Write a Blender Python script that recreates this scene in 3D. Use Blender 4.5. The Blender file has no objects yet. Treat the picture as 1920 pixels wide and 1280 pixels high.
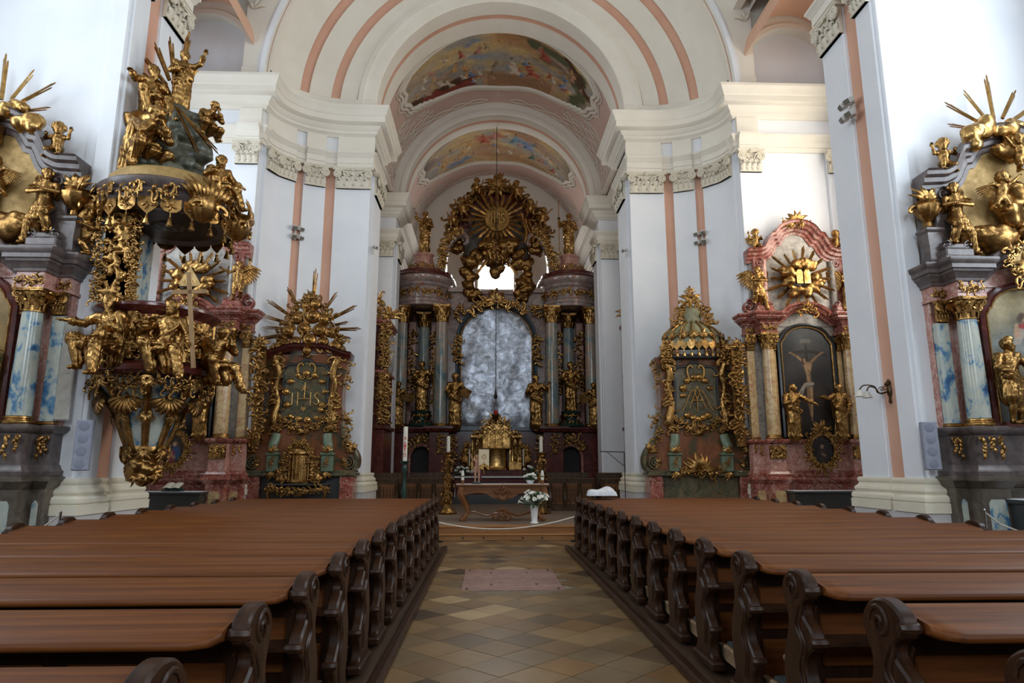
import bpy, math, random
import numpy as np
from mathutils import Vector, Matrix
PI = math.pi
sc = bpy.context.scene
COL = sc.collection

# ------------------------------------------------------------------ camera
FPX, EYE, CX = 1240.0, 1.75, -0.37            # focal length in pixels, eye height, camera x
PITCH = math.atan((875 - 640) / FPX)
YAW = math.atan((960 - 914) / math.hypot(FPX, 235))
cam_d = bpy.data.cameras.new('camera')
cam = bpy.data.objects.new('camera', cam_d)
COL.objects.link(cam)
cam_d.sensor_fit = 'HORIZONTAL'
cam_d.sensor_width = 36.0
cam_d.lens = 36.0 * FPX / 1920.0
cam_d.clip_start, cam_d.clip_end = 0.05, 200
cam.location = (CX, 0, EYE)
cam.rotation_euler = (PI / 2 + PITCH, 0, -YAW)
sc.camera = cam

# ------------------------------------------------------------------ world, exposure
W = bpy.data.worlds.new('daylight')
sc.world = W
W.use_nodes = True
W.node_tree.nodes['Background'].inputs[0].default_value = (0.75, 0.86, 1.0, 1)
W.node_tree.nodes['Background'].inputs[1].default_value = 0.6
vs = sc.view_settings
vs.view_transform = 'Standard'
vs.look = 'None'
vs.gamma = 1.0
vs.use_curve_mapping = False
vs.exposure = 0.42
# daylight strength of the window panes (the church's own windows are the only lights)
DAY_RIGHT, DAY_LEFT, DAY_REAR, DAY_APSE, DAY_CHANCEL = 8.0, 5.2, 9.5, 25.0, 3.4
DAY_COL = (0.80, 0.905, 1.0)
DAY_WARM = (1.0, 0.93, 0.80)


def at(x, y, Y=None, X=None, Z=None):
    """world point of a pixel of the 1920x1280 frame at a real depth plane"""
    u, v = (x - 960) / FPX, (640 - y) / FPX
    d = Vector((u, math.cos(PITCH) - v * math.sin(PITCH), math.sin(PITCH) + v * math.cos(PITCH)))
    d = Matrix.Rotation(-YAW, 3, 'Z') @ d
    if Y is not None:
        t = Y / d.y
    elif X is not None:
        t = (X - CX) / d.x
    else:
        t = (Z - EYE) / d.z
    return Vector((CX + d.x * t, d.y * t, EYE + d.z * t))


# ------------------------------------------------------------------ materials
MATS = {}


def new_mat(name, rough=0.6, metal=0.0, spec=0.5):
    m = bpy.data.materials.new(name)
    m.use_nodes = True
    nt = m.node_tree
    b = nt.nodes['Principled BSDF']
    b.inputs['Roughness'].default_value = rough
    b.inputs['Metallic'].default_value = metal
    b.inputs['Specular IOR Level'].default_value = spec
    MATS[name] = m
    return m, nt, b


def N(nt, kind, **kw):
    n = nt.nodes.new(kind)
    for k, v in kw.items():
        if k in n.inputs:
            n.inputs[k].default_value = v
        else:
            setattr(n, k, v)
    return n


def ramp(nt, stops, fac=None, interp='LINEAR'):
    r = nt.nodes.new('ShaderNodeValToRGB')
    r.color_ramp.interpolation = interp
    e = r.color_ramp.elements
    while len(e) < len(stops):
        e.new(0.5)
    for i, (p, c) in enumerate(stops):
        e[i].position = p
        e[i].color = (c[0], c[1], c[2], 1)
    if fac is not None:
        nt.links.new(fac, r.inputs['Fac'])
    return r


def coords(nt, scale=(1, 1, 1), kind='Object'):
    tc = nt.nodes.new('ShaderNodeTexCoord')
    mp = nt.nodes.new('ShaderNodeMapping')
    mp.inputs['Scale'].default_value = scale
    nt.links.new(tc.outputs[kind], mp.inputs['Vector'])
    return mp.outputs['Vector']


def bump(nt, b, h, strength=0.2, dist=0.02):
    n = nt.nodes.new('ShaderNodeBump')
    n.inputs['Strength'].default_value = strength
    n.inputs['Distance'].default_value = dist
    nt.links.new(h, n.inputs['Height'])
    nt.links.new(n.outputs['Normal'], b.inputs['Normal'])


def rgb(h):
    """sRGB 0-255 triple to linear"""
    return tuple(((c / 255) / 12.92 if c / 255 < 0.04045 else ((c / 255 + 0.055) / 1.055) ** 2.4) for c in h)


def plaster(name, c1, c2, rough=0.85):
    m, nt, b = new_mat(name, rough, 0, 0.25)
    v = coords(nt)
    n = N(nt, 'ShaderNodeTexNoise', Scale=0.9, Detail=6.0, Roughness=0.6)
    nt.links.new(v, n.inputs['Vector'])
    r = ramp(nt, [(0.3, c1), (0.7, c2)], n.outputs['Fac'])
    nt.links.new(r.outputs['Color'], b.inputs['Base Color'])
    n2 = N(nt, 'ShaderNodeTexNoise', Scale=35.0, Detail=4.0)
    nt.links.new(v, n2.inputs['Vector'])
    bump(nt, b, n2.outputs['Fac'], 0.06, 0.01)
    return m


def marble(name, stops, scale=3.0, rough=0.18, dist=1.2, vein=None, stretch=(1, 1, 1), spec=0.5):
    m, nt, b = new_mat(name, rough, 0, spec)
    v = coords(nt, stretch)
    n = N(nt, 'ShaderNodeTexNoise', Scale=scale, Detail=8.0, Roughness=0.62, Distortion=dist)
    nt.links.new(v, n.inputs['Vector'])
    r = ramp(nt, stops, n.outputs['Fac'])
    out = r.outputs['Color']
    if vein:
        w = N(nt, 'ShaderNodeTexNoise', Scale=scale * 0.7, Detail=5.0, Distortion=2.0)
        nt.links.new(v, w.inputs['Vector'])
        k = ramp(nt, [(0.47, (0, 0, 0)), (0.5, (1, 1, 1)), (0.53, (0, 0, 0))], w.outputs['Fac'])
        mx = N(nt, 'ShaderNodeMix', data_type='RGBA')
        nt.links.new(k.outputs['Color'], mx.inputs['Factor'])
        nt.links.new(out, mx.inputs[6])
        mx.inputs[7].default_value = (*vein, 1)
        out = mx.outputs[2]
    nt.links.new(out, b.inputs['Base Color'])
    return m


def gold(name, c1, c2, rough=0.26, bmp=0.25):
    m, nt, b = new_mat(name, rough, 1.0)
    v = coords(nt)
    n = N(nt, 'ShaderNodeTexNoise', Scale=7.0, Detail=6.0, Roughness=0.65)
    nt.links.new(v, n.inputs['Vector'])
    r = ramp(nt, [(0.36, c1), (0.64, c2)], n.outputs['Fac'])
    nt.links.new(r.outputs['Color'], b.inputs['Base Color'])
    r2 = ramp(nt, [(0.3, (rough + 0.22,) * 3), (0.7, (rough - 0.05,) * 3)], n.outputs['Fac'])
    nt.links.new(r2.outputs['Color'], b.inputs['Roughness'])
    n2 = N(nt, 'ShaderNodeTexNoise', Scale=28.0, Detail=3.0)
    nt.links.new(v, n2.inputs['Vector'])
    bump(nt, b, n2.outputs['Fac'], bmp, 0.012)
    return m


def wood(name, c1, c2, c3, rough=0.3, axis='X', scale=1.0, coat=0.0):
    m, nt, b = new_mat(name, rough, 0, 0.22)
    st = {'X': (0.35, 9, 9), 'Y': (9, 0.35, 9), 'Z': (9, 9, 0.35)}[axis]
    v = coords(nt, tuple(s * scale for s in st))
    n = N(nt, 'ShaderNodeTexNoise', Scale=1.6, Detail=7.0, Roughness=0.6, Distortion=0.8)
    nt.links.new(v, n.inputs['Vector'])
    r = ramp(nt, [(0.28, c1), (0.5, c2), (0.74, c3)], n.outputs['Fac'])
    nt.links.new(r.outputs['Color'], b.inputs['Base Color'])
    bump(nt, b, n.outputs['Fac'], 0.08, 0.006)
    if coat:
        b.inputs['Coat Weight'].default_value = coat
        b.inputs['Coat Roughness'].default_value = 0.12
    return m


def plain(name, c, rough=0.5, metal=0.0, emit=0.0, spec=0.5):
    m, nt, b = new_mat(name, rough, metal, spec)
    v = coords(nt)
    n = N(nt, 'ShaderNodeTexNoise', Scale=12.0, Detail=4.0)
    nt.links.new(v, n.inputs['Vector'])
    r = ramp(nt, [(0.25, tuple(x * 0.86 for x in c)), (0.75, tuple(min(1, x * 1.1) for x in c))], n.outputs['Fac'])
    nt.links.new(r.outputs['Color'], b.inputs['Base Color'])
    if emit:
        b.inputs['Emission Color'].default_value = (*c, 1)
        b.inputs['Emission Strength'].default_value = emit
    return m


def pane_mat(name, col, strength):
    m = bpy.data.materials.new(name)
    m.use_nodes = True
    nt = m.node_tree
    nt.nodes.clear()
    e = nt.nodes.new('ShaderNodeEmission')
    o = nt.nodes.new('ShaderNodeOutputMaterial')
    e.inputs[0].default_value = (*col, 1)
    e.inputs[1].default_value = strength
    nt.links.new(e.outputs[0], o.inputs[0])
    MATS[name] = m


def vcol_mat(name, rough=0.6, spec=0.3):
    m, nt, b = new_mat(name, rough, 0, spec)
    a = nt.nodes.new('ShaderNodeAttribute')
    a.attribute_name = 'paint'
    v = coords(nt)
    n = N(nt, 'ShaderNodeTexNoise', Scale=9.0, Detail=8.0, Roughness=0.7)
    nt.links.new(v, n.inputs['Vector'])
    r = ramp(nt, [(0.3, (0.72, 0.72, 0.72)), (0.7, (1.15, 1.12, 1.08))], n.outputs['Fac'])
    mx = N(nt, 'ShaderNodeMix', data_type='RGBA', blend_type='MULTIPLY')
    mx.inputs[0].default_value = 1.0
    nt.links.new(a.outputs['Color'], mx.inputs[6])
    nt.links.new(r.outputs['Color'], mx.inputs[7])
    nt.links.new(mx.outputs[2], b.inputs['Base Color'])


plaster('white_plaster', (0.72, 0.735, 0.77), (0.79, 0.795, 0.82))
plaster('cream_plaster', (0.71, 0.655, 0.565), (0.78, 0.73, 0.645))
plaster('capital_stucco', (0.60, 0.54, 0.43), (0.70, 0.64, 0.53))
plaster('pink_plaster', (0.60, 0.335, 0.235), (0.66, 0.39, 0.285))
plaster('pale_pink_plaster', (0.60, 0.425, 0.36), (0.66, 0.48, 0.41))
plaster('vault_pink', (0.66, 0.40, 0.28), (0.72, 0.45, 0.32))
plaster('plinth_grey', (0.52, 0.49, 0.48), (0.58, 0.55, 0.54))
plaster('base_cream', (0.66, 0.60, 0.47), (0.74, 0.68, 0.55))
gold('gold', (0.13, 0.066, 0.021), (0.50, 0.285, 0.095), 0.26, 0.3)
gold('bright_gold', (0.28, 0.155, 0.045), (0.70, 0.44, 0.165), 0.22, 0.2)
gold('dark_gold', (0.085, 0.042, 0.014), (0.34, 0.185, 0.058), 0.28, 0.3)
gold('gold_field', (0.30, 0.19, 0.065), (0.44, 0.285, 0.105), 0.5, 0.3).node_tree.nodes['Principled BSDF'].inputs['Metallic'].default_value = 0.35
marble('red_marble', [(0.3, (0.10, 0.022, 0.016)), (0.5, (0.25, 0.065, 0.045)), (0.68, (0.36, 0.13, 0.095))], 4.0, 0.2, 1.0, (0.45, 0.28, 0.22))
marble('dark_red_marble', [(0.3, (0.035, 0.008, 0.007)), (0.55, (0.095, 0.02, 0.015)), (0.75, (0.17, 0.05, 0.035))], 4.0, 0.18, 1.0)
marble('rose_marble', [(0.3, (0.30, 0.115, 0.09)), (0.5, (0.43, 0.20, 0.155)), (0.72, (0.52, 0.30, 0.24))], 5.0, 0.22, 1.0, (0.58, 0.42, 0.36))
marble('grey_marble', [(0.3, (0.055, 0.042, 0.039)), (0.55, (0.115, 0.088, 0.082)), (0.75, (0.19, 0.15, 0.14))], 5.0, 0.3, 0.8)
marble('brown_marble', [(0.3, (0.045, 0.035, 0.026)), (0.55, (0.10, 0.078, 0.058)), (0.75, (0.17, 0.135, 0.105))], 5.0, 0.3, 0.8)
marble('blue_marble', [(0.34, (0.02, 0.075, 0.19)), (0.42, (0.09, 0.21, 0.33)), (0.475, (0.36, 0.40, 0.37)), (0.6, (0.46, 0.47, 0.40)), (0.8, (0.52, 0.51, 0.43))], 4.6, 0.18, 0.35, None, (1, 1, 0.7))
marble('yellow_marble', [(0.3, (0.33, 0.20, 0.085)), (0.5, (0.50, 0.35, 0.17)), (0.75, (0.60, 0.46, 0.26))], 4.0, 0.18, 1.0, (0.36, 0.14, 0.08))
marble('green_marble', [(0.3, (0.03, 0.032, 0.018)), (0.5, (0.095, 0.09, 0.052)), (0.72, (0.19, 0.165, 0.095))], 3.2, 0.2, 1.6, (0.16, 0.09, 0.04))
marble('green_red_marble', [(0.30, (0.03, 0.034, 0.017)), (0.42, (0.085, 0.06, 0.028)), (0.50, (0.19, 0.062, 0.022)), (0.72, (0.30, 0.115, 0.05))], 1.7, 0.22, 1.2)
marble('altar_column', [(0.30, (0.05, 0.115, 0.15)), (0.45, (0.17, 0.20, 0.19)), (0.54, (0.29, 0.24, 0.185)), (0.74, (0.32, 0.17, 0.12))], 1.1, 0.15, 1.4, None, (1.2, 1.2, 0.8))
marble('altar_grey', [(0.3, (0.12, 0.085, 0.075)), (0.5, (0.25, 0.205, 0.19)), (0.72, (0.36, 0.26, 0.22))], 2.5, 0.14, 1.4, (0.32, 0.12, 0.08))
marble('rock', [(0.3, (0.028, 0.032, 0.022)), (0.55, (0.075, 0.075, 0.05)), (0.75, (0.15, 0.135, 0.10))], 4.0, 0.35, 0.6)
marble('mottled_grey', [(0.3, (0.16, 0.14, 0.12)), (0.5, (0.30, 0.265, 0.23)), (0.75, (0.42, 0.38, 0.34))], 9.0, 0.3, 0.5)
marble('grave_slab', [(0.3, (0.19, 0.105, 0.085)), (0.55, (0.27, 0.16, 0.13)), (0.8, (0.33, 0.215, 0.18))], 7.0, 0.4, 0.6)
wood('pew_wood', (0.055, 0.0145, 0.003), (0.118, 0.035, 0.007), (0.185, 0.062, 0.013), 0.46, 'X', 1.0, 0.0)
wood('pew_dark', (0.014, 0.0055, 0.0028), (0.030, 0.012, 0.0058), (0.055, 0.023, 0.0105), 0.36, 'Z', 1.0, 0.0)
wood('kneeler_wood', (0.17, 0.105, 0.06), (0.26, 0.17, 0.10), (0.33, 0.23, 0.145), 0.5, 'X')
wood('platform_wood', (0.030, 0.018, 0.011), (0.055, 0.033, 0.020), (0.085, 0.052, 0.032), 0.42, 'Y')
wood('step_wood', (0.20, 0.085, 0.03), (0.30, 0.14, 0.052), (0.38, 0.19, 0.078), 0.4, 'X', 0.7)
wood('table_wood', (0.085, 0.032, 0.012), (0.17, 0.068, 0.026), (0.25, 0.115, 0.046), 0.28, 'X', 1.2, 0.15)
wood('stall_wood', (0.030, 0.016, 0.008), (0.065, 0.036, 0.018), (0.125, 0.072, 0.036), 0.32, 'Z', 1.3)
wood('cross_wood', (0.22, 0.125, 0.05), (0.32, 0.19, 0.085), (0.40, 0.25, 0.12), 0.45, 'Z')
plain('black_frame', (0.012, 0.011, 0.010), 0.3)
plain('dark_stone', (0.03, 0.03, 0.029), 0.35)
plain('dark_void', (0.012, 0.006, 0.005), 0.7)
plain('white_cloth', (0.62, 0.62, 0.64), 0.85)
plain('blue_frame', (0.018, 0.034, 0.05), 0.3)
plain('candle_wax', (0.72, 0.68, 0.58), 0.5)
plain('candle_red', (0.55, 0.03, 0.02), 0.5)
plain('iron', (0.03, 0.028, 0.026), 0.45, 0.8)
plain('chrome', (0.6, 0.6, 0.62), 0.2, 1.0)
plain('speaker_beige', (0.36, 0.33, 0.29), 0.75)
plain('speaker_grey', (0.26, 0.27, 0.33), 0.75)
plain('speaker_cone', (0.20, 0.21, 0.265), 0.8)
plain('lamp_white', (0.60, 0.58, 0.54), 0.4)
plain('lamp_glass', (0.16, 0.145, 0.12), 0.12)
plain('shade_glass', (0.62, 0.58, 0.52), 0.25)
plain('bronze', (0.10, 0.06, 0.03), 0.35, 0.9)
plain('pale_green', (0.13, 0.17, 0.11), 0.35)
marble('canopy_green', [(0.3, (0.12, 0.115, 0.055)), (0.55, (0.23, 0.22, 0.12)), (0.75, (0.33, 0.31, 0.18))], 5.0, 0.4, 0.8)
plain('dark_green', (0.012, 0.035, 0.026), 0.3)
plain('flesh', (0.42, 0.22, 0.14), 0.5)
plain('banner', (0.62, 0.52, 0.35), 0.8)
plain('rope', (0.62, 0.57, 0.48), 0.8)
plain('petal', (0.80, 0.80, 0.72), 0.55)
plain('leaf', (0.03, 0.085, 0.025), 0.45)
plain('vase_white', (0.78, 0.78, 0.78), 0.25)
plain('red_cloth', (0.10, 0.012, 0.02), 0.85)
plain('purple_cloth', (0.10, 0.028, 0.04), 0.85)
plain('carpet', (0.19, 0.13, 0.09), 0.95)
plain('cushion_green', (0.022, 0.032, 0.030), 0.9)
plain('ruby_glass', (0.6, 0.012, 0.012), 0.15)
plain('silver', (0.62, 0.63, 0.66), 0.3, 1.0)
plain('paper', (0.52, 0.48, 0.38), 0.8)
plain('mortar', (0.16, 0.125, 0.085), 0.9)
for i, c in enumerate([(0.215, 0.132, 0.058), (0.16, 0.094, 0.042), (0.108, 0.067, 0.034), (0.35, 0.235, 0.12), (0.20, 0.106, 0.040), (0.068, 0.044, 0.025), (0.17, 0.111, 0.057)]):
    marble('tile_stone_%d' % i, [(0.3, tuple(x * 0.8 for x in c)), (0.55, c), (0.78, tuple(x * 1.18 for x in c))], 2.2, 0.36, 0.7)
pane_mat('pane_right', DAY_COL, DAY_RIGHT)
pane_mat('pane_right_far', DAY_WARM, DAY_RIGHT)
pane_mat('pane_left', DAY_COL, DAY_LEFT)
pane_mat('pane_rear', DAY_COL, DAY_REAR)
pane_mat('pane_chancel', (1.0, 0.95, 0.88), DAY_CHANCEL)
pane_mat('pane_apse', (1, 1, 1), DAY_APSE)
vcol_mat('fresco', 0.8, 0.2)
vcol_mat('oil_painting', 0.35, 0.35)


def crumpled_foil():
    m, nt, b = new_mat('dark_canvas', 0.25, 0.85)
    v = coords(nt)
    n = N(nt, 'ShaderNodeTexNoise', Scale=3.2, Detail=9.0, Roughness=0.72, Distortion=0.9)
    nt.links.new(v, n.inputs['Vector'])
    r = ramp(nt, [(0.3, (0.06, 0.06, 0.065)), (0.5, (0.24, 0.25, 0.28)), (0.72, (0.55, 0.57, 0.64))], n.outputs['Fac'])
    nt.links.new(r.outputs['Color'], b.inputs['Base Color'])
    bump(nt, b, n.outputs['Fac'], 0.4, 0.035)


crumpled_foil()


# ------------------------------------------------------------------ mesh builder
class MB:
    def __init__(s):
        s.v, s.f, s.n = [], [], 0
        s.paint = None

    def add(s, verts, faces, M=None):
        verts = np.asarray(verts, dtype=float).reshape(-1, 3)
        if M is not None:
            A = np.array(M)
            verts = verts @ A[:3, :3].T + A[:3, 3]
        o = s.n
        s.v.append(verts)
        s.n += len(verts)
        s.f.extend([tuple(i + o for i in f) for f in faces])
        return s

    def join(s, mb, M=None):
        if mb.n:
            s.add(np.concatenate(mb.v), mb.f, M)
        return s

    def box(s, x0, x1, y0, y1, z0, z1, c=0.0, M=None):
        if c <= 0:
            v = [(x, y, z) for x in (x0, x1) for y in (y0, y1) for z in (z0, z1)]
            f = [(0, 1, 3, 2), (4, 6, 7, 5), (0, 4, 5, 1), (2, 3, 7, 6), (0, 2, 6, 4), (1, 5, 7, 3)]
            return s.add(v, f, M)
        c = min(c, (x1 - x0) / 2.01, (y1 - y0) / 2.01, (z1 - z0) / 2.01)
        v, idx = [], {}
        P = ((x0, x1), (y0, y1), (z0, z1))
        for a in (0, 1):
            for b in (0, 1):
                for d in (0, 1):
                    s3 = (a, b, d)
                    for k in range(3):           # k = the axis on which the vertex lies in the outer plane
                        p = [P[i][s3[i]] + (0 if i == k else (c if s3[i] == 0 else -c)) for i in range(3)]
                        idx[(a, b, d, k)] = len(v)
                        v.append(p)
        f = []
        for k in range(3):
            i, j = [q for q in range(3) if q != k]
            for e in (0, 1):
                q = []
                for (p1, p2) in ((0, 0), (1, 0), (1, 1), (0, 1)):
                    t = [0, 0, 0]
                    t[k], t[i], t[j] = e, p1, p2
                    q.append(idx[(*t, k)])
                f.append(tuple(q))
        for k in range(3):                       # edges parallel to axis k
            i, j = [q for q in range(3) if q != k]
            for e1 in (0, 1):
                for e2 in (0, 1):
                    t0, t1 = [0, 0, 0], [0, 0, 0]
                    t0[i] = t1[i] = e1
                    t0[j] = t1[j] = e2
                    t1[k] = 1
                    f.append((idx[(*t0, i)], idx[(*t1, i)], idx[(*t1, j)], idx[(*t0, j)]))
        for a in (0, 1):
            for b in (0, 1):
                for d in (0, 1):
                    f.append(tuple(idx[(a, b, d, k)] for k in range(3)))
        return s.add(v, f, M)

    def prism(s, poly, lo, hi, axis='y', M=None):
        """polygon of (a, b) extruded along an axis; a, b are the two other axes in order"""
        n = len(poly)
        def P(a, b, t):
            return {'x': (t, a, b), 'y': (a, t, b), 'z': (a, b, t)}[axis]
        v = [P(a, b, lo) for a, b in poly] + [P(a, b, hi) for a, b in poly]
        f = [tuple(range(n - 1, -1, -1)), tuple(range(n, 2 * n))]
        f += [(i, (i + 1) % n, n + (i + 1) % n, n + i) for i in range(n)]
        return s.add(v, f, M)

    def lathe(s, prof, seg=16, c=(0, 0, 0), a0=0.0, a1=2 * PI, M=None, sx=1.0, sy=1.0, cap=True, flute=None):
        full = abs(a1 - a0 - 2 * PI) < 1e-6
        m = seg if full else seg + 1
        v = []
        for r, z in prof:
            for i in range(m):
                a = a0 + (a1 - a0) * i / seg
                rr = r * (1 + (flute[1] * math.cos(flute[0] * a) if flute else 0))
                v.append((c[0] + rr * math.cos(a) * sx, c[1] + rr * math.sin(a) * sy, c[2] + z))
        f = []
        for j in range(len(prof) - 1):
            for i in range(seg):
                k = (i + 1) % m
                f.append((j * m + i, j * m + k, (j + 1) * m + k, (j + 1) * m + i))
        if cap:
            if prof[0][0] > 1e-5:
                f.append(tuple(range(m - 1, -1, -1)))
            if prof[-1][0] > 1e-5:
                f.append(tuple(range((len(prof) - 1) * m, len(prof) * m)))
        return s.add(v, f, M)

    def tube(s, pts, rad, seg=6, flat=1.0, up=(0, 1, 0), M=None, cap=True):
        """sweep of an ellipse (rad across, rad*flat along up) along a polyline"""
        P = np.asarray(pts, dtype=float)
        n = len(P)
        R = np.full(n, rad) if np.isscalar(rad) else np.asarray(rad, dtype=float)
        T = np.gradient(P, axis=0)
        T /= np.linalg.norm(T, axis=1)[:, None] + 1e-9
        U = np.tile(np.asarray(up, dtype=float), (n, 1))
        bad = np.abs((U * T).sum(1)) > 0.98
        U[bad] = (0.9, 0.1, 0.42)
        S = np.cross(T, U)
        S /= np.linalg.norm(S, axis=1)[:, None] + 1e-9
        U = np.cross(S, T)
        ang = np.arange(seg) * 2 * PI / seg
        v = P[:, None, :] + R[:, None, None] * (S[:, None, :] * np.cos(ang)[None, :, None] + flat * U[:, None, :] * np.sin(ang)[None, :, None])
        f = []
        for j in range(n - 1):
            for i in range(seg):
                k = (i + 1) % seg
                f.append((j * seg + i, j * seg + k, (j + 1) * seg + k, (j + 1) * seg + i))
        if cap:
            f.append(tuple(range(seg - 1, -1, -1)))
            f.append(tuple(range((n - 1) * seg, n * seg)))
        return s.add(v.reshape(-1, 3), f, M)

    def sweep(s, prof, path, closed=False, M=None, cap=True, zs=None):
        """profile of (out, z) along a plan path of (x, y); out goes to the right hand of the walk; mitred corners"""
        path = [p for i, p in enumerate(path) if i == 0 or math.hypot(p[0] - path[i - 1][0], p[1] - path[i - 1][1]) > 1e-4]
        P = np.asarray(path, dtype=float)
        n, k = len(P), len(prof)
        v = []
        for i in range(n):
            if closed or 0 < i < n - 1:
                d0 = P[i] - P[i - 1]
                d1 = P[(i + 1) % n] - P[i]
            elif i == 0:
                d0 = d1 = P[1] - P[0]
            else:
                d0 = d1 = P[i] - P[i - 1]
            d0 = d0 / (np.linalg.norm(d0) + 1e-9)
            d1 = d1 / (np.linalg.norm(d1) + 1e-9)
            n0, n1 = np.array((d0[1], -d0[0])), np.array((d1[1], -d1[0]))
            b = n0 + n1
            b = b / (np.linalg.norm(b) + 1e-9)
            c = max(0.35, float(b @ n1))
            for o, z in prof:
                q = P[i] + b * (o / c)
                v.append((q[0], q[1], z + (zs[i] if zs is not None else 0)))
        f = []
        for i in range(n if closed else n - 1):
            j = (i + 1) % n
            for a in range(k - 1):
                f.append((i * k + a, j * k + a, j * k + a + 1, i * k + a + 1))
        if cap and not closed:
            f.append(tuple(range(k)))
            f.append(tuple(range((n - 1) * k + k - 1, (n - 1) * k - 1, -1)))
        return s.add(v, f, M)

    def grid(s, fn, nu, nv, M=None):
        """surface fn(u, v) for u, v in 0..1"""
        v = [fn(i / nu, j / nv) for j in range(nv + 1) for i in range(nu + 1)]
        w = nu + 1
        f = [(j * w + i, j * w + i + 1, (j + 1) * w + i + 1, (j + 1) * w + i) for j in range(nv) for i in range(nu)]
        return s.add(v, f, M)

    def mesh(s, name, mat, smooth=35):
        me = bpy.data.meshes.new(name)
        V = np.concatenate(s.v) if s.v else np.zeros((0, 3))
        me.from_pydata(V.tolist(), [], s.f)
        if smooth is not None and len(s.f):
            me.polygons.foreach_set('use_smooth', np.ones(len(s.f), dtype=bool))
            if smooth < 180:
                me.set_sharp_from_angle(angle=math.radians(smooth))
        if s.paint is not None:
            at_ = me.color_attributes.new('paint', 'FLOAT_COLOR', 'POINT')
            at_.data.foreach_set('color', np.concatenate([s.paint, np.ones((len(s.paint), 1))], axis=1).astype(np.float32).ravel())
        if mat:
            me.materials.append(MATS[mat])
        return me

    def build(s, name, mat, parent=None, smooth=35, loc=None, kind=None, label=None, fix=True):
        me = s.mesh(name, mat, smooth)
        if fix:
            fix_normals(me)
        return put(name, me, parent, loc, kind, label)


def fix_normals(me):
    import bmesh
    bm = bmesh.new()
    bm.from_mesh(me)
    bmesh.ops.recalc_face_normals(bm, faces=bm.faces)
    bm.to_mesh(me)
    bm.free()


def put(name, me, parent=None, loc=None, kind=None, label=None, M=None):
    o = bpy.data.objects.new(name, me)
    COL.objects.link(o)
    if parent is not None:
        o.parent = parent
    if loc is not None:
        o.location = loc
    if M is not None:
        o.matrix_local = M
    if kind:
        o['kind'] = kind
    if label:
        o['label'] = label
    return o


def thing(name, label, cat, loc=(0, 0, 0), rz=0.0, group=None, scale=1.0):
    o = bpy.data.objects.new(name, None)
    COL.objects.link(o)
    o.empty_display_size = 0.2
    o.location = loc
    o.rotation_euler = (0, 0, rz)
    o.scale = (scale,) * 3 if np.isscalar(scale) else scale
    o['label'], o['category'] = label, cat
    if group:
        o['group'] = group
    return o


def tag(o, label, cat, group=None, kind=None):
    o['label'], o['category'] = label, cat
    if group:
        o['group'] = group
    if kind:
        o['kind'] = kind
    return o


def struct(name, mb, mat, smooth=35, label=None, fix=True):
    o = mb.build(name, mat, None, smooth, fix=fix)
    o['kind'] = 'structure'
    if label:
        o['label'] = label
    return o


def copy_tree(o, parent=None):
    c = o.copy()
    COL.objects.link(c)
    c.parent = parent
    for ch in o.children:
        copy_tree(ch, c)
    return c


def TR(loc=(0, 0, 0), rot=(0, 0, 0), s=1.0):
    S = Matrix.Diagonal((*((s, s, s) if np.isscalar(s) else s), 1))
    R = Matrix.Rotation(rot[2], 4, 'Z') @ Matrix.Rotation(rot[1], 4, 'Y') @ Matrix.Rotation(rot[0], 4, 'X')
    return Matrix.Translation(Vector(loc)) @ R @ S


def arc(cx, cy, rx, ry, a0, a1, n):
    return [(cx + rx * math.cos(math.radians(a0 + (a1 - a0) * i / n)), cy + ry * math.sin(math.radians(a0 + (a1 - a0) * i / n))) for i in range(n + 1)]


def spline(pts, n=6):
    """Catmull-Rom through points (any dimension)"""
    P = np.asarray(pts, dtype=float)
    P = np.vstack([2 * P[0] - P[1], P, 2 * P[-1] - P[-2]])
    out = []
    for i in range(1, len(P) - 2):
        p0, p1, p2, p3 = P[i - 1], P[i], P[i + 1], P[i + 2]
        for t in np.linspace(0, 1, n, endpoint=False):
            out.append(0.5 * ((2 * p1) + (-p0 + p2) * t + (2 * p0 - 5 * p1 + 4 * p2 - p3) * t * t + (-p0 + 3 * p1 - 3 * p2 + p3) * t ** 3))
    out.append(P[-2])
    return np.array(out)
# ------------------------------------------------------------------ ornament helpers
def clothoid(p0, ang, L, ks, n=14):
    """planar curve: heading turns by the curvature list ks (turns per length, interpolated)"""
    x, y, a = p0[0], p0[1], ang
    pts = [(x, y)]
    h = L / n
    xs = np.linspace(0, 1, len(ks))
    for i in range(n):
        k = float(np.interp((i + 0.5) / n, xs, ks))
        a += k * h * 0.5
        x += math.cos(a) * h
        y += math.sin(a) * h
        a += k * h * 0.5
        pts.append((x, y))
    return pts


def curl(mb, p, ang, L, ks, r, y=0.0, flat=0.8, n=14, seg=6, M=None, lift=0.0, ends=(0.7, 0.35)):
    q = clothoid(p, ang, L, ks, n)
    t = np.linspace(0, 1, n + 1)
    rad = r * np.interp(t, [0, 0.12, 0.5, 0.85, 1], [ends[0], 0.9, 1.0, 0.7, ends[1]])
    P = [(a, y - lift * math.sin(PI * ti), b) for (a, b), ti in zip(q, t)]
    mb.tube(P, rad, seg, flat, (0, 1, 0), M)
    return q[-1]


def cscroll(mb, p, ang, L, r, y=0.0, hand=1, M=None, mid=1.2, end=16.0):
    k = hand / L
    curl(mb, p, ang - hand * 2.2, L * 1.5, [end * k, 5 * k, mid * k, mid * k, 6 * k, end * 1.3 * k], r, y, 0.8, 18, 6, M, 0.0, (0.9, 0.8))


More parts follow.
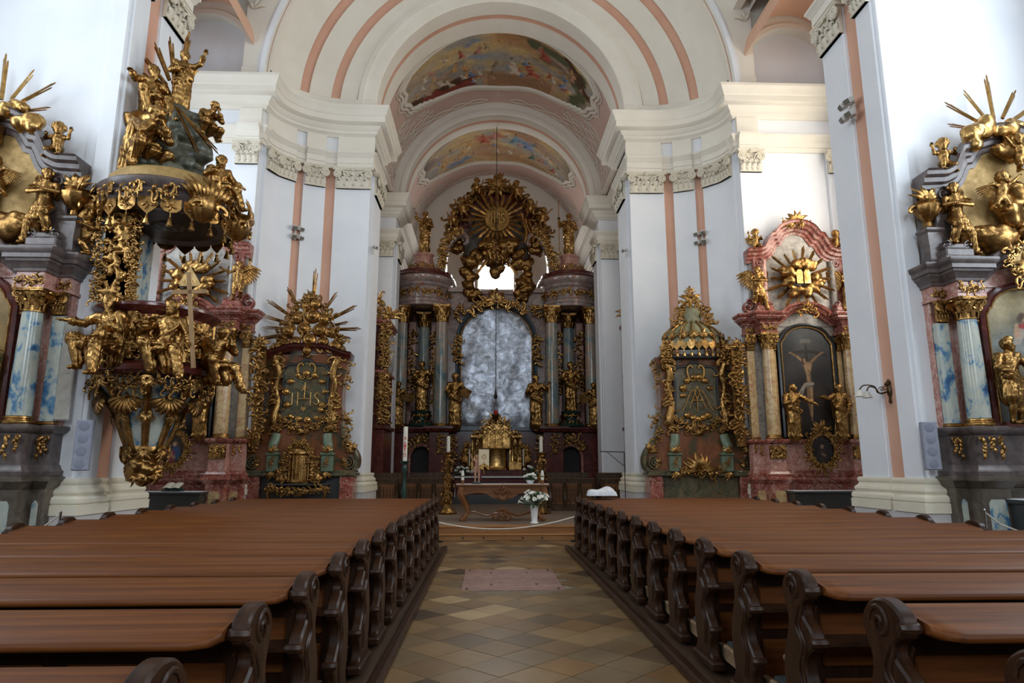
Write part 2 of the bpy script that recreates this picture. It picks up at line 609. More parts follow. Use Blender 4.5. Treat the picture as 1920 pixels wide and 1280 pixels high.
def sscroll(mb, p, ang, L, r, y=0.0, hand=1, M=None):
    k = hand / L
    curl(mb, p, ang + hand * 1.6, L * 1.5, [-14 * k, -4 * k, -1 * k, 1 * k, 5 * k, 16 * k], r, y, 0.8, 18, 6, M, 0.0, (0.9, 0.7))


def aleaf(mb, p, ang, L, w, y=0.0, bend=0.6, flat=0.35, M=None, lift=0.06):
    q = clothoid(p, ang, L, [0.2 * bend / L, bend / L, 3 * bend / L], 8)
    t = np.linspace(0, 1, 9)
    rad = w * np.interp(t, [0, 0.2, 0.45, 0.75, 1], [0.35, 0.85, 1.0, 0.6, 0.08])
    P = [(a, y - lift * math.sin(PI * min(1, ti * 1.1)), b) for (a, b), ti in zip(q, t)]
    mb.tube(P, rad, 6, flat, (0, 1, 0), M)


def sprig(mb, p, ang, L, y=0.0, n=5, M=None, rng=random):
    """acanthus sprig: a fan of leaves"""
    for i in range(n):
        a = ang + (i - (n - 1) / 2) * (1.5 / max(1, n - 1)) * 1.0
        aleaf(mb, p, a, L * (1 - 0.10 * abs(i - (n - 1) / 2)) * rng.uniform(0.9, 1.1), L * 0.13, y, (0.8 if i > (n - 1) / 2 else -0.8), 0.5, M, L * 0.12)


def rocaille(mb, path, size, seed, y=0.0, dens=1.0, M=None, depth=0.06, leafy=0.6):
    """run of C-scrolls and leaves along a planar path of (x, z)"""
    rng = random.Random(seed)
    P = spline(path, 8)
    d = np.concatenate([[0], np.cumsum(np.linalg.norm(np.diff(P, axis=0), axis=1))])
    s, side = 0.0, 1
    while s < d[-1]:
        x, z = np.interp(s, d, P[:, 0]), np.interp(s, d, P[:, 1])
        x2, z2 = np.interp(s + 0.02, d, P[:, 0]), np.interp(s + 0.02, d, P[:, 1])
        a = math.atan2(z2 - z, x2 - x) if s + 0.02 < d[-1] else math.atan2(P[-1][1] - P[-3][1], P[-1][0] - P[-3][0])
        L = size * rng.uniform(0.7, 1.15)
        yy = y - depth * rng.uniform(0, 1)
        if rng.random() < 0.6:
            cscroll(mb, (x, z), a + rng.uniform(-0.35, 0.35), L, L * 0.13, yy, side, M)
        else:
            sscroll(mb, (x, z), a + rng.uniform(-0.3, 0.3), L, L * 0.12, yy, side, M)
        if rng.random() < leafy:
            sprig(mb, (x, z), a + side * rng.uniform(0.5, 1.3), L * 0.75, yy - depth * 0.4, 3, M, rng)
        if rng.random() < leafy:
            aleaf(mb, (x, z), a - side * rng.uniform(0.6, 1.4), L * 0.7, L * 0.12, yy - depth * 0.5, side, 0.5, M, 0.05)
        side = -side
        s += L * 0.55 / dens


def shell(mb, p, r, ang=PI / 2, y=0.0, n=9, M=None, spreadA=2.4):
    for i in range(n):
        a = ang + (i / (n - 1) - 0.5) * spreadA
        q = [(p[0] + math.cos(a) * r * t, y - 0.22 * r * math.sin(PI * t * 0.9), p[1] + math.sin(a) * r * t) for t in (0.05, 0.35, 0.7, 0.92, 1.0)]
        mb.tube(q, [r * 0.03, r * 0.07, r * 0.125, r * 0.12, r * 0.04], 6, 0.7, (0, 1, 0), M)
    mb.lathe([(0.0, -r * 0.16), (r * 0.14, -r * 0.06), (r * 0.16, 0.04 * r), (0, r * 0.16)], 8, (p[0], y - 0.08 * r, p[1]), M=M)


def tassel(mb, p, s=0.1, M=None):
    mb.lathe([(0.006, 0.9 * s), (0.05 * s, 0.3 * s), (0.12 * s, 0.25 * s), (0.2 * s, 0.12 * s), (0.13 * s, 0.0), (0.2 * s, -0.1 * s), (0.34 * s, -0.62 * s), (0.0, -0.66 * s)], 8, p, M=M)


def volute(mb, c, r, y0, y1, hand=1, turns=2.0, M=None, thick=0.2):
    """spiral scroll extruded between y0 and y1 (flat band spiral)"""
    n = int(14 * turns)
    pts = []
    for i in range(n + 1):
        t = i / n
        a = hand * t * turns * 2 * PI + PI / 2
        rr = r * (1 - 0.82 * t)
        pts.append((c[0] + rr * math.cos(a), (y0 + y1) / 2, c[1] + rr * math.sin(a)))
    mb.tube(pts, [r * thick * (1 - 0.45 * i / n) for i in range(n + 1)], 6, max(1.0, (y1 - y0) / 2 / (r * thick)), (0, 1, 0), M)
    mb.lathe([(0.0, -1), (r * 0.2, -1), (r * 0.22, 0), (r * 0.2, 1), (0.0, 1)], 8, M=(M if M is not None else Matrix()) @ TR((c[0], (y0 + y1) / 2, c[1]), (PI / 2, 0, 0), (1, 1, abs(y1 - y0) * 0.55)))


def round_capital(r, h, seg=16):
    """Corinthian capital on a column of radius r: bell, two rings of leaves, corner volutes, abacus; base at z = 0"""
    mb = MB()
    mb.lathe([(r * 1.02, 0), (r * 1.12, h * 0.02), (r * 1.12, h * 0.06), (r * 1.0, h * 0.08), (r * 1.0, h * 0.5), (r * 1.3, h * 0.84), (r * 1.3, h * 0.86)], seg)
    for row, (z0, L, nn, w) in enumerate(((0.06, 0.42, 8, 0.26), (0.3, 0.44, 8, 0.26))):
        for i in range(nn):
            a = 2 * PI * (i + 0.5 * row) / nn
            rr = r * (1.06 + 0.05 * row)
            P = [(rr, 0, z0 * h), (rr * 1.06, 0, (z0 + L * 0.45) * h), (rr * 1.14, 0, (z0 + L * 0.8) * h), (rr * 1.36, 0, (z0 + L) * h), (rr * 1.42, 0, (z0 + L * 0.86) * h)]
            mb.tube(P, [w * r * 0.8, w * r * 1.1, w * r, w * r * 0.7, w * r * 0.2], 6, 0.45, (1, 0, 0.2), TR((0, 0, 0), (0, 0, a)))
    A = r * 1.45
    for i in range(4):
        M = TR((0, 0, 0), (0, 0, i * PI / 2 + PI / 4))
        pts = [(r * 1.0, 0, h * 0.5), (r * 1.25, 0, h * 0.74)]
        n = 14
        for j in range(n + 1):
            t = j / n
            a = PI * 0.75 - t * 3.4 * PI
            rr = r * 0.42 * (1 - 0.75 * t)
            pts.append((r * 1.62 + rr * math.cos(a), 0, h * 0.72 + rr * math.sin(a)))
        mb.tube(pts, [r * 0.11] * len(pts), 6, 1.4, (0, 1, 0), M)
    poly = []
    for i in range(4):
        a0 = i * PI / 2 + PI / 4
        for d in (-0.09, 0.09):
            poly.append((A * 1.42 * math.cos(a0 + d), A * 1.42 * math.sin(a0 + d)))
        a1 = a0 + PI / 4
        poly.append((A * 0.9 * math.cos(a1), A * 0.9 * math.sin(a1)))
    mb.prism(poly, h * 0.87, h * 0.94, 'z')
    mb.prism([(x * 1.05, y * 1.05) for x, y in poly], h * 0.94, h, 'z')
    for i in range(4):
        a1 = i * PI / 2
        mb.lathe([(0, -0.16 * r), (0.2 * r, -0.06 * r), (0.2 * r, 0.06 * r), (0, 0.16 * r)], 6, (A * 0.98 * math.cos(a1), A * 0.98 * math.sin(a1), h * 0.9))
    return mb


def flat_capital(w, h, d=0.14):
    """pilaster capital: local x across, front towards -y, wall at y = 0, base at z = 0"""
    mb = MB()
    mb.box(-w / 2, w / 2, -d * 0.6, 0, 0, h * 0.86)
    mb.box(-w / 2 - 0.02, w / 2 + 0.02, -d * 0.75, 0, 0, h * 0.05, 0.01)
    mb.prism([(-w * 0.60, 0), (-w * 0.60, -d * 1.15), (-w * 0.22, -d * 0.95), (w * 0.22, -d * 0.95), (w * 0.60, -d * 1.15), (w * 0.60, 0)], h * 0.86, h * 0.93, 'z')
    mb.prism([(-w * 0.63, 0), (-w * 0.63, -d * 1.25), (-w * 0.22, -d * 1.05), (w * 0.22, -d * 1.05), (w * 0.63, -d * 1.25), (w * 0.63, 0)], h * 0.93, h, 'z')
    for s in (-1, 1):
        n = 18
        pts = [(s * w * 0.12, -d * 0.8, h * 0.56), (s * w * 0.2, -d * 0.95, h * 0.74)]
        for j in range(n + 1):
            t = j / n
            a = (PI * 0.55 - t * 4.2 * PI)
            rr = h * 0.19 * (1 - 0.78 * t)
            pts.append((s * (w * 0.44 + rr * math.cos(a)), -d * 1.05, h * 0.66 + rr * math.sin(a)))
        mb.tube(pts, [h * 0.045] * len(pts), 6, 1.2, (0, 1, 0))
        mb.lathe([(0, -0.03), (h * 0.06, 0), (0, 0.03)], 6, M=TR((s * w * 0.44, -d * 1.1, h * 0.66), (PI / 2, 0, 0)))
    for row, (z0, L, xs) in enumerate(((0.05, 0.36, (-0.38, -0.13, 0.13, 0.38)), (0.26, 0.36, (-0.25, 0.0, 0.25)))):
        for x in xs:
            P = [(x * w, -d * 0.55, z0 * h), (x * w, -d * 0.75, (z0 + L * 0.5) * h), (x * w, -d * 0.85, (z0 + L * 0.85) * h), (x * w, -d * 1.25, (z0 + L) * h), (x * w, -d * 1.35, (z0 + L * 0.86) * h)]
            mb.tube(P, [w * 0.09, w * 0.12, w * 0.11, w * 0.08, w * 0.02], 6, 0.4, (0, -1, 0.1))
            for q in (-1, 1):
                P2 = [(x * w + q * w * 0.03, -d * 0.62, (z0 + 0.04) * h), (x * w + q * w * 0.09, -d * 0.75, (z0 + L * 0.4) * h), (x * w + q * w * 0.13, -d * 0.95, (z0 + L * 0.5) * h)]
                mb.tube(P2, [w * 0.03, w * 0.04, w * 0.012], 5, 0.6, (0, -1, 0.1))
    sprig(mb, (0, h * 0.8), PI / 2, h * 0.22, -d * 1.1, 3, None, random.Random(3))
    return mb


def relief(w, h, seed, depth=0.05, n=None, curve=None, frame=True):
    """gilded relief panel: figures and foliage as rounded bumps on a slab; local x across, front -y"""
    rng = np.random.RandomState(seed)
    nu = n or int(w / 0.022)
    nv = int(nu * h / w)
    X, Z = np.meshgrid(np.linspace(0, w, nu + 1), np.linspace(0, h, nv + 1))
    D = np.zeros_like(X)
    for k in range(int(70 * w * h / 0.6) + 30):
        cx, cz = rng.uniform(0, w), rng.uniform(0, h)
        L, r, a = rng.uniform(0.04, 0.16), rng.uniform(0.018, 0.045), rng.uniform(0, PI)
        dx, dz = X - cx, Z - cz
        t = np.clip(dx * math.cos(a) + dz * math.sin(a), -L / 2, L / 2)
        dd = np.hypot(dx - t * math.cos(a), dz - t * math.sin(a))
        D = np.maximum(D, np.sqrt(np.clip(1 - (dd / r) ** 2, 0, None)) * r * 1.1)
    D = np.minimum(D, depth)
    mb = MB()
    x = X.ravel() - w / 2
    y = -D.ravel() - 0.012
    if curve:
        a = x / curve
        x, y = np.sin(a) * (curve - y), -(np.cos(a) * (curve - y) - curve)
    V = np.stack([x, y, Z.ravel()], axis=1)
    wd = nu + 1
    mb.add(V, [(j * wd + i, j * wd + i + 1, (j + 1) * wd + i + 1, (j + 1) * wd + i) for j in range(nv) for i in range(nu)])
    if not curve:
        mb.box(-w / 2, w / 2, -0.012, 0.02, 0, h)
    return mb


def rays(parent, name, c, specs, mat='bright_gold', depth=0.02):
    """each ray bundle spec: (angle deg, inner radius, outer radius, width); every ray its own object"""
    for (a, r0, r1, w) in specs:
        for j, (da, dl) in enumerate(((0, 1.0), (-1.9, 0.86), (1.7, 0.92))):
            t = math.radians(a + da)
            L = (r1 - r0) * dl
            mb = MB()
            v = [(0, 0, -w / 2), (0, 0, w / 2), (0, -depth, 0), (0, depth, 0), (L * 0.94, 0, -w * 0.32), (L * 0.94, 0, w * 0.32), (L * 0.94, -depth * 0.6, 0), (L * 0.94, depth * 0.6, 0), (L, 0, 0)]
            f = [(0, 2, 1, 3), (0, 4, 6, 2), (2, 6, 5, 1), (1, 5, 7, 3), (3, 7, 4, 0), (4, 8, 6), (6, 8, 5), (5, 8, 7), (7, 8, 4)]
            mb.add(v, f, TR((c[0] + r0 * math.cos(t), c[1] - (0.012 if j else 0.03), c[2] + r0 * math.sin(t)), (0, -t, 0)))
            mb.build(name, mat, parent, smooth=20)


def puff(mb, x, y, z, r, M=None):
    """round cloud swirl with a concentric groove, facing -y"""
    pr = [(0.0, 0.62), (0.25, 0.58), (0.40, 0.44), (0.45, 0.30), (0.50, 0.29), (0.64, 0.38), (0.80, 0.30), (0.92, 0.12), (1.0, -0.1), (0.9, -0.35), (0.0, -0.4)]
    A = (M if M is not None else Matrix()) @ TR((x, y, z), (PI / 2, 0, 0), r)
    mb.lathe(pr, 16, M=A)


def wing(L, side=1):
    """feathered wing in the XZ plane, root at the origin, reaching to side*x and up"""
    mb = MB()
    for row, (n, l0, l1, yy) in enumerate(((9, 0.55, 1.15, 0.0), (8, 0.4, 0.75, -0.04), (7, 0.2, 0.42, -0.075))):
        for i in range(n):
            t = i / (n - 1)
            root = (side * L * (0.08 + 0.62 * t), L * (0.10 + 0.75 * t - 0.25 * t * t))
            a = math.radians(-82 + 62 * t ** 1.5)
            ln = L * (l0 + (l1 - l0) * math.sin(PI * (0.2 + 0.5 * t)))
            P = [(root[0] + side * math.cos(a) * ln * q, yy * L - 0.03 * math.sin(q * PI), root[1] + math.sin(a) * ln * q) for q in (0, 0.35, 0.75, 1)]
            mb.tube(P, [L * 0.08, L * 0.10, L * 0.095, L * 0.03], 6, 0.3, (0, 1, 0))
    mb.tube([(0, 0, 0), (side * L * 0.14, -0.03, L * 0.22), (side * L * 0.4, -0.03, L * 0.56), (side * L * 0.74, 0, L * 0.66), (side * L * 0.86, 0, L * 0.55)], [L * 0.07, L * 0.10, L * 0.09, L * 0.06, L * 0.02], 8, 0.7, (0, 1, 0))
    return mb


# ------------------------------------------------------------------ carved bodies: distance field + surface nets
def surfnet(F, o, h):
    """isosurface F = 0 of a sampled field as quads"""
    nx, ny, nz = F.shape
    S = F < 0
    c8 = [(i, j, k) for i in (0, 1) for j in (0, 1) for k in (0, 1)]
    cnt = np.zeros((nx - 1, ny - 1, nz - 1), dtype=np.int8)
    for (i, j, k) in c8:
        cnt += S[i:nx - 1 + i, j:ny - 1 + j, k:nz - 1 + k]
    act = (cnt > 0) & (cnt < 8)
    I = np.argwhere(act)
    idx = -np.ones(act.shape, dtype=np.int64)
    idx[act] = np.arange(len(I))
    acc = np.zeros((len(I), 3))
    num = np.zeros(len(I))
    for a in c8:
        for ax in range(3):
            if a[ax]:
                continue
            b = list(a)
            b[ax] = 1
            fa = F[I[:, 0] + a[0], I[:, 1] + a[1], I[:, 2] + a[2]]
            fb = F[I[:, 0] + b[0], I[:, 1] + b[1], I[:, 2] + b[2]]
            m = (fa < 0) != (fb < 0)
            t = np.where(m, fa / np.where(m, fa - fb, 1), 0)
            p = np.tile(np.array(a, dtype=float), (len(I), 1))
            p[:, ax] += t
            acc += p * m[:, None]
            num += m
    V = (I + acc / np.maximum(num, 1)[:, None]) * h + np.asarray(o)
    Q = []
    for ax in range(3):
        sl0, sl1 = [slice(None)] * 3, [slice(None)] * 3
        sl0[ax], sl1[ax] = slice(0, -1), slice(1, None)
        A, B = S[tuple(sl0)], S[tuple(sl1)]
        E = np.argwhere(A != B)
        u, v = [q for q in range(3) if q != ax]
        E = E[(E[:, u] > 0) & (E[:, v] > 0) & (E[:, u] < F.shape[u] - 1) & (E[:, v] < F.shape[v] - 1)]
        def cell(du, dv):
            c = E.copy()
            c[:, u] += du
            c[:, v] += dv
            return idx[c[:, 0], c[:, 1], c[:, 2]]
        q = np.stack([cell(-1, -1), cell(0, -1), cell(0, 0), cell(-1, 0)], axis=1)
        flip = A[tuple(E.T)]
        if ax == 1:
            flip = ~flip
        q[~flip] = q[~flip][:, ::-1]
        Q.append(q)
    return V, np.concatenate(Q)


class Carve:
    """smooth union of tapered capsules and ellipsoids; folds carve drapery"""
    def __init__(s):
        s.p = []

    def cap(s, a, b, r0, r1=None, k=0.03, fold=0.0, nf=9, sq=1.0):
        s.p.append(('c', np.array(a, float), np.array(b, float), r0, r0 if r1 is None else r1, k, fold, nf, sq))
        return s

    def ell(s, c, r, k=0.03):
        s.p.append(('e', np.array(c, float), np.array(r, float), 0, 0, k, 0, 0, 1))
        return s

    def cut(s, c, r, k=0.01):
        s.p.append(('x', np.array(c, float), r, 0, 0, k, 0, 0, 1))
        return s

    def mesh(s, h=0.02, wob=0.0, drape=None):
        lo, hi = np.full(3, 9e9), np.full(3, -9e9)
        for p in s.p:
            if p[0] == 'c':
                R = max(p[3], p[4]) + abs(p[6]) + 0.03
                lo = np.minimum(lo, np.minimum(p[1], p[2]) - R)
                hi = np.maximum(hi, np.maximum(p[1], p[2]) + R)
            elif p[0] == 'e':
                lo = np.minimum(lo, p[1] - p[2] - 0.03)
                hi = np.maximum(hi, p[1] + p[2] + 0.03)
        lo -= 2 * h
        n = np.ceil((hi + 2 * h - lo) / h).astype(int) + 1
        ax = [lo[i] + h * np.arange(n[i]) for i in range(3)]
        F = np.full(n, 1e3, dtype=np.float32)
        for p in s.p:
            if p[0] == 'c':
                _, a, b, r0, r1, k, fold, nf, sq = p
                R = max(r0, r1) * max(1, 1 / sq) + abs(fold) + 0.16
                mn, mx = np.minimum(a, b) - R, np.maximum(a, b) + R
            elif p[0] == 'e':
                mn, mx = p[1] - p[2] - 0.16, p[1] + p[2] + 0.16
            else:
                mn, mx = p[1] - p[2] - 0.1, p[1] + p[2] + 0.1
            i0 = np.clip(((mn - lo) / h).astype(int), 0, n - 2)
            i1 = np.clip(((mx - lo) / h).astype(int) + 2, 1, n)
            sl = tuple(slice(i0[q], i1[q]) for q in range(3))
            X, Y, Z = np.meshgrid(*[ax[q][sl[q]] for q in range(3)], indexing='ij', sparse=True)
            if p[0] == 'c':
                d = b - a
                L2 = float(d @ d) + 1e-9
                t = ((X - a[0]) * d[0] + (Y - a[1]) * d[1] + (Z - a[2]) * d[2]) / L2
                t = np.clip(t, 0, 1)
                ex, ey, ez = X - a[0] - t * d[0], Y - a[1] - t * d[1], Z - a[2] - t * d[2]
                D = np.sqrt(ex * ex + (ey / sq) ** 2 + ez * ez) - (r0 + (r1 - r0) * t)
                if fold:
                    if abs(d[2]) > max(abs(d[0]), abs(d[1])):
                        th = np.arctan2(ey, ex)
                    else:
                        th = np.arctan2(ez, ey + ex)
                    tw = 1.3 * t + 0.5 * np.sin(3 * t + nf)
                    D = D - fold * (np.abs(np.sin(th * nf / 2 + tw * 2)) + 0.45 * np.sin(th * nf * 0.93 + 4 * tw) - 0.5) * (0.35 + 0.65 * t)
            elif p[0] == 'e':
                k = p[5]
                r = p[2]
                q = np.sqrt(((X - p[1][0]) / r[0]) ** 2 + ((Y - p[1][1]) / r[1]) ** 2 + ((Z - p[1][2]) / r[2]) ** 2)
                D = (q - 1) * float(r.min())
            else:
                D = np.sqrt((X - p[1][0]) ** 2 + (Y - p[1][1]) ** 2 + (Z - p[1][2]) ** 2) - p[2]
                F[sl] = np.maximum(F[sl], -D)
                continue
            k = p[5]
            G = F[sl]
            hh = np.clip(k - np.abs(G - D), 0, None) / k
            F[sl] = np.minimum(G, D) - hh * hh * k * 0.25
        if wob:
            X, Y, Z = np.meshgrid(*ax, indexing='ij', sparse=True)
            F = F + wob * (np.sin(23 * X + 9 * Z + 2 * np.sin(17 * Y)) * np.sin(19 * Z + 11 * Y) + 0.6 * np.sin(41 * X - 13 * Z))
        if drape:
            X, Y, Z = np.meshgrid(*ax, indexing='ij', sparse=True)
            A, zmax, zk = drape
            ph = 34 * X + 26 * Y + 7 * Z + 2.2 * np.sin(5.5 * Z + 3 * X) + 1.3 * np.sin(9 * Y - 4 * Z)
            ph2 = 22 * X - 30 * Y - 16 * Z + 2.0 * np.sin(6 * X + 4 * Z)
            rid = np.abs(np.sin(ph)) * 1.2 + 0.7 * np.abs(np.sin(ph2)) - 1.0
            F = F - A * rid * np.clip((zmax - Z) / 0.08, 0, 1)
        V, Q = surfnet(F, lo, h)
        return V, Q


def hand(mb, w, d, s=1.0, curlup=0.6, pn=(0, 0, 1), M=None, side=1):
    """five bent fingers growing from wrist point w along direction d; pn = back of the hand"""
    d = Vector(d).normalized()
    n = Vector(pn)
    n = (n - d * n.dot(d)).normalized()
    t = d.cross(n) * side
    w = Vector(w)
    for i, (off, L) in enumerate(((-0.030, 0.062), (-0.010, 0.075), (0.010, 0.07), (0.029, 0.055))):
        b = w + (d * 0.055 + t * off) * s
        m = b + (d * L * 0.55 - n * 0.012 * curlup) * s
        e = m + (d * L * 0.45 * (1 - 0.5 * curlup) - n * L * 0.55 * curlup) * s
        mb.tube([w + (d * 0.03 + t * off * 0.8) * s, b, m, e], [0.012 * s, 0.0115 * s, 0.0105 * s, 0.006 * s], 5, 1.0, tuple(n), M)
    b = w + (d * 0.018 - t * 0.035) * s
    mb.tube([w + d * 0.005 * s, b, b + (d * 0.032 - t * 0.018 - n * 0.008) * s, b + (d * 0.055 - t * 0.012 - n * 0.02) * s], [0.014 * s, 0.014 * s, 0.012 * s, 0.006 * s], 5, 1.0, tuple(n), M)


def figure(pel=(0, 0, 0.95), chest=(0, 0.0, 1.28), neck=(0, 0, 1.5), head=(0, -0.02, 1.64), look=(0, -1, 0),
           arms=(((-0.2, 0, 1.42), (-0.3, -0.05, 1.15), (-0.15, -0.25, 1.05)), ((0.2, 0, 1.42), (0.32, -0.02, 1.15), (0.2, -0.25, 1.1))),
           legs=(((-0.1, 0, 0.92), (-0.11, -0.08, 0.5), (-0.12, 0.0, 0.06)), ((0.1, 0, 0.92), (0.12, -0.02, 0.5), (0.13, 0.02, 0.06))),
           robe='long', sleeves=True, cloak=True, beard=False, hair=1.0, bulk=1.0, h=0.019, baby=False, drape_to=None):
    """one carved body (facing -y, feet at z = 0, 1.78 tall) as MB"""
    c = Carve()
    b = bulk
    pel, chest, neck, head = map(np.array, (pel, chest, neck, head))
    lk = np.array(look, float)
    lk /= np.linalg.norm(lk)
    upv = np.array((0, 0, 1.0)) - lk * lk[2]
    upv /= np.linalg.norm(upv)
    rt = np.cross(lk, upv)
    hs = 1.5 if baby else 1.13
    # head
    c.ell(head + upv * 0.02 * hs, (0.082 * hs, 0.098 * hs, 0.115 * hs), 0.02)
    c.cap(head + lk * 0.045 * hs - upv * 0.07 * hs, head + lk * 0.02 * hs, 0.05 * hs, 0.075 * hs, 0.02)
    c.cap(head + lk * 0.09 * hs + upv * 0.01 * hs, head + lk * 0.118 * hs - upv * 0.03 * hs, 0.011 * hs, 0.018 * hs, 0.012)
    for q in (-1, 1):
        c.cap(head + lk * 0.075 * hs + upv * 0.035 * hs + rt * q * 0.012, head + lk * 0.065 * hs + upv * 0.035 * hs + rt * q * 0.05 * hs, 0.018, 0.014, 0.012)
        c.cut(head + lk * 0.105 * hs + upv * 0.008 * hs + rt * q * 0.036 * hs, 0.02 * hs)
        c.ell(head + rt * q * 0.080 * hs, (0.014, 0.018, 0.026), 0.01)
    c.cap(head + lk * 0.092 * hs - upv * 0.062 * hs - rt * 0.02, head + lk * 0.092 * hs - upv * 0.062 * hs + rt * 0.02, 0.012, 0.012, 0.01)
    if hair:
        c.ell(head + upv * 0.035 * hs - lk * 0.022 * hs, (0.094 * hs, 0.10 * hs, 0.112 * hs), 0.012)
        for i in range(16):                       # locks over crown, temples and nape
            a = PI * 2 * i / 16 * 1.0
            el = 0.35 + 0.8 * ((i * 7) % 5) / 4
            d = rt * math.cos(a) * math.cos(el) - lk * (math.sin(a) * math.cos(el) * 0.9 + 0.15) + upv * math.sin(el)
            c.cap(head + upv * 0.03 * hs + d * 0.095 * hs, head + upv * 0.02 * hs + d * 0.108 * hs - upv * 0.04 * hs, 0.034 * hs, 0.022 * hs, 0.008)
        if hair > 1:
            for q in (-1, 0, 1):
                p0 = head - lk * 0.07 * hs + rt * q * 0.05 * hs + upv * 0.02
                c.cap(p0, p0 - upv * 0.13 * hair * 0.8 - lk * 0.015, 0.045 * hs, 0.03 * hs, 0.02, 0.008, 5)
    if beard:
        c.cap(head + lk * 0.075 - upv * 0.075, head + lk * 0.085 - upv * 0.175, 0.045, 0.022, 0.02, 0.008, 7)
    # trunk
    c.cap(neck - np.array((0, 0, 0.03)), head - upv * 0.05, 0.052 * b * hs, 0.05 * b * hs, 0.03)
    c.cap(chest, neck - np.array((0, 0, 0.07)), 0.135 * b, 0.09 * b, 0.05, 0.012 if sleeves else 0, 11)
    c.cap(pel, chest, 0.135 * b, 0.132 * b, 0.05, 0.016 if sleeves else 0, 10)
    for i, (s_, e_, w_) in enumerate(arms):
        f = 0.018 if sleeves else 0
        s_, e_, w_ = map(np.array, (s_, e_, w_))
        c.cap(neck - np.array((0, 0, 0.08)), s_, 0.07 * b, 0.07 * b, 0.05)
        c.cap(s_, e_, (0.066 if sleeves else 0.056) * b, (0.058 if sleeves else 0.045) * b, 0.03, f, 9)
        mid = e_ + (w_ - e_) * (0.62 if sleeves else 1)
        c.cap(e_, mid, (0.052 if sleeves else 0.045) * b, (0.07 if sleeves else 0.032) * b, 0.03, f, 9)
        c.cap(e_, w_, 0.042 * b, 0.028 * b, 0.015)
        dd = (w_ - e_) / (np.linalg.norm(w_ - e_) + 1e-9)
        c.cap(w_, w_ + dd * 0.045, 0.026, 0.033, 0.015, sq=0.8)
    for i, (hp, kn, ft) in enumerate(legs):
        hp, kn, ft = map(np.array, (hp, kn, ft))
        bare = robe in ('none', 'short', 'loin')
        c.cap(hp, kn, 0.095 * b, 0.068 * b, 0.05)
        c.cap(kn, kn + (ft - kn) * 0.45, 0.062 * b, 0.062 * b, 0.03)
        c.cap(kn + (ft - kn) * 0.4, ft, 0.06 * b, 0.04 * b, 0.03)
        c.cap(ft, ft + np.array((0.02 * (i * 2 - 1), -0.16, -0.03)), 0.045 * b, 0.032 * b, 0.02)
        if robe in ('long', 'sit'):
            c.cap(hp, kn, 0.112 * b, 0.085 * b, 0.04, 0.03, 9)
            c.cap(kn, kn + (ft - kn) * 0.8, 0.078 * b, 0.068 * b, 0.04, 0.032, 9)
            c.cap(kn + np.array((0.02, 0.05, -0.03)), ft + np.array((0.05 * (1 - 2 * i), 0.10, 0.16)), 0.06 * b, 0.03 * b, 0.04, 0.03, 7)
        if robe == 'short':
            c.cap(hp, hp + (kn - hp) * 0.8, 0.12 * b, 0.14 * b, 0.05, 0.03, 9)
        if robe == 'loin':
            c.cap(hp, hp + (kn - hp) * 0.45, 0.11 * b, 0.10 * b, 0.05, 0.03, 9)
    if robe == 'long':
        f0 = (np.array(legs[0][2]) + np.array(legs[1][2])) / 2
        c.cap(pel, (f0[0], f0[1] + 0.03, 0.09), 0.155 * b, 0.19 * b, 0.05, 0.06, 13, 0.8)
    if robe == 'short':
        c.cap(pel, (pel[0], pel[1] + 0.01, 0.60), 0.15 * b, 0.21 * b, 0.04, 0.05, 14, 0.9)
        c.cap(pel + np.array((0, 0, 0.06)), pel + np.array((0, 0, 0.10)), 0.155 * b, 0.155 * b, 0.02)
    if robe == 'sit':
        k0 = (np.array(legs[0][1]) + np.array(legs[1][1])) / 2
        f0 = (np.array(legs[0][2]) + np.array(legs[1][2])) / 2
        c.cap(pel, k0 - (0, 0, 0.02), 0.15 * b, 0.09 * b, 0.06, 0.035, 9)
        c.cap(k0 + (0, 0.10, -0.06), f0 + (0, 0.12, 0.14), 0.07 * b, 0.09 * b, 0.05, 0.05, 9)
    if cloak:
        sh0, sh1 = np.array(arms[0][0]), np.array(arms[1][0])
        back = np.array((0, 0.10, 0))
        c.cap(sh1 + (0, -0.03, 0.03), pel + (-0.13, -0.12, 0.06), 0.055, 0.08, 0.04, 0.03, 6)
        c.cap(pel + (-0.15, -0.10, 0.05), pel + (0.16, -0.08, -0.10), 0.075, 0.085, 0.05, 0.035, 7)
        c.cap(sh0 + back * 0.7, pel + back + (-0.06, 0, -0.25), 0.075, 0.10, 0.06, 0.045, 7)
        c.cap(sh1 + back * 0.7, pel + back + (0.08, 0, -0.25), 0.075, 0.10, 0.06, 0.045, 7)
        if drape_to is not None:
            c.cap(pel + (0.12, -0.05, 0.0), drape_to, 0.09, 0.07, 0.05, 0.04, 6)
    zr = (neck[2] - 0.04) if sleeves else (pel[2] + 0.02)
    V, Q = c.mesh(h if baby else h * 0.9, 0.0, None if robe == 'none' else (0.013, zr, 1.0))
    mb = MB()
    mb.add(V, [tuple(q) for q in Q.tolist()])
    for i, (s_, e_, w_) in enumerate(arms):
        hand(mb, w_, np.array(w_) - np.array(e_), 1.25 if not baby else 1.0, 0.5, (0.2 * (1 - 2 * i), 0.3, 1), None, 1 if i else -1)
    return mb


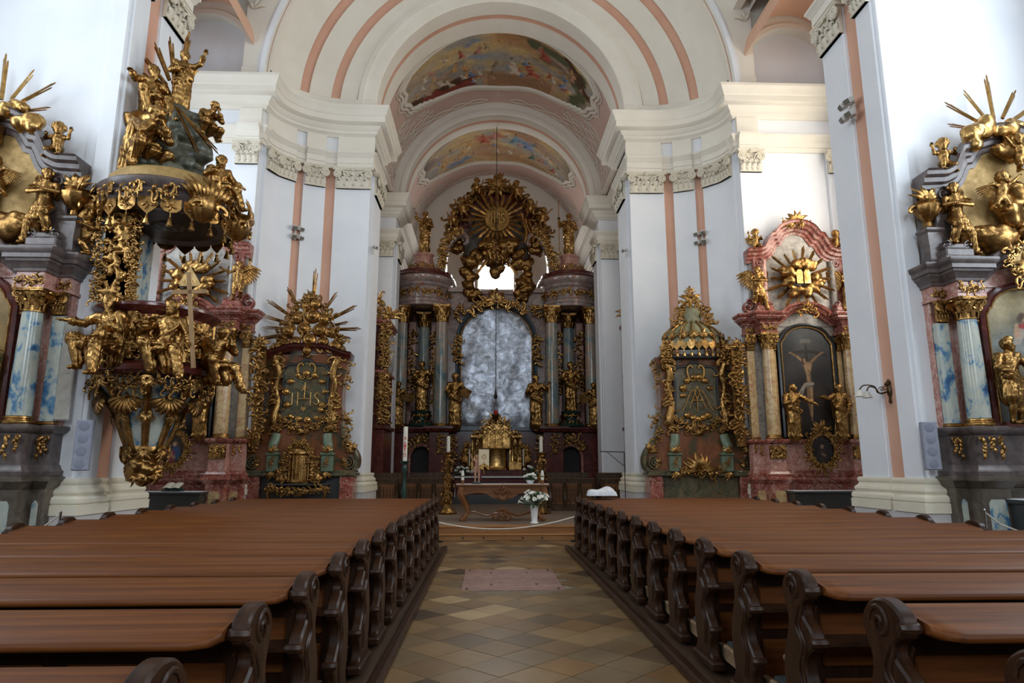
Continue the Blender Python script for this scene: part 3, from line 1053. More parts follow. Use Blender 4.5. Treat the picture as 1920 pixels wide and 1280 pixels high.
def cloud(seed, w, hgt, d, n=9, hh=0.035, r0=0.14, r1=0.26):
    """billowing carved cloud, centred on the origin, front -y"""
    rg = random.Random(seed)
    c = Carve()
    for i in range(n):
        x, z = rg.uniform(-w / 2, w / 2), rg.uniform(-hgt / 2, hgt / 2)
        r = rg.uniform(r0, r1)
        c.cap((x, rg.uniform(-d / 2, d / 2), z), (x + rg.uniform(-0.2, 0.2), rg.uniform(-d / 2, d / 2), z + rg.uniform(-0.1, 0.1)), r, r * rg.uniform(0.6, 1.0), 0.04, r * 0.17, 5)
    V, Q = c.mesh(hh)
    mb = MB()
    mb.add(V, [tuple(q) for q in Q.tolist()])
    return mb
# ------------------------------------------------------------------ the church itself
ZB0, ZB1 = 1.18, 1.57                 # wall base mould
ZC0, ZC1 = 10.35, 11.05               # capitals
ZE = 13.0                             # top of the main cornice
ECX, ECY, ERX, ERY = 4.75, 18.25, 2.30, 1.65   # concave crossing pier (quarter ellipse in plan)
BASE_PROF = [(0.0, 1.57), (0.03, 1.57), (0.05, 1.54), (0.05, 1.50), (0.03, 1.47), (0.055, 1.42), (0.085, 1.40), (0.10, 1.36), (0.09, 1.33), (0.075, 1.31), (0.12, 1.29), (0.14, 1.26), (0.14, 1.20), (0.12, 1.18), (0.15, 1.17), (0.15, 1.02), (0.0, 1.02)]
ENT_LOW = [(0.0, 11.05), (0.06, 11.05), (0.06, 11.20), (0.09, 11.20), (0.09, 11.38), (0.12, 11.40), (0.16, 11.50), (0.19, 11.52), (0.19, 11.58), (0.0, 11.60)]
ENT_TOP = [(0.0, 12.12), (0.06, 12.12), (0.10, 12.18), (0.18, 12.22), (0.18, 12.30), (0.24, 12.34), (0.30, 12.44), (0.42, 12.48), (0.46, 12.50), (0.46, 12.68), (0.49, 12.70), (0.52, 12.80), (0.58, 12.90), (0.60, 12.92), (0.60, 13.0), (0.0, 13.06)]


def ell(th, off=0.0):
    """point of the concave pier wall in the left half, off = towards the nave"""
    t = math.radians(th)
    x, y = -ECX - ERX * math.cos(t), ECY + ERY * math.sin(t)
    nx, ny = ERY * math.cos(t), -ERX * math.sin(t)
    q = math.hypot(nx, ny)
    return (x + nx / q * off, y + ny / q * off)


def mir(mb, s):
    """left-half mesh to the wanted side"""
    if s < 0:
        return mb
    for i, v in enumerate(mb.v):
        v = v.copy()
        v[:, 0] *= -1
        mb.v[i] = v
    return mb


def wall_strip(path, z0, z1, mb=None):
    mb = mb or MB()
    n = len(path)
    v = [(x, y, z0) for x, y in path] + [(x, y, z1) for x, y in path]
    mb.add(v, [(i, i + 1, n + i + 1, n + i) for i in range(n - 1)])
    return mb


def slab_strip(path, back, z0, z1, M=None):
    """thick curved slab: path in front, back path behind"""
    mb = MB()
    poly = list(path) + list(reversed(back))
    mb.prism(poly, z0, z1, 'z')
    return mb


CONC = [ell(t) for t in range(0, 91, 5)]
FULL_PATH = [(-10.6, 18.25), (-7.05, 18.25)] + CONC[1:] + [(-4.15, 19.9), (-4.15, 21.8), (-5.2, 21.8), (-5.2, 26.7), (-4.3, 26.7), (-4.3, 27.9), (-4.62, 27.9), (-4.62, 33.6)]
PINK1, PINK2 = (44, 51.5), (70, 77.5)
PILS = [(4, 44), (51.5, 70), (77.5, 90)]     # white pilasters on the concave wall

for s, side in ((-1, 'left'), (1, 'right')):
    # walls of crossing pier and chancel as one thick shell
    w = MB()
    outer = [(-10.6, 18.25), (-7.05, 18.25)] + [ell(t) for t in range(5, 91, 5)] + [(-4.2, 19.9), (-4.2, 21.8), (-5.2, 21.8), (-5.2, 26.7), (-4.3, 26.7), (-4.3, 27.9), (-4.62, 27.9), (-4.62, 33.9)]
    back = [(-10.6, 31.2), (-5.9, 31.2), (-5.9, 30.9)]
    w.prism(outer + [(-5.9, 33.9), (-10.6, 33.9)], 0, ZE, 'z')
    wl = struct('wall_chancel_' + side, mir(w, s), 'white_plaster')
    # tall window high in the chancel bay (its frame stands a little in front of the wall)
    fr = MB()
    for yy in np.linspace(22.0, 24.4, 4):
        fr.box(-5.19, -5.12, yy - 0.04, yy + 0.04, 8.3, 11.0)
    for zz in np.linspace(8.3, 11.0, 4):
        fr.box(-5.19, -5.12, 22.0, 24.4, zz - 0.04, zz + 0.04)
    wo = struct('window_%d' % (9 if s < 0 else 10), mir(fr, s), 'iron')
    for j in range(3):
        for k in range(3):
            a0, a1, b0, b1 = 22.04 + 0.8 * j, 22.76 + 0.8 * j, 8.34 + 0.9 * k, 9.16 + 0.9 * k
            p = MB().add([(-5.16, a0, b0), (-5.16, a1, b0), (-5.16, a1, b1), (-5.16, a0, b1)], [(0, 1, 2, 3)])
            mir(p, s).build('pane', 'pane_chancel', wo, fix=False)
    # pink bands (the recess) and white pilasters standing proud
    for (a, b) in (PINK1, PINK2):
        m = slab_strip([ell(a - 1 + (b - a + 2) * i / 4, 0.02) for i in range(5)], [ell(a - 1 + (b - a + 2) * i / 4, -0.02) for i in range(5)], 1.2, 11.06)
        mir(m, s).build('pink_band', 'pink_plaster', wl)
    pil_sites = []
    for i, (a, b) in enumerate(PILS):
        n = 8
        fr = [ell(a + (b - a) * k / n, 0.10) for k in range(n + 1)]
        bk = [ell(a + (b - a) * k / n, -0.03) for k in range(n + 1)]
        if i == 2:
            fr += [(-4.13, 19.80)]
            bk += [(-4.13, 19.95)]
        m = slab_strip(fr, bk, 1.5, 11.05)
        mir(m, s).build('pilaster', 'white_plaster', wl)
        # architrave and frieze break forward above every pilaster
        p2 = [ell(a + 1 + (b - a - 2) * k / n, 0.10) for k in range(n + 1)] + ([(-4.05, 19.80)] if i == 2 else [])
        m = MB()
        m.sweep(ENT_LOW + [(0.0, 12.14), (-0.12, 12.14), (-0.12, 11.05)], p2)
        mir(m, s).build('entablature_break', 'cream_plaster', wl)
    m = MB()
    m.box(-7.72, -7.08, 18.13, 18.3, 1.5, 11.05)
    mir(m, s).build('pilaster', 'white_plaster', wl)
    m = MB()
    m.sweep(ENT_LOW + [(0.0, 12.14), (-0.12, 12.14), (-0.12, 11.05)], [(-7.72, 18.13), (-7.08, 18.13)])
    mir(m, s).build('entablature_break', 'cream_plaster', wl)
    # soft second step behind the flat pilaster and along the outer corner
    m = MB()
    m.box(-10.15, -9.75, 18.13, 18.3, 1.5, 11.05)
    mir(m, s).build('pilaster', 'white_plaster', wl)
    # chancel-side pilasters
    for (y0, y1, x) in ((20.15, 21.55, -4.08), (26.85, 27.75, -4.22)):
        m = MB()
        m.box(x - 0.12, x, y0, y1, 1.5, 11.05)
        mir(m, s).build('pilaster', 'white_plaster', wl)
    m = MB()
    m.box(-5.1, -4.35, 26.6, 26.75, 1.5, 11.05)
    mir(m, s).build('pilaster', 'white_plaster', wl)
    # entablature and base mould, swept along the whole wall
    m = MB().sweep(ENT_LOW, FULL_PATH, cap=False)
    mir(m, s).build('architrave', 'cream_plaster', wl)
    m = MB().sweep(ENT_TOP, FULL_PATH, cap=False)
    mir(m, s).build('cornice', 'cream_plaster', wl)
    bp = [(-10.6, 18.25), (-7.75, 18.25), (-7.75, 18.13), (-7.05, 18.13)] + [ell(t, 0.10) for t in range(5, 91, 5)] + [(-4.06, 19.80), (-4.06, 21.8), (-5.2, 21.8), (-5.2, 26.7), (-4.3, 26.7), (-4.3, 27.9)]
    bb = struct('baseboard_chancel_' + side, mir(MB().sweep(BASE_PROF, bp, cap=False), s), 'base_cream')
    m = MB().sweep([(0.12, 1.03), (0.12, 0.0), (0.0, 0.0)], bp, cap=False)
    mir(m, s).build('plinth', 'plinth_grey', bb)
    # capitals
    def cap_at(x, y, nx, ny, wdt):
        mb = flat_capital(wdt, ZC1 - ZC0, 0.15)
        a = math.atan2(ny, nx) + PI / 2
        M = TR((x, y, ZC0), (0, 0, a))
        mir(MB().join(mb, M), s).build('capital', 'capital_stucco', wl)
    cap_at(-7.40, 18.15, 0, -1, 0.64)
    cap_at(-9.95, 18.15, 0, -1, 0.40)
    for (a, b), wd in ((PILS[0], None), (PILS[1], None), (PILS[2], None)):
        n_c = 2 if b - a > 30 else 1
        for k in range(n_c):
            a0, a1 = a + (b - a) * k / n_c, a + (b - a) * (k + 1) / n_c
            if b == 90:
                p0, p1 = ell(a0, 0.1), (-4.1, 19.8)
            else:
                p0, p1 = ell(a0, 0.1), ell(a1, 0.1)
            dx, dy = p1[0] - p0[0], p1[1] - p0[1]
            L = math.hypot(dx, dy)
            cap_at((p0[0] + p1[0]) / 2, (p0[1] + p1[1]) / 2 + 0.03, dy / L, -dx / L, L * 0.94)
    cap_at(-4.10, 20.85, 1, 0, 1.25)
    cap_at(-4.24, 27.3, 1, 0, 0.85)
    cap_at(-4.72, 26.62, 0, -1, 0.72)

    # near nave pier, nave face with two pilasters and a pink band
    w = MB()
    w.box(-10.6, -6.83, 10.85, 12.6, 0, 16.0)
    pw = struct('wall_pier_' + side, mir(w, s), 'white_plaster')
    m = MB()
    m.box(-6.9, -6.81, 11.2, 11.75, 1.2, 11.06)
    mir(m, s).build('pink_band', 'pink_plaster', pw)
    for (y0, y1) in ((11.70, 12.55), (10.78, 11.27)):
        m = MB()
        m.box(-6.9, -6.74, y0, y1, 1.5, 11.05, 0.015)
        mir(m, s).build('pilaster', 'white_plaster', pw)
        mbc = flat_capital(y1 - y0, ZC1 - ZC0, 0.15)
        mir(MB().join(mbc, TR((-6.76, (y0 + y1) / 2, ZC0), (0, 0, PI / 2))), s).build('capital', 'capital_stucco', pw)
    m = MB()
    m.box(-7.10, -6.80, 10.72, 10.9, 1.5, 16.0, 0.02)
    mir(m, s).build('pilaster', 'white_plaster', pw)
    m = MB()
    m.box(-7.30, -7.0, 10.80, 10.9, 1.5, 16.0, 0.01)
    mir(m, s).build('pilaster', 'white_plaster', pw)
    m = MB().sweep(ENT_LOW + [(0.0, 12.14)] + ENT_TOP, [(-10.2, 10.8), (-6.78, 10.8), (-6.78, 12.6), (-10.2, 12.6)], cap=False)
    # walk goes so that the right hand points to the nave
    m = MB().sweep(ENT_LOW + [(0.0, 12.14)] + ENT_TOP, [(-7.6, 10.78), (-6.76, 10.78), (-6.76, 12.62), (-7.6, 12.62)], cap=False)
    mir(m, s).build('cornice', 'cream_plaster', pw)
    bb = struct('baseboard_pier_' + side, mir(MB().sweep(BASE_PROF, [(-8.0, 10.72), (-6.74, 10.72), (-6.74, 11.27), (-6.80, 11.27), (-6.80, 11.68), (-6.74, 11.68), (-6.74, 12.6), (-8.0, 12.6)], cap=False), s), 'base_cream')
    m = MB().sweep([(0.12, 1.03), (0.12, 0.0), (0.0, 0.0)], [(-8.0, 10.72), (-6.74, 10.72), (-6.74, 12.6), (-8.0, 12.6)], cap=False)
    mir(m, s).build('plinth', 'plinth_grey', bb)

    # outer wall of the side chapels with tall window openings
    HOLES = [(13.7, 16.9, 6.0, 12.0), (5.0, 9.0, 5.2, 12.2), (-8.0, -4.0, 5.2, 12.2)]
    m = MB()
    ys = sorted({-14.0, 18.5} | {h[0] for h in HOLES} | {h[1] for h in HOLES})
    for y0, y1 in zip(ys[:-1], ys[1:]):
        hole = next((h for h in HOLES if h[0] <= y0 and h[1] >= y1), None)
        if hole is None:
            m.box(-10.6, -10.15, y0, y1, 0, 16.6)
        else:
            m.box(-10.6, -10.15, y0, y1, 0, hole[2])
            m.box(-10.6, -10.15, y0, y1, hole[3], 16.6)
    struct('wall_' + side, mir(m, s), 'white_plaster')
    for i, (y0, y1, z0, z1) in enumerate(HOLES):
        fr = MB()
        X0, X1 = -10.45, -10.33
        for yy in np.linspace(y0, y1, 4):
            fr.box(X0, X1, yy - 0.04, yy + 0.04, z0, z1)
        for zz in np.linspace(z0, z1, 6):
            fr.box(X0, X1, y0, y1, zz - 0.04, zz + 0.04)
        wo = struct('window_%d' % (i + 1 + (0 if s < 0 else 3)), mir(fr, s), 'iron')
        pm = 'pane_left' if s < 0 else ('pane_right_far' if i == 0 else 'pane_right')
        for j in range(3):
            for k in range(5):
                a0, a1 = y0 + (y1 - y0) * j / 3 + 0.04, y0 + (y1 - y0) * (j + 1) / 3 - 0.04
                b0, b1 = z0 + (z1 - z0) * k / 5 + 0.04, z0 + (z1 - z0) * (k + 1) / 5 - 0.04
                p = MB().add([(-10.40, a0, b0), (-10.40, a1, b0), (-10.40, a1, b1), (-10.40, a0, b1)], [(0, 1, 2, 3)])
                mir(p, s).build('pane', pm, wo, fix=False)

    # chapel: wall above the cornice with a lunette, its pink barrel vault, white transverse rim
    LX, LR, LZ = -8.95, 1.28, 14.05
    m = MB()
    poly = [(-7.7, 12.9), (-7.7, 18.5), (-10.6, 18.5), (-10.6, 12.9), (LX - LR, 12.9), (LX - LR, LZ)] + arc(LX, LZ, LR, LR, 180, 0, 20)[1:] + [(LX + LR, 12.9)]
    m.prism(poly, 18.3, 18.9, 'y')
    lw = struct('wall_lunette_' + side, mir(m, s), 'cream_plaster')
    m = MB()
    m.box(-10.4, -7.6, 18.62, 18.7, 12.9, 15.6)
    mir(m, s).build('lunette_field', 'white_plaster', lw)
    m = MB()
    pr = [(LR - 0.02, 18.3), (LR - 0.02, 18.24), (LR + 0.13, 18.24), (LR + 0.15, 18.3)]
    ring = []
    n = 28
    for i in range(n + 1):
        a = PI * i / n
        for r, y in pr:
            ring.append((LX + r * math.cos(a), y, LZ + r * math.sin(a)))
    m.add(ring, [(i * 4 + k, i * 4 + k + 1, i * 4 + k + 5, i * 4 + k + 4) for i in range(n) for k in range(3)])
    mir(m, s).build('arch_rim', 'cream_plaster', lw)
    m = MB()
    RV = 1.46
    m.grid(lambda u, v: (LX + (RV + 0.02) * math.cos(PI * u), 12.5 + v * 5.78, LZ + 0.15 + 1.55 * math.sin(PI * u)), 28, 4)
    struct('ceiling_chapel_' + side, mir(m, s), 'vault_pink')
    # white pier strip between chapel and crossing, running up into the arch
    m = MB()
    m.box(-7.75, -7.05, 18.2, 18.9, 12.95, 19.5)
    m.box(-7.80, -7.05, 18.12, 18.3, 12.95, 13.5, 0.02)
    mir(m, s).build('pier_strip', 'cream_plaster', lw)
    # clerestory wall over the near pier and chapels (arches to the nave), closes the room
    m = MB()
    m.box(-7.45, -7.2, 12.5, 18.25, 15.8, 19.5)
    m.box(-7.45, -7.2, -14, 10.85, 15.8, 19.5)
    struct('wall_clerestory_' + side, mir(m, s), 'cream_plaster')
    m = MB()
    m.box(-10.6, -7.2, -14.4, 18.9, 16.6, 16.8)
    struct('ceiling_aisle_' + side, mir(m, s), 'cream_plaster')

for s in (-1, 1):
    m = MB()
    m.box(-10.6, -4.40, 21.3, 33.9, 13.06, 13.2)
    struct('ceiling_ledge_%s' % ('left' if s < 0 else 'right'), mir(m, s), 'cream_plaster')

# ---- spandrel in front of the triumphal arch and the flaring arch itself
AZ = 13.05
m = MB()
poly = [(-7.75, 13.0), (-7.75, 21.5), (7.75, 21.5), (7.75, 13.0), (7.06, 13.0)] + arc(0, AZ, 7.06, 7.06, 0, 180, 60) + [(-7.06, 13.0)]
m.prism(poly, 18.14, 18.28, 'y')
sp = struct('wall_crossing', m, 'cream_plaster')


def arch_band(r0, y0, r1, y1, n=64, z=AZ, a0=0, a1=180):
    mb = MB()
    mb.grid(lambda u, v: ((r0 + (r1 - r0) * v) * math.cos(math.radians(a0 + (a1 - a0) * u)), y0 + (y1 - y0) * v, z + (r0 + (r1 - r0) * v) * math.sin(math.radians(a0 + (a1 - a0) * u))), n, 1)
    return mb


def ring_sweep(prof, n=64, z=AZ, a0=0, a1=180):
    """profile of (radius, y) revolved about the arch axis"""
    mb = MB()
    k = len(prof)
    v = []
    for i in range(n + 1):
        a = math.radians(a0 + (a1 - a0) * i / n)
        for r, y in prof:
            v.append((r * math.cos(a), y, z + r * math.sin(a)))
    mb.add(v, [(i * k + j, i * k + j + 1, (i + 1) * k + j + 1, (i + 1) * k + j) for i in range(n) for j in range(k - 1)])
    return mb


ring_sweep([(7.10, 18.14), (7.10, 18.08), (7.22, 18.06), (7.30, 18.10), (7.34, 18.14)]).build('arch_rim', 'white_plaster', sp)
for s in (-1, 1):                         # stucco sprays in the pendentives
    m = MB()
    for i in range(3):
        sprig(m, (s * (7.55 - 0.03 * i), 15.4 + 0.5 * i), PI / 2 + s * 0.3, 0.42, 18.10, 3)
    m.build('stucco_spray', 'capital_stucco', sp)
# flare: white shells with the pink bands set back, radius follows the concave wall
def flare(a, b, off, n):
    prof = []
    for k in range(n + 1):
        x, y = ell(a + (b - a) * k / n, off)
        prof.append((-x, y))
    return ring_sweep(prof, 72)
ar = struct('ceiling_triumphal_arch', flare(-2, 92, -0.0, 24), 'pink_plaster')
for (a, b) in ((-1, PINK1[0] - 1), (PINK1[1], PINK2[0]), (PINK2[1], 91)):
    m = flare(a, b, 0.07, 10)
    for e in (a, b):                      # edges of the raised bands
        p0, p1 = ell(e, 0.07), ell(e, -0.02)
        m.join(ring_sweep([(-p0[0], p0[1]), (-p1[0], p1[1])], 72))
    m.build('arch_band', 'cream_plaster', ar)
# blocking course under the arch feet
for s in (-1, 1):
    pth = [ell(t, 0.10) for t in range(0, 91, 5)] + [(-4.1, 19.8), (-4.1, 21.6)]
    m = MB().sweep([(0.0, 12.95), (0.03, 12.95), (0.03, 13.42), (0.0, 13.46), (-0.2, 13.46)], pth, cap=False)
    mir(m, s).build('arch_foot', 'cream_plaster', ar)
# first chancel arch: front ring, pink line, soffit
A1Z = 13.15
m = ring_sweep([(4.72, 19.90), (4.66, 19.78), (4.50, 19.76), (4.44, 19.80), (4.36, 19.80), (4.10, 19.82), (4.06, 19.86), (4.06, 20.50)], 72, A1Z)
m.join(ring_sweep([(4.06, 20.72), (4.06, 21.5), (4.55, 21.5)], 72, A1Z))
a1 = struct('ceiling_chancel_arch', m, 'cream_plaster')
ring_sweep([(4.06, 20.48), (4.09, 20.50), (4.09, 20.72), (4.06, 20.74)], 72, A1Z).build('pink_band', 'pink_plaster', a1)
# second arch (front of the apse)
A2Z = 12.95
m = ring_sweep([(4.75, 26.72), (4.55, 26.68), (4.22, 26.70), (4.19, 26.64), (4.06, 26.64), (3.98, 26.70), (3.98, 27.9), (4.4, 27.9)], 72, A2Z)
a2 = struct('ceiling_apse_arch', m, 'cream_plaster')
ring_sweep([(3.985, 27.1), (3.975, 27.12), (3.975, 27.32), (3.985, 27.34)], 72, A2Z).build('pink_band', 'pink_plaster', a2)
for s in (-1, 1):
    m = MB()
    m.box(-5.0, -3.98, 26.66, 27.9, 12.9, 13.3)
    mir(m, s).build('arch_foot', 'cream_plaster', a2)


# ---- vaults with painted ceilings: a colour field computed stroke by stroke on the vault's own vertices
def soft_noise(U, V, f, seed):
    r = np.random.RandomState(seed)
    out = np.zeros_like(U)
    for _ in range(18):
        a, b, p, q = r.uniform(-f, f), r.uniform(-f, f), r.uniform(0, 6.3), r.uniform(0.4, 1)
        out += q * np.sin(a * U * 6.3 + b * V * 4 + p)
    return out / 5


def paint_scene(nu, nv, seed, which):
    """fresco: ochre heaven, blue-grey cloud banks, robed figures; u to the right, v = 0 at the altar-side edge"""
    U, V = np.meshgrid(np.linspace(0, 1, nu + 1), np.linspace(0, 1, nv + 1))
    rg = np.random.RandomState(seed)
    I = np.zeros((nv + 1, nu + 1, 3))
    och, och2, blu, brn, dk = map(np.array, ((0.46, 0.31, 0.13), (0.54, 0.40, 0.20), (0.27, 0.30, 0.31), (0.27, 0.145, 0.07), (0.085, 0.045, 0.025)))
    n1, n2, n3 = soft_noise(U, V, 1.4, seed), soft_noise(U, V, 3.2, seed + 1), soft_noise(U, V, 7, seed + 2)
    I[:] = och
    def mix(m, c):
        m = np.clip(m, 0, 1)[..., None]
        I[:] = I * (1 - m) + np.asarray(c) * m
    n4 = soft_noise(U, V, 16, seed + 3)
    mix(0.5 + n1, och2)
    mix((n2 + 0.5 * n3 + 0.1) * 1.1, (0.40, 0.20, 0.09))
    mix((-n2 + 0.6 * n3 - 0.05) * 1.2, (0.30, 0.29, 0.26))
    mix((n2 - 0.05) * 1.4, brn * 1.3)
    mix((np.abs(U - 0.5) * 1.2 + 0.35 * n2 - 0.28) * 1.5 * (V < 0.85), blu)
    mix((0.45 - V + 0.25 * n2) * 0.9, brn)
    def st(u0, v0, u1, v1, r, c, sf=0.5, op=1.0):
        du, dv = u1 - u0, (v1 - v0) * 0.45
        x, y = U - u0, (V - v0) * 0.45
        t = np.clip((x * du + y * dv) / (du * du + dv * dv + 1e-9), 0, 1)
        d = np.hypot(x - t * du, y - t * dv) + 0.30 * r * n3 + 0.35 * r * n4
        mix((r - d) / (r * sf) * op, c)
    def fig(u, v, s, robe, lean=0.0, arm=1):
        sh = np.array(robe) * 0.55
        st(u + lean * s, v + 2.2 * s, u, v - 1.6 * s, s * 0.42, robe, 0.6)
        st(u - 0.2 * s, v - 0.5 * s, u - 0.5 * s, v - 2.0 * s, s * 0.34, sh, 0.7)
        st(u + 0.2 * s, v, u + 0.7 * s, v - 1.9 * s, s * 0.34, np.array(robe) * 1.15, 0.7)
        st(u + lean * s, v + 1.6 * s, u + arm * 0.9 * s, v + 2.6 * s, s * 0.14, (0.42, 0.25, 0.15), 0.6)
        st(u + lean * s, v + 3.6 * s, u + lean * s, v + 3.7 * s, s * 0.24, (0.44, 0.27, 0.16), 0.5)
        st(u + lean * s - 0.06 * s, v + 4.1 * s, u + lean * s - 0.1 * s, v + 3.9 * s, s * 0.2, (0.12, 0.07, 0.04), 0.6)
    W, R_, B_, G_, O_, P_ = (0.56, 0.50, 0.41), (0.36, 0.08, 0.05), (0.16, 0.25, 0.44), (0.10, 0.11, 0.06), (0.52, 0.29, 0.10), (0.44, 0.22, 0.17)
    if which == 1:
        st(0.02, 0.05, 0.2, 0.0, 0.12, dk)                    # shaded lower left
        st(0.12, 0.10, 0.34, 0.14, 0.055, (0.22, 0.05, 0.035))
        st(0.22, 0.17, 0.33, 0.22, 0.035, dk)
        m = ((U > 0.42) & (U < 0.80) & (V < 0.30 - 0.10 * (U - 0.42))).astype(float)     # painted terrace
        mix(m, (0.30, 0.17, 0.095))
        mix(((U > 0.42) & (U < 0.80) & (np.abs(V - 0.29 + 0.10 * (U - 0.42)) < 0.022)).astype(float), (0.38, 0.23, 0.13))
        mix(((np.abs(U - 0.43) < 0.012) & (V < 0.30)).astype(float), (0.40, 0.25, 0.15))
        mix(((np.abs(U - 0.79) < 0.014) & (V < 0.34)).astype(float), (0.42, 0.28, 0.17))
        st(0.93, 0.05, 0.90, 0.75, 0.05, G_)
        st(0.96, 0.5, 0.84, 0.85, 0.04, dk)
        st(0.35, 0.82, 0.39, 0.86, 0.028, (0.15, 0.21, 0.32), 0.9)
        st(0.36, 0.60, 0.43, 0.57, 0.028, (0.20, 0.27, 0.40), 0.9)
        st(0.1, 0.45, 0.3, 0.5, 0.06, (0.24, 0.25, 0.25), 1.0, 0.8)
        st(0.3, 0.33, 0.42, 0.36, 0.04, (0.27, 0.30, 0.32), 1.0, 0.8)
        st(0.66, 0.55, 0.78, 0.50, 0.04, (0.22, 0.22, 0.22), 1.0, 0.8)
        st(0.70, 0.70, 0.88, 0.62, 0.05, (0.10, 0.075, 0.05), 1.0, 0.8)
        for _ in range(34):
            fig(rg.uniform(0.06, 0.92), rg.uniform(0.3, 0.8) if rg.rand() < 0.5 else rg.uniform(0.12, 0.35), rg.uniform(0.012, 0.022), [W, P_, O_, B_, R_, (0.24, 0.2, 0.15)][rg.randint(6)], rg.uniform(-0.8, 0.8), rg.choice([-1, 1]))
        fig(0.395, 0.68, 0.026, P_, 0.6)
        st(0.66, 0.86, 0.80, 0.80, 0.035, G_)
        fig(0.71, 0.74, 0.034, R_, -0.6, -1)
        fig(0.56, 0.36, 0.046, W, 0.0, -1)
        fig(0.66, 0.34, 0.040, (0.42, 0.10, 0.06), -0.5)
        for (u, v, s_, c) in ((0.12, 0.55, 0.024, W), (0.16, 0.60, 0.02, P_), (0.20, 0.28, 0.028, W), (0.11, 0.22, 0.03, (0.40, 0.30, 0.22)), (0.28, 0.46, 0.024, O_), (0.32, 0.24, 0.02, W), (0.36, 0.27, 0.02, B_), (0.40, 0.28, 0.018, W), (0.76, 0.36, 0.022, W), (0.81, 0.36, 0.022, B_), (0.85, 0.30, 0.024, O_), (0.62, 0.50, 0.018, B_), (0.86, 0.62, 0.024, P_), (0.50, 0.85, 0.014, O_), (0.55, 0.82, 0.012, P_), (0.24, 0.70, 0.016, W)):
            fig(u, v, s_, c, rg.uniform(-0.6, 0.6), rg.choice([-1, 1]))
    else:
        st(0.2, 0.35, 0.8, 0.3, 0.08, (0.40, 0.27, 0.16), 0.9, 0.7)
        for _ in range(26):
            fig(rg.uniform(0.08, 0.92), rg.uniform(0.15, 0.75), rg.uniform(0.014, 0.026), [W, P_, O_, B_, R_, (0.2, 0.15, 0.1)][rg.randint(6)], rg.uniform(-0.8, 0.8), rg.choice([-1, 1]))
        st(0.4, 0.62, 0.5, 0.68, 0.05, (0.42, 0.14, 0.09), 0.8)
        st(0.62, 0.64, 0.70, 0.60, 0.04, (0.14, 0.24, 0.36), 0.8)
        st(0.2, 0.15, 0.3, 0.18, 0.05, (0.16, 0.22, 0.30), 0.8)
        for (u, v, s_, c) in ((0.42, 0.60, 0.036, R_), (0.48, 0.66, 0.03, P_), (0.60, 0.62, 0.036, (0.14, 0.26, 0.34)), (0.68, 0.55, 0.03, B_), (0.3, 0.4, 0.026, O_), (0.36, 0.3, 0.022, P_), (0.5, 0.3, 0.02, W), (0.58, 0.28, 0.02, W), (0.72, 0.3, 0.03, (0.10, 0.16, 0.12)), (0.82, 0.45, 0.026, W), (0.15, 0.3, 0.03, O_), (0.88, 0.25, 0.03, R_), (0.22, 0.55, 0.022, G_)):
            fig(u, v, s_, c, rg.uniform(-0.6, 0.6), rg.choice([-1, 1]))
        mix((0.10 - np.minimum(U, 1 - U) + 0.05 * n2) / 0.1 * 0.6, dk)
    I *= (1 + 0.10 * n3)[..., None]
    return np.clip(I * (1.15 + 0.12 * n4[..., None]), 0.01, 1).reshape(-1, 3)


def wavy(u, seed=0):
    """mixtilinear outline of the fresco field along its long side, 0..1"""
    return 0.5 + 0.5 * math.cos(2 * PI * (u - 0.5)) ** 1


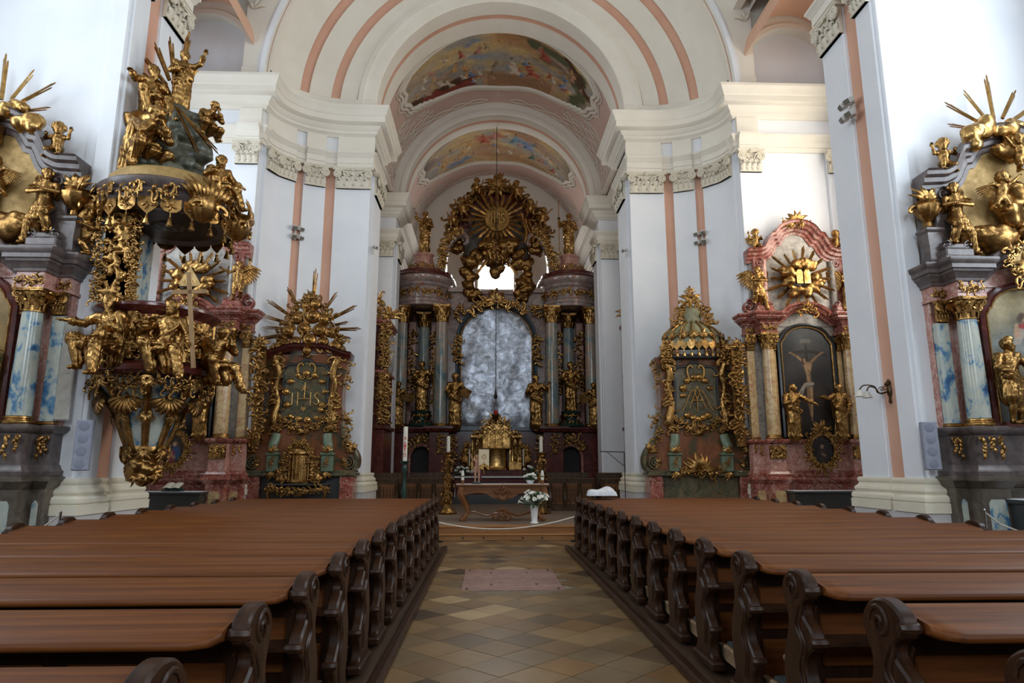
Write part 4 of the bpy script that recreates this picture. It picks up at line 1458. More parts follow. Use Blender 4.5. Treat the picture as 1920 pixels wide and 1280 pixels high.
def vault(name, R, z, y0, y1, fy0, fy1, ang0, seed, sky, lat_seed):
    """barrel vault; fresco field with a moulded stucco frame; strapwork tracery around it"""
    mb = MB().grid(lambda u, v: (R * math.cos(PI * u), y0 + (y1 - y0) * v, z + R * math.sin(PI * u)), 80, 6)
    vo = struct(name, mb, 'pale_pink_plaster')
    # outline of the field in (angle deg, y)
    def edge_y(t):       # t 0..1 across the field: front edge (towards the altar side) is scalloped
        return fy1 - (fy1 - fy0) * (0.22 * abs(2 * t - 1) ** 2.2) - 0.07 * math.cos(t * 6 * PI) + (0.05 if abs(2 * t - 1) > 0.72 and int(t * 60) % 2 else 0)
    nu, nv = 260, 110
    a_lo, a_hi = ang0, 180 - ang0
    P, pc = [], []
    mb = MB()
    pts = []
    for j in range(nv + 1):
        for i in range(nu + 1):
            u, v = i / nu, j / nv
            yb = edge_y(u)
            ya = fy0 + (fy1 - fy0) * 0.18 * abs(2 * u - 1) ** 2.0
            sq = 1 - 0.10 * (abs(2 * v - 1) ** 3) + 0.02 * math.cos(v * 5 * PI)
            a = math.radians(90 + (a_hi - 90) * (1 - 2 * u) * sq)
            r = R - 0.03
            pts.append((r * math.cos(a), yb + (ya - yb) * v, z + r * math.sin(a)))
    w_ = nu + 1
    mb.add(pts, [(j * w_ + i, j * w_ + i + 1, (j + 1) * w_ + i + 1, (j + 1) * w_ + i) for j in range(nv) for i in range(nu)])
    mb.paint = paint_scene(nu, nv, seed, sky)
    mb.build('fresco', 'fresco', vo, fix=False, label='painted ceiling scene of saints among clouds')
    A = np.array(pts).reshape(nv + 1, nu + 1, 3)
    loop = np.concatenate([A[0, :], A[1:, -1], A[-1, -2::-1], A[-2:0:-1, 0]])
    m = MB()
    lp = np.vstack([loop, loop[:2]])
    m.tube(lp[::2], 0.09, 6, 1.0, (0.02, 0.05, 1))
    cen = np.array((0, (fy0 + fy1) / 2, 0))
    for q, rr in ((1.05, 0.06), (1.09, 0.03)):
        L2 = []
        for p in lp[::2]:
            a = math.atan2(p[2] - z, p[0])
            a2 = PI / 2 + (a - PI / 2) * q
            y2 = cen[1] + (p[1] - cen[1]) * (q + 0.02)
            L2.append((R * 0.993 * math.cos(a2), y2, z + R * 0.993 * math.sin(a2)))
        m.tube(L2, rr, 6, 1.0, (0.02, 0.05, 1))
    m.build('stucco_frame', 'cream_plaster', vo)
    # strapwork: interlaced S lines over the pink ground
    m = MB()
    rg = random.Random(lat_seed)
    def on(a, y):
        return ((R - 0.02) * math.cos(math.radians(a)), y, z + (R - 0.02) * math.sin(math.radians(a)))
    for s in (-1, 1):
        for yc, amp, lo, hi, ph in ((y1 - 0.32, 0.14, 6, 84, 0.0), (y1 - 0.32, -0.14, 6, 84, 0.0), (y1 - 0.75, 0.16, 6, 52, 1.0), (y1 - 0.75, -0.16, 6, 52, 1.0), (y1 - 1.25, 0.18, 5, 40, 0.3), (y1 - 1.25, -0.18, 5, 40, 0.3), (y1 - 1.8, 0.2, 5, 36, 0.3), (y1 - 1.8, -0.2, 5, 36, 0.9)):
            Q = []
            for i in range(46):
                t = i / 45
                a = lo + (hi - lo) * t
                Q.append(on(90 + s * (90 - a), yc + amp * math.sin(t * (hi - lo) / 78 * 7.0 * PI + ph)))
            m.tube(Q, 0.02, 4, 1.0, (0.02, 0.05, 1))
        for k in range(16):
            a, y = rg.uniform(8, 50), y1 - rg.uniform(0.2, 2.1)
            Q = [on(90 + s * (90 - (a + 3.2 * math.cos(q) * (1 - q / 9))), y + 0.22 * math.sin(q) * (1 - q / 9)) for q in np.linspace(0, 7, 14)]
            m.tube(Q, 0.016, 4, 1.0, (0.02, 0.05, 1))
    m.build('stucco_tracery', 'cream_plaster', vo)
    return vo


v1 = vault('ceiling_chancel', 4.52, 13.0, 21.5, 26.72, 21.7, 25.35, 36, 5, 1, 3)
v2 = vault('ceiling_apse', 4.42, 12.9, 27.9, 33.7, 28.0, 31.9, 36, 17, 2, 8)
for vo, yy, zz in ((v1, 25.9, 17.50), (v2, 32.6, 17.29)):
    m = MB()
    shell(m, (0, 0), 0.24, PI / 2, 0, 9, TR((0, yy, zz), (-PI / 2, 0, 0)))
    m.build('stucco_shell', 'cream_plaster', vo)
# apse back wall with the window behind the altar
m = MB()
WY = 33.6
m.box(-5.9, -0.95, WY, WY + 0.4, 0, 18)
m.box(0.95, 5.9, WY, WY + 0.4, 0, 18)
m.box(-0.95, 0.95, WY, WY + 0.4, 0, 10.9)
m.box(-0.95, 0.95, WY, WY + 0.4, 12.2, 18)
struct('wall_apse', m, 'cream_plaster')
m = MB()
for x in (-0.93, 0.93):
    m.box(x - 0.03, x + 0.03, WY + 0.12, WY + 0.2, 10.9, 12.2)
for x in (-0.31, 0.31):
    m.box(x - 0.006, x + 0.006, WY + 0.14, WY + 0.18, 10.9, 12.2)
for z in (10.92, 12.18):
    m.box(-0.95, 0.95, WY + 0.12, WY + 0.2, z - 0.03, z + 0.03)
m.box(-0.93, 0.93, WY + 0.14, WY + 0.18, 11.544, 11.556)
wo = struct('window_7', m, 'lamp_white')
for j in range(3):
    for k in range(2):
        x0, z0 = -0.93 + 0.62 * j + 0.006, 10.92 + 0.63 * k + 0.006
        MB().add([(x0, WY + 0.16, z0), (x0 + 0.608, WY + 0.16, z0), (x0 + 0.608, WY + 0.16, z0 + 0.618), (x0, WY + 0.16, z0 + 0.618)], [(0, 1, 2, 3)]).build('pane', 'pane_apse', wo, fix=False)
# nave behind the camera: vault, rear wall with its window, floor
m = MB().grid(lambda u, v: (7.75 * math.cos(PI * u), -14.2 + v * 32.4, 15.8 + 5.0 * math.sin(PI * u)), 40, 4)
struct('ceiling', m, 'cream_plaster')
m = MB()
m.box(-10.6, -3, -14.4, -14, 0, 21)
m.box(3, 10.6, -14.4, -14, 0, 21)
m.box(-3, 3, -14.4, -14, 0, 7)
m.box(-3, 3, -14.4, -14, 15, 21)
struct('wall_rear', m, 'stall_wood')
m = MB()
for x in np.linspace(-3, 3, 5):
    m.box(x - 0.05, x + 0.05, -14.3, -14.2, 7, 15)
for z in np.linspace(7, 15, 6):
    m.box(-3, 3, -14.3, -14.2, z - 0.05, z + 0.05)
wo = struct('window_8', m, 'iron')
for j in range(4):
    for k in range(5):
        x0, z0 = -3 + 1.5 * j + 0.05, 7 + 1.6 * k + 0.05
        MB().add([(x0, -14.25, z0), (x0 + 1.4, -14.25, z0), (x0 + 1.4, -14.25, z0 + 1.5), (x0, -14.25, z0 + 1.5)], [(0, 1, 2, 3)]).build('pane', 'pane_rear', wo, fix=False)

# ---- floor: bed, diagonal stone tiles of the aisle, grave slab
m = MB()
m.box(-10.6, 10.6, -14.2, 34, -0.3, -0.012)
fl = struct('floor', m, 'mortar')
m = MB()
m.box(-10.6, -1.40, -14.2, 17, -0.02, -0.004)
m.box(1.45, 10.6, -14.2, 17, -0.02, -0.004)
m.build('side_paving', 'tile_stone_1', fl)
rg = random.Random(11)
hd = 0.305
tile_me = {}
SL = (-0.74, 0.76, 10.05, 12.0)
for i in range(-6, 7):
    for j in range(-2, 42):
        cx_ = 0.05 + hd * i
        cy_ = 4.2 + hd * j
        if (i + j) % 2:
            continue
        if cx_ < -1.62 or cx_ > 1.72 or cy_ > 16.5:
            continue
        if SL[0] - 0.1 < cx_ < SL[1] + 0.1 and SL[2] - 0.1 < cy_ < SL[3] + 0.1:
            continue
        g = hd - 0.006
        # clip to the aisle, the slab and the step
        poly = [(cx_ - g, cy_), (cx_, cy_ - g), (cx_ + g, cy_), (cx_, cy_ + g)]
        def clip(pl, ax, lim, keep_less):
            out = []
            for a, b in zip(pl, pl[1:] + pl[:1]):
                ia, ib = (a[ax] <= lim) == keep_less or a[ax] == lim, (b[ax] <= lim) == keep_less or b[ax] == lim
                if ia:
                    out.append(a)
                if ia != ib:
                    t = (lim - a[ax]) / (b[ax] - a[ax])
                    out.append(tuple(a[q] + (b[q] - a[q]) * t for q in (0, 1)))
            return out
        poly = clip(clip(clip(poly, 0, -1.40, False), 0, 1.45, True), 1, 16.58, True)
        if len(poly) < 3:
            continue
        k = rg.choices(range(7), [5, 5, 3, 1.2, 3, 1.6, 5])[0]
        m = MB().prism(poly, -0.02, 0.0 + rg.uniform(-0.0015, 0.0015), 'z')
        m.build('tile', 'tile_stone_%d' % k, fl, smooth=None)
m = MB()
m.box(SL[0], SL[1], SL[2], SL[3], -0.02, 0.006, 0.004)
gs = m.build('grave_slab', 'grave_slab', None)
tag(gs, 'flat reddish grave slab set into the aisle paving', 'grave slab')
m = MB()
m.box(SL[0] + 0.2, SL[1] - 0.18, SL[2] + 0.1, SL[3] - 0.1, 0.0, 0.0085)
m.build('inner_field', 'grave_slab', gs)
for (x, y) in ((-0.66, 11.9), (0.68, 11.9), (-0.66, 10.14), (0.68, 10.14), (-0.3, 11.6), (0.3, 11.6), (-0.3, 10.5), (0.38, 10.5)):
    MB().box(x - 0.012, x + 0.012, y - 0.05, y + 0.05, 0.0, 0.0105).build('iron_fitting', 'iron', gs)
# ------------------------------------------------------------------ pews
PROF = [(-.225, .06), (-.225, .125), (-.185, .14), (-.165, .22), (-.205, .29), (-.22, .35), (-.18, .40), (-.115, .46), (-.095, .54), (-.13, .60), (-.195, .64), (-.215, .69), (-.18, .75), (-.105, .80), (-.085, .85), (-.12, .89), (-.175, .92), (-.18, .98), (-.14, 1.03), (-.05, 1.06), (.05, 1.045), (.13, .99), (.155, .92), (.13, .85), (.10, .78), (.11, .7), (.16, .6), (.2, .5), (.2, .3), (.17, .2), (.2, .14), (.225, .125), (.225, .06)]


def end_panel_mesh():
    pr = [tuple(p) for p in spline(PROF[1:-1], 3)]
    pr = [PROF[0]] + pr + [PROF[-1]]
    mb = MB()
    n = len(pr)
    cen = np.array((0.0, 0.55))
    def inset(q, d):
        A = np.array(q)
        out = []
        for i in range(n):
            t = A[(i + 1) % n] - A[i - 1]
            t = t / (np.linalg.norm(t) + 1e-9)
            out.append(tuple(A[i] + np.array((t[1], -t[0])) * -d))
        return out
    ins = inset(pr, -0.012)
    rows = [(-0.04, ins), (-0.028, pr), (0.028, pr), (0.04, ins)]
    v = []
    for x, q in rows:
        v += [(x, a, b) for a, b in q]
    f = [tuple(range(n - 1, -1, -1)), tuple(range(3 * n, 4 * n))]
    for k in range(3):
        f += [(k * n + i, k * n + (i + 1) % n, (k + 1) * n + (i + 1) % n, (k + 1) * n + i) for i in range(n)]
    mb.add(v, f)
    # foot block
    mb.box(-0.06, 0.06, -0.26, 0.26, 0.03, 0.10, 0.015)
    return mb


def end_carving():
    mb = MB()
    for s in (-1, 1):
        x = 0.042 * s
        for off in (0.0, 0.045):
            P = [(x, -.11 + off, .86), (x, -.05 + off, .74), (x, -.12 + off, .64), (x, -.06 + off, .5), (x, -.11 + off, .36), (x, -.08 + off, .2)]
            mb.tube(spline(P, 4), 0.011, 5, 0.7, (1, 0, 0))
        P = [(x, .0 + 0.085 * (1 - t) * math.cos(t * 11), .945 + 0.085 * (1 - t) * math.sin(t * 11)) for t in np.linspace(0, 0.9, 22)]
        mb.tube(P, 0.012, 5, 0.7, (1, 0, 0))
        # round stops on the back edge
    for (y, z) in ((-.165, .955), (-.2, .68), (-.205, .34)):
        mb.lathe([(0.0, -0.052), (0.022, -0.05), (0.03, -0.03), (0.03, 0.03), (0.022, 0.05), (0.0, 0.052)], 8, M=TR((0, y, z), (0, PI / 2, 0)))
    return mb


ME_END, ME_CARVE = None, None


def make_pew(x_in, x_out):
    """pew between x_in (aisle side) and x_out; local origin at its end scroll on the floor"""
    global ME_END, ME_CARVE
    if ME_END is None:
        ME_END = end_panel_mesh().mesh('end_panel', 'pew_dark')
        fix_normals(ME_END)
        ME_CARVE = end_carving().mesh('carving', 'pew_dark')
    t = thing('pew', 'x', 'pew')
    lo, hi = min(x_in, x_out), max(x_in, x_out)
    for x in (x_in, x_out):
        e = put('end_panel', ME_END, t, (x, 0, 0), label='scrolled dark end panel')
        put('carving', ME_CARVE, e)
    a, b = lo + 0.055, hi - 0.055
    mb = MB()                       # sloping book rest with a rounded nose and rounded corners
    pr = [(-.30, .925), (-.322, .929), (-.332, .943), (-.328, .959), (-.31, .969), (.05, 1.02), (.055, .985), (-.25, .937), (-.27, .919)]
    xs = [a, a + 0.03, a + 0.10, b - 0.10, b - 0.03, b]
    cut = [0.10, 0.03, 0.0, 0.0, 0.03, 0.10]
    v = []
    for x, c in zip(xs, cut):
        for (y, z) in pr:
            yy = y + c * (1 if y < -0.2 else 0)
            v.append((x, yy, z + c * 0.14 * (1 if y < -0.2 else 0)))
    k = len(pr)
    f = [(i * k + j, i * k + (j + 1) % k, (i + 1) * k + (j + 1) % k, (i + 1) * k + j) for i in range(5) for j in range(k)]
    f += [tuple(range(k)), tuple(range(5 * k + k - 1, 5 * k - 1, -1))]
    mb.add(v, f)
    mb.build('book_rest', 'pew_wood', t, smooth=50)
    mb = MB()
    mb.box(a, b, 0.0, 0.035, 0.03, 0.99)
    bp = mb.build('back_panel', 'pew_dark', t)
    n = 5
    for i in range(n):
        x0 = a + (b - a) * i / n + 0.05
        x1 = a + (b - a) * (i + 1) / n - 0.05
        MB().box(x0, x1, -0.018, 0.002, 0.50, 0.80, 0.012).build('raised_field', 'pew_wood', bp)
        MB().box(x0, x1, -0.018, 0.002, 0.16, 0.44, 0.012).build('raised_field', 'pew_wood', bp)
    mb = MB()
    mb.box(a, b, -0.20, 0.0, 0.66, 0.685)
    mb.build('shelf', 'pew_dark', t)
    mb = MB()
    mb.box(a, b, 0.03, 0.44, 0.42, 0.46, 0.01)
    mb.build('seat', 'kneeler_wood', t)
    mb = MB()
    mb.box(a, b, -0.46, -0.22, 0.20, 0.235, 0.01)
    for x in (a + 0.05, (a + b) / 2, b - 0.05):
        mb.box(x - 0.025, x + 0.025, -0.44, -0.02, 0.10, 0.20)
    kn = mb.build('kneeler', 'kneeler_wood', t)
    mb = MB()
    mb.box(a + 0.02, b - 0.02, -0.45, -0.24, 0.235, 0.265, 0.012)
    mb.build('knee_pad', 'cushion_green', kn)
    return t


ORD = ['', 'second', 'third', 'fourth', 'fifth', 'sixth', 'seventh', 'eighth', 'ninth', 'tenth', 'eleventh', 'twelfth', 'thirteenth', 'fourteenth']
for side, xi, xo, y_last in (('left', -1.43, -5.55, 14.1), ('right', 1.52, 5.28, 14.1)):
    proto = make_pew(xi, xo)
    for i in range(14):
        p = proto if i == 0 else copy_tree(proto)
        p.location = (0, y_last - 0.905 * i, 0.085)
        p['group'] = 'pews on the %s of the aisle' % side
        if i == 0:
            p['label'] = 'brown wooden pew %s of the aisle, nearest the altar steps' % side
        elif i == 13:
            p['label'] = 'brown wooden pew %s of the aisle, nearest the camera, cut by the frame' % side
        else:
            p['label'] = 'brown wooden pew %s of the aisle, %s from the altar steps' % (side, ORD[i])
    lo, hi = (xo - 0.3, xi + 0.17) if side == 'left' else (xi - 0.17, xo + 0.3)
    m = MB()
    m.box(lo, hi, 0.8, 14.75, 0.0, 0.085, 0.0)
    pf = m.build('pew_platform', 'platform_wood', None)
    tag(pf, 'low dark wooden platform under the %s pews' % side, 'platform')
    m = MB()
    ex = hi if side == 'left' else lo
    m.box(ex - 0.05, ex + 0.05, 0.8, 14.75, 0.0, 0.10, 0.02)
    m.build('edge_rail', 'pew_dark', pf)

# white cloth folded over the front right pew
m = MB()
rgc = random.Random(4)
m.grid(lambda u, v: (-0.30 + 0.60 * u + 0.012 * math.sin(9 * v), -0.16 + 0.32 * v, 0.012 + 0.17 * (math.sin(PI * u) ** 0.35) * (math.sin(PI * v) ** 0.4) * (1 + 0.16 * math.sin(7 * u + 2) + 0.12 * math.cos(11 * u * v + 1))), 26, 16)
cl = m.build('folded_cloth', 'white_cloth', None, smooth=60)
cl.location = (2.0, 14.0, 1.155)
tag(cl, 'bundled white cloth lying on the front right pew', 'cloth')

# ------------------------------------------------------------------ sanctuary platform
m = MB()
m.box(-4.9, 4.9, 17.0, 33.9, -0.05, 0.30)
pl = struct('floor_sanctuary', m, 'carpet')
for k, (y0, y1, z0, z1) in enumerate(((16.62, 17.0, 0.0, 0.145), (16.95, 17.35, 0.145, 0.305))):
    m = MB()
    m.box(-4.9, 4.9, y0, y1, z0 + 0.001, z1 - 0.03)
    m.box(-4.9, 4.9, y0 - 0.03, y1, z1 - 0.03, z1, 0.01)
    m.build('step', 'step_wood', pl)
for x in (-0.95, -0.45, 0.5, 0.97):
    m = MB()
    m.lathe([(0.0, -0.01), (0.022, -0.008), (0.022, 0.008), (0.0, 0.01)], 10, M=TR((x, 16.615, 0.06), (PI / 2, 0, 0)))
    m.build('floor_socket', 'iron', pl)

# rope across the aisle with its two posts
pA, pB = at(822, 979, Y=16.35), at(1078, 968, Y=16.35)
m = MB()
P = [(pA.x + (pB.x - pA.x) * t, 16.35, pA.z + (pB.z - pA.z) * t - 0.36 * 4 * t * (1 - t) * (0.6 + 0.0 * t)) for t in np.linspace(0, 1, 30)]
m.tube(P, 0.016, 8)
rp = m.build('rope', 'rope', None)
tag(rp, 'cream rope sagging across the aisle before the altar steps', 'rope')
for p, wh in ((pA, 'left'), (pB, 'right')):
    t = thing('rope_post', 'slim iron rope post hidden behind the front %s pew' % wh, 'post', (p.x, 16.35, 0))
    MB().lathe([(0.12, 0), (0.12, 0.02), (0.03, 0.04), (0.0, 0.05)], 14).build('base', 'iron', t)
    MB().lathe([(0.014, 0.03), (0.014, p.z), (0.022, p.z + 0.01), (0.0, p.z + 0.04)], 10).build('rod', 'iron', t)
# chrome posts with cords before the near side altars
for (px_, py_, X_, wh) in ((113, 968, -6.5, 'left'), (1845, 950, 6.35, 'right')):
    p = at(px_, py_, Y=9.75)
    t = thing('barrier_post', 'thin chrome barrier post with white cord by the %s marble altar' % wh, 'post', (p.x, 9.75, 0.0))
    MB().lathe([(0.10, 0), (0.10, 0.02), (0.018, 0.03), (0.016, 1.12), (0.02, 1.13), (0.0, 1.15)], 12).build('rod', 'chrome', t)
    s = -1 if wh == 'left' else 1
    MB().tube([(0, 0, 1.1), (s * 0.25, 0.05, 0.92), (s * 0.6, 0.1, 0.80), (s * 1.1, 0.15, 0.84)], 0.012, 6).build('cord', 'rope', t)

# ------------------------------------------------------------------ celebration altar and what stands on it
TY0, TY1, TZ = 18.4, 19.3, 1.28
t = thing('altar_table', 'carved brown wooden altar table with curved legs on the platform', 'table', (0.05, (TY0 + TY1) / 2, 0.30))
hz = TZ - 0.30
m = MB()
m.box(-1.27, 1.27, -0.48, 0.48, hz - 0.05, hz, 0.015)
m.box(-1.23, 1.23, -0.45, 0.45, hz - 0.075, hz - 0.05)
m.build('table_top', 'table_wood', t)
m = MB()
ap = [(-1.15, hz - 0.07)] + [(1.15, hz - 0.07)]
low = [(1.15, hz - 0.32), (0.95, hz - 0.26), (0.7, hz - 0.22), (0.45, hz - 0.25), (0.3, hz - 0.34), (0.15, hz - 0.38), (0, hz - 0.42), (-0.15, hz - 0.38), (-0.3, hz - 0.34), (-0.45, hz - 0.25), (-0.7, hz - 0.22), (-0.95, hz - 0.26), (-1.15, hz - 0.32)]
m.prism(ap + [tuple(q) for q in spline(low, 4)], -0.42, -0.38, 'y')
m.prism(ap + [tuple(q) for q in spline(low, 4)], 0.38, 0.42, 'y')
m.box(-1.15, -1.11, -0.4, 0.4, hz - 0.3, hz - 0.07)
m.box(1.11, 1.15, -0.4, 0.4, hz - 0.3, hz - 0.07)
m.build('apron', 'table_wood', t)
m = MB()
shell(m, (0, hz - 0.28), 0.17, -PI / 2, -0.43, 9)
rocaille(m, [(-0.22, hz - 0.2), (0, hz - 0.12), (0.22, hz - 0.2)], 0.14, 3, -0.43)
m.build('apron_carving', 'table_wood', t)
for sx in (-1, 1):
    for sy in (-1, 1):
        m = MB()
        P = [(1.12, -0.40, hz - 0.08), (1.14, -0.41, hz - 0.28), (1.06, -0.37, hz - 0.46), (0.97, -0.34, hz - 0.66), (0.98, -0.36, hz - 0.80), (1.08, -0.42, hz - 0.92), (1.14, -0.45, 0.03)]
        P = [(sx * a, -sy * b, c) for a, b, c in spline(P, 5)]
        m.tube(P, np.interp(np.linspace(0, 1, len(P)), [0, 0.2, 0.6, 0.85, 1], [0.085, 0.10, 0.055, 0.045, 0.06]), 8, 1.0, (0, 1, 0))
        cscroll(m, (sx * 1.1, 0.06), PI / 2 if sx > 0 else PI / 2, 0.14, 0.025, -sy * 0.43 * 1, sx)
        m.build('leg', 'table_wood', t)
m = MB()
for s in (-1, 1):
    P = [(s * 0.98, -0.30, 0.20), (s * 0.8, -0.30, 0.26), (s * 0.6, -0.30, 0.20), (s * 0.4, -0.30, 0.16), (s * 0.2, -0.30, 0.22), (0, -0.30, 0.20)]
    m.tube(spline(P, 5), 0.035, 7)
shell(m, (0, 0.22), 0.18, PI / 2, -0.30, 7)
rocaille(m, [(-0.28, 0.16), (0, 0.10), (0.28, 0.16)], 0.2, 7, -0.31)
m.build('stretcher', 'table_wood', t)

m = MB()
m.box(-1.285, 1.285, -0.35, 0.35, 0.0, 0.008)
for s in (-1, 1):
    m.grid(lambda u, v: (s * (1.285 + 0.03 * v + 0.012 * math.sin(u * 22) * v), -0.35 + 0.7 * u, 0.008 - 0.36 * v), 24, 5)
cl = m.build('altar_cloth', 'white_cloth', None, smooth=60)
cl.location = (0.05, (TY0 + TY1) / 2, TZ)
tag(cl, 'narrow white altar cloth hanging over both table ends', 'cloth')
TTOP = TZ + 0.009
for s, wh in ((-1, 'left'), (1, 'right')):
    t = thing('altar_candle', 'short white candle on brown foot at the %s end of the altar table' % wh, 'candle', (0.05 + s * 1.10, 18.62, TZ + 0.009), 0, 'candles on the altar table')
    MB().lathe([(0.05, 0), (0.05, 0.05), (0.035, 0.07), (0.04, 0.10), (0, 0.105)], 12).build('foot', 'table_wood', t)
    MB().lathe([(0.042, 0.10), (0.042, 0.30), (0.0, 0.30)], 14).build('glass', 'candle_wax', t)
    MB().lathe([(0.0435, 0.19), (0.0435, 0.215)], 14, cap=False).build('dark_band', 'iron', t)
    MB().lathe([(0.03, 0.30), (0.03, 0.36), (0.0, 0.37)], 12).build('flame_cap', 'vase_white', t)


# lilies and greenery
def flower_lily(mb, p, d, s):
    d = Vector(d).normalized()
    q = d.to_track_quat('Z', 'Y').to_matrix().to_4x4()
    mb.lathe([(0.008 * s, 0), (0.016 * s, 0.05 * s), (0.03 * s, 0.09 * s), (0.058 * s, 0.125 * s), (0.065 * s, 0.128 * s), (0.035 * s, 0.095 * s), (0.01 * s, 0.05 * s)], 9, M=Matrix.Translation(Vector(p)) @ q, cap=False, flute=(3, 0.15))


def bouquet(parent, name, c, R, n, seed, fs=1.0, rose=False, spread=1.0):
    rg = random.Random(seed)
    lv = MB()
    for i in range(n * 4):
        a, e = rg.uniform(0, 2 * PI), rg.uniform(-0.25, 1.3)
        d = Vector((math.cos(a) * math.cos(e) * spread, math.sin(a) * math.cos(e), math.sin(e)))
        L = R * rg.uniform(0.7, 1.15)
        P = [Vector(c) + d * L * q + Vector((0, 0, -0.12 * L * q * q)) for q in (0.1, 0.5, 0.8, 1.0)]
        lv.tube([tuple(p) for p in P], [0.006, R * 0.08, R * 0.06, 0.003], 5, 0.25, (0.1, 0.2, 1))
    lv.build('foliage', 'leaf', parent)
    for i in range(n):
        a, e = 2 * PI * i * 0.618, math.asin(rg.uniform(0.0, 0.98))
        d = Vector((math.cos(a) * math.cos(e) * spread, math.sin(a) * math.cos(e), math.sin(e)))
        p = Vector(c) + d * R * rg.uniform(0.62, 0.92)
        fm = MB()
        if rose:
            s = R * 0.26
            fm.lathe([(0, -0.5 * s), (0.6 * s, -0.35 * s), (0.85 * s, 0.1 * s), (0.65 * s, 0.5 * s), (0.3 * s, 0.62 * s), (0, 0.5 * s)], 9, tuple(p), flute=(5, 0.10))
        else:
            flower_lily(fm, p - d * R * 0.12, d + Vector((0, 0, 0.25)), fs)
            fm.tube([tuple(Vector(c)), tuple(p - d * R * 0.1)], 0.006, 5)
        fm.build(name, 'petal', parent, label='white blossom')


t = thing('flower_vase', 'tall white vase of white lilies on the platform before the altar', 'vase', (0.86, 17.75, 0.305))
MB().lathe([(0.11, 0), (0.12, 0.015), (0.085, 0.035), (0.075, 0.06), (0.085, 0.2), (0.105, 0.38), (0.125, 0.47), (0.135, 0.48), (0.12, 0.47), (0.09, 0.38), (0.0, 0.36)], 20).build('vessel', 'vase_white', t)
bouquet(t, 'lily', (0, 0, 0.50), 0.40, 24, 5, 0.95)
t = thing('flower_bowl', 'white bowl of white roses on the altar table', 'flowers', (0.82, 18.75, TZ + 0.009))
MB().lathe([(0.06, 0), (0.07, 0.01), (0.10, 0.06), (0.13, 0.10), (0.12, 0.10), (0.0, 0.08)], 16).build('bowl', 'vase_white', t)
bouquet(t, 'rose', (0, 0, 0.14), 0.20, 14, 9, 1.0, True)
# ------------------------------------------------------------------ carved figures (mesh kept once per pose)
FIG = {}


def pose(name, **kw):
    FIG[name] = kw


SH = ((-0.2, 0, 1.42), (0.2, 0, 1.42))
pose('bless', arms=((SH[0], (-0.36, -0.08, 1.5), (-0.42, -0.2, 1.74)), (SH[1], (0.3, -0.06, 1.15), (0.06, -0.22, 1.2))), look=(-0.5, -1, 0.25), beard=True)
pose('book', arms=((SH[0], (-0.33, -0.04, 1.16), (-0.12, -0.26, 1.12)), (SH[1], (0.34, -0.04, 1.18), (0.16, -0.28, 1.02))), look=(0.45, -1, -0.1), beard=True)
pose('staff', arms=((SH[0], (-0.32, 0.0, 1.15), (-0.08, -0.22, 1.22)), (SH[1], (0.38, -0.08, 1.22), (0.42, -0.26, 1.42))), look=(0.5, -1, 0.1), beard=True)
pose('pray', arms=((SH[0], (-0.3, -0.1, 1.16), (-0.05, -0.27, 1.28)), (SH[1], (0.3, -0.1, 1.16), (0.05, -0.27, 1.28))), look=(0.6, -1, 0.35), hair=2.4, drape_to=(0.24, -0.05, 0.3))
pose('reach', arms=((SH[0], (-0.42, -0.1, 1.3), (-0.72, -0.22, 1.34)), (SH[1], (0.34, -0.02, 1.16), (0.18, -0.24, 1.0))), look=(-0.6, -1, 0.2), hair=1.2)
pose('grieve', arms=((SH[0], (-0.3, -0.1, 1.14), (-0.02, -0.24, 1.18)), (SH[1], (0.4, -0.12, 1.26), (0.62, -0.26, 1.12))), look=(0.7, -1, 0.4), hair=2.0, head=(0.03, -0.04, 1.64))
pose('king', arms=((SH[0], (-0.34, -0.08, 1.18), (-0.3, -0.32, 1.06)), (SH[1], (0.36, -0.1, 1.2), (0.28, -0.34, 1.26))), robe='short', legs=(((-0.1, 0, 0.92), (-0.13, -0.12, 0.5), (-0.12, -0.02, 0.06)), ((0.1, 0, 0.92), (0.16, 0.0, 0.48), (0.18, 0.1, 0.06))), look=(0.7, -1, 0.1), beard=True)
sitl = (((-0.1, 0, 0.5), (-0.27, -0.40, 0.56), (-0.12, -0.36, 0.12)), ((0.1, 0, 0.5), (0.19, -0.46, 0.44), (0.30, -0.56, 0.0)))
S2 = ((-0.2, -0.02, 0.98), (0.2, -0.02, 0.98))
pose('sit', pel=(0, 0, 0.52), chest=(0, 0, 0.84), neck=(0, -0.01, 1.06), head=(-0.02, -0.03, 1.2), arms=((S2[0], (-0.38, -0.1, 0.86), (-0.5, -0.3, 0.88)), (S2[1], (0.3, -0.1, 0.74), (0.06, -0.24, 0.84))), legs=sitl, robe='sit', look=(0.5, -1, 0.1), beard=True)
pose('sit_cross', pel=(0, 0, 0.52), chest=(0, 0, 0.84), neck=(0, -0.01, 1.06), head=(0.02, -0.03, 1.2), arms=((S2[0], (-0.36, -0.12, 0.76), (-0.2, -0.34, 0.9)), (S2[1], (0.33, -0.1, 0.76), (0.36, -0.34, 0.62))), legs=sitl, robe='sit', look=(-0.3, -1, 0.05), hair=2.0)
pose('weep', pel=(0, 0.02, 0.5), chest=(0, -0.10, 0.80), neck=(0, -0.22, 0.98), head=(0, -0.30, 1.06), arms=(((-0.18, -0.14, 0.92), (-0.2, -0.4, 0.74), (-0.06, -0.44, 0.98)), ((0.18, -0.14, 0.92), (0.2, -0.4, 0.74), (0.06, -0.44, 0.98))), legs=sitl, robe='sit', look=(0, -1, -0.6))
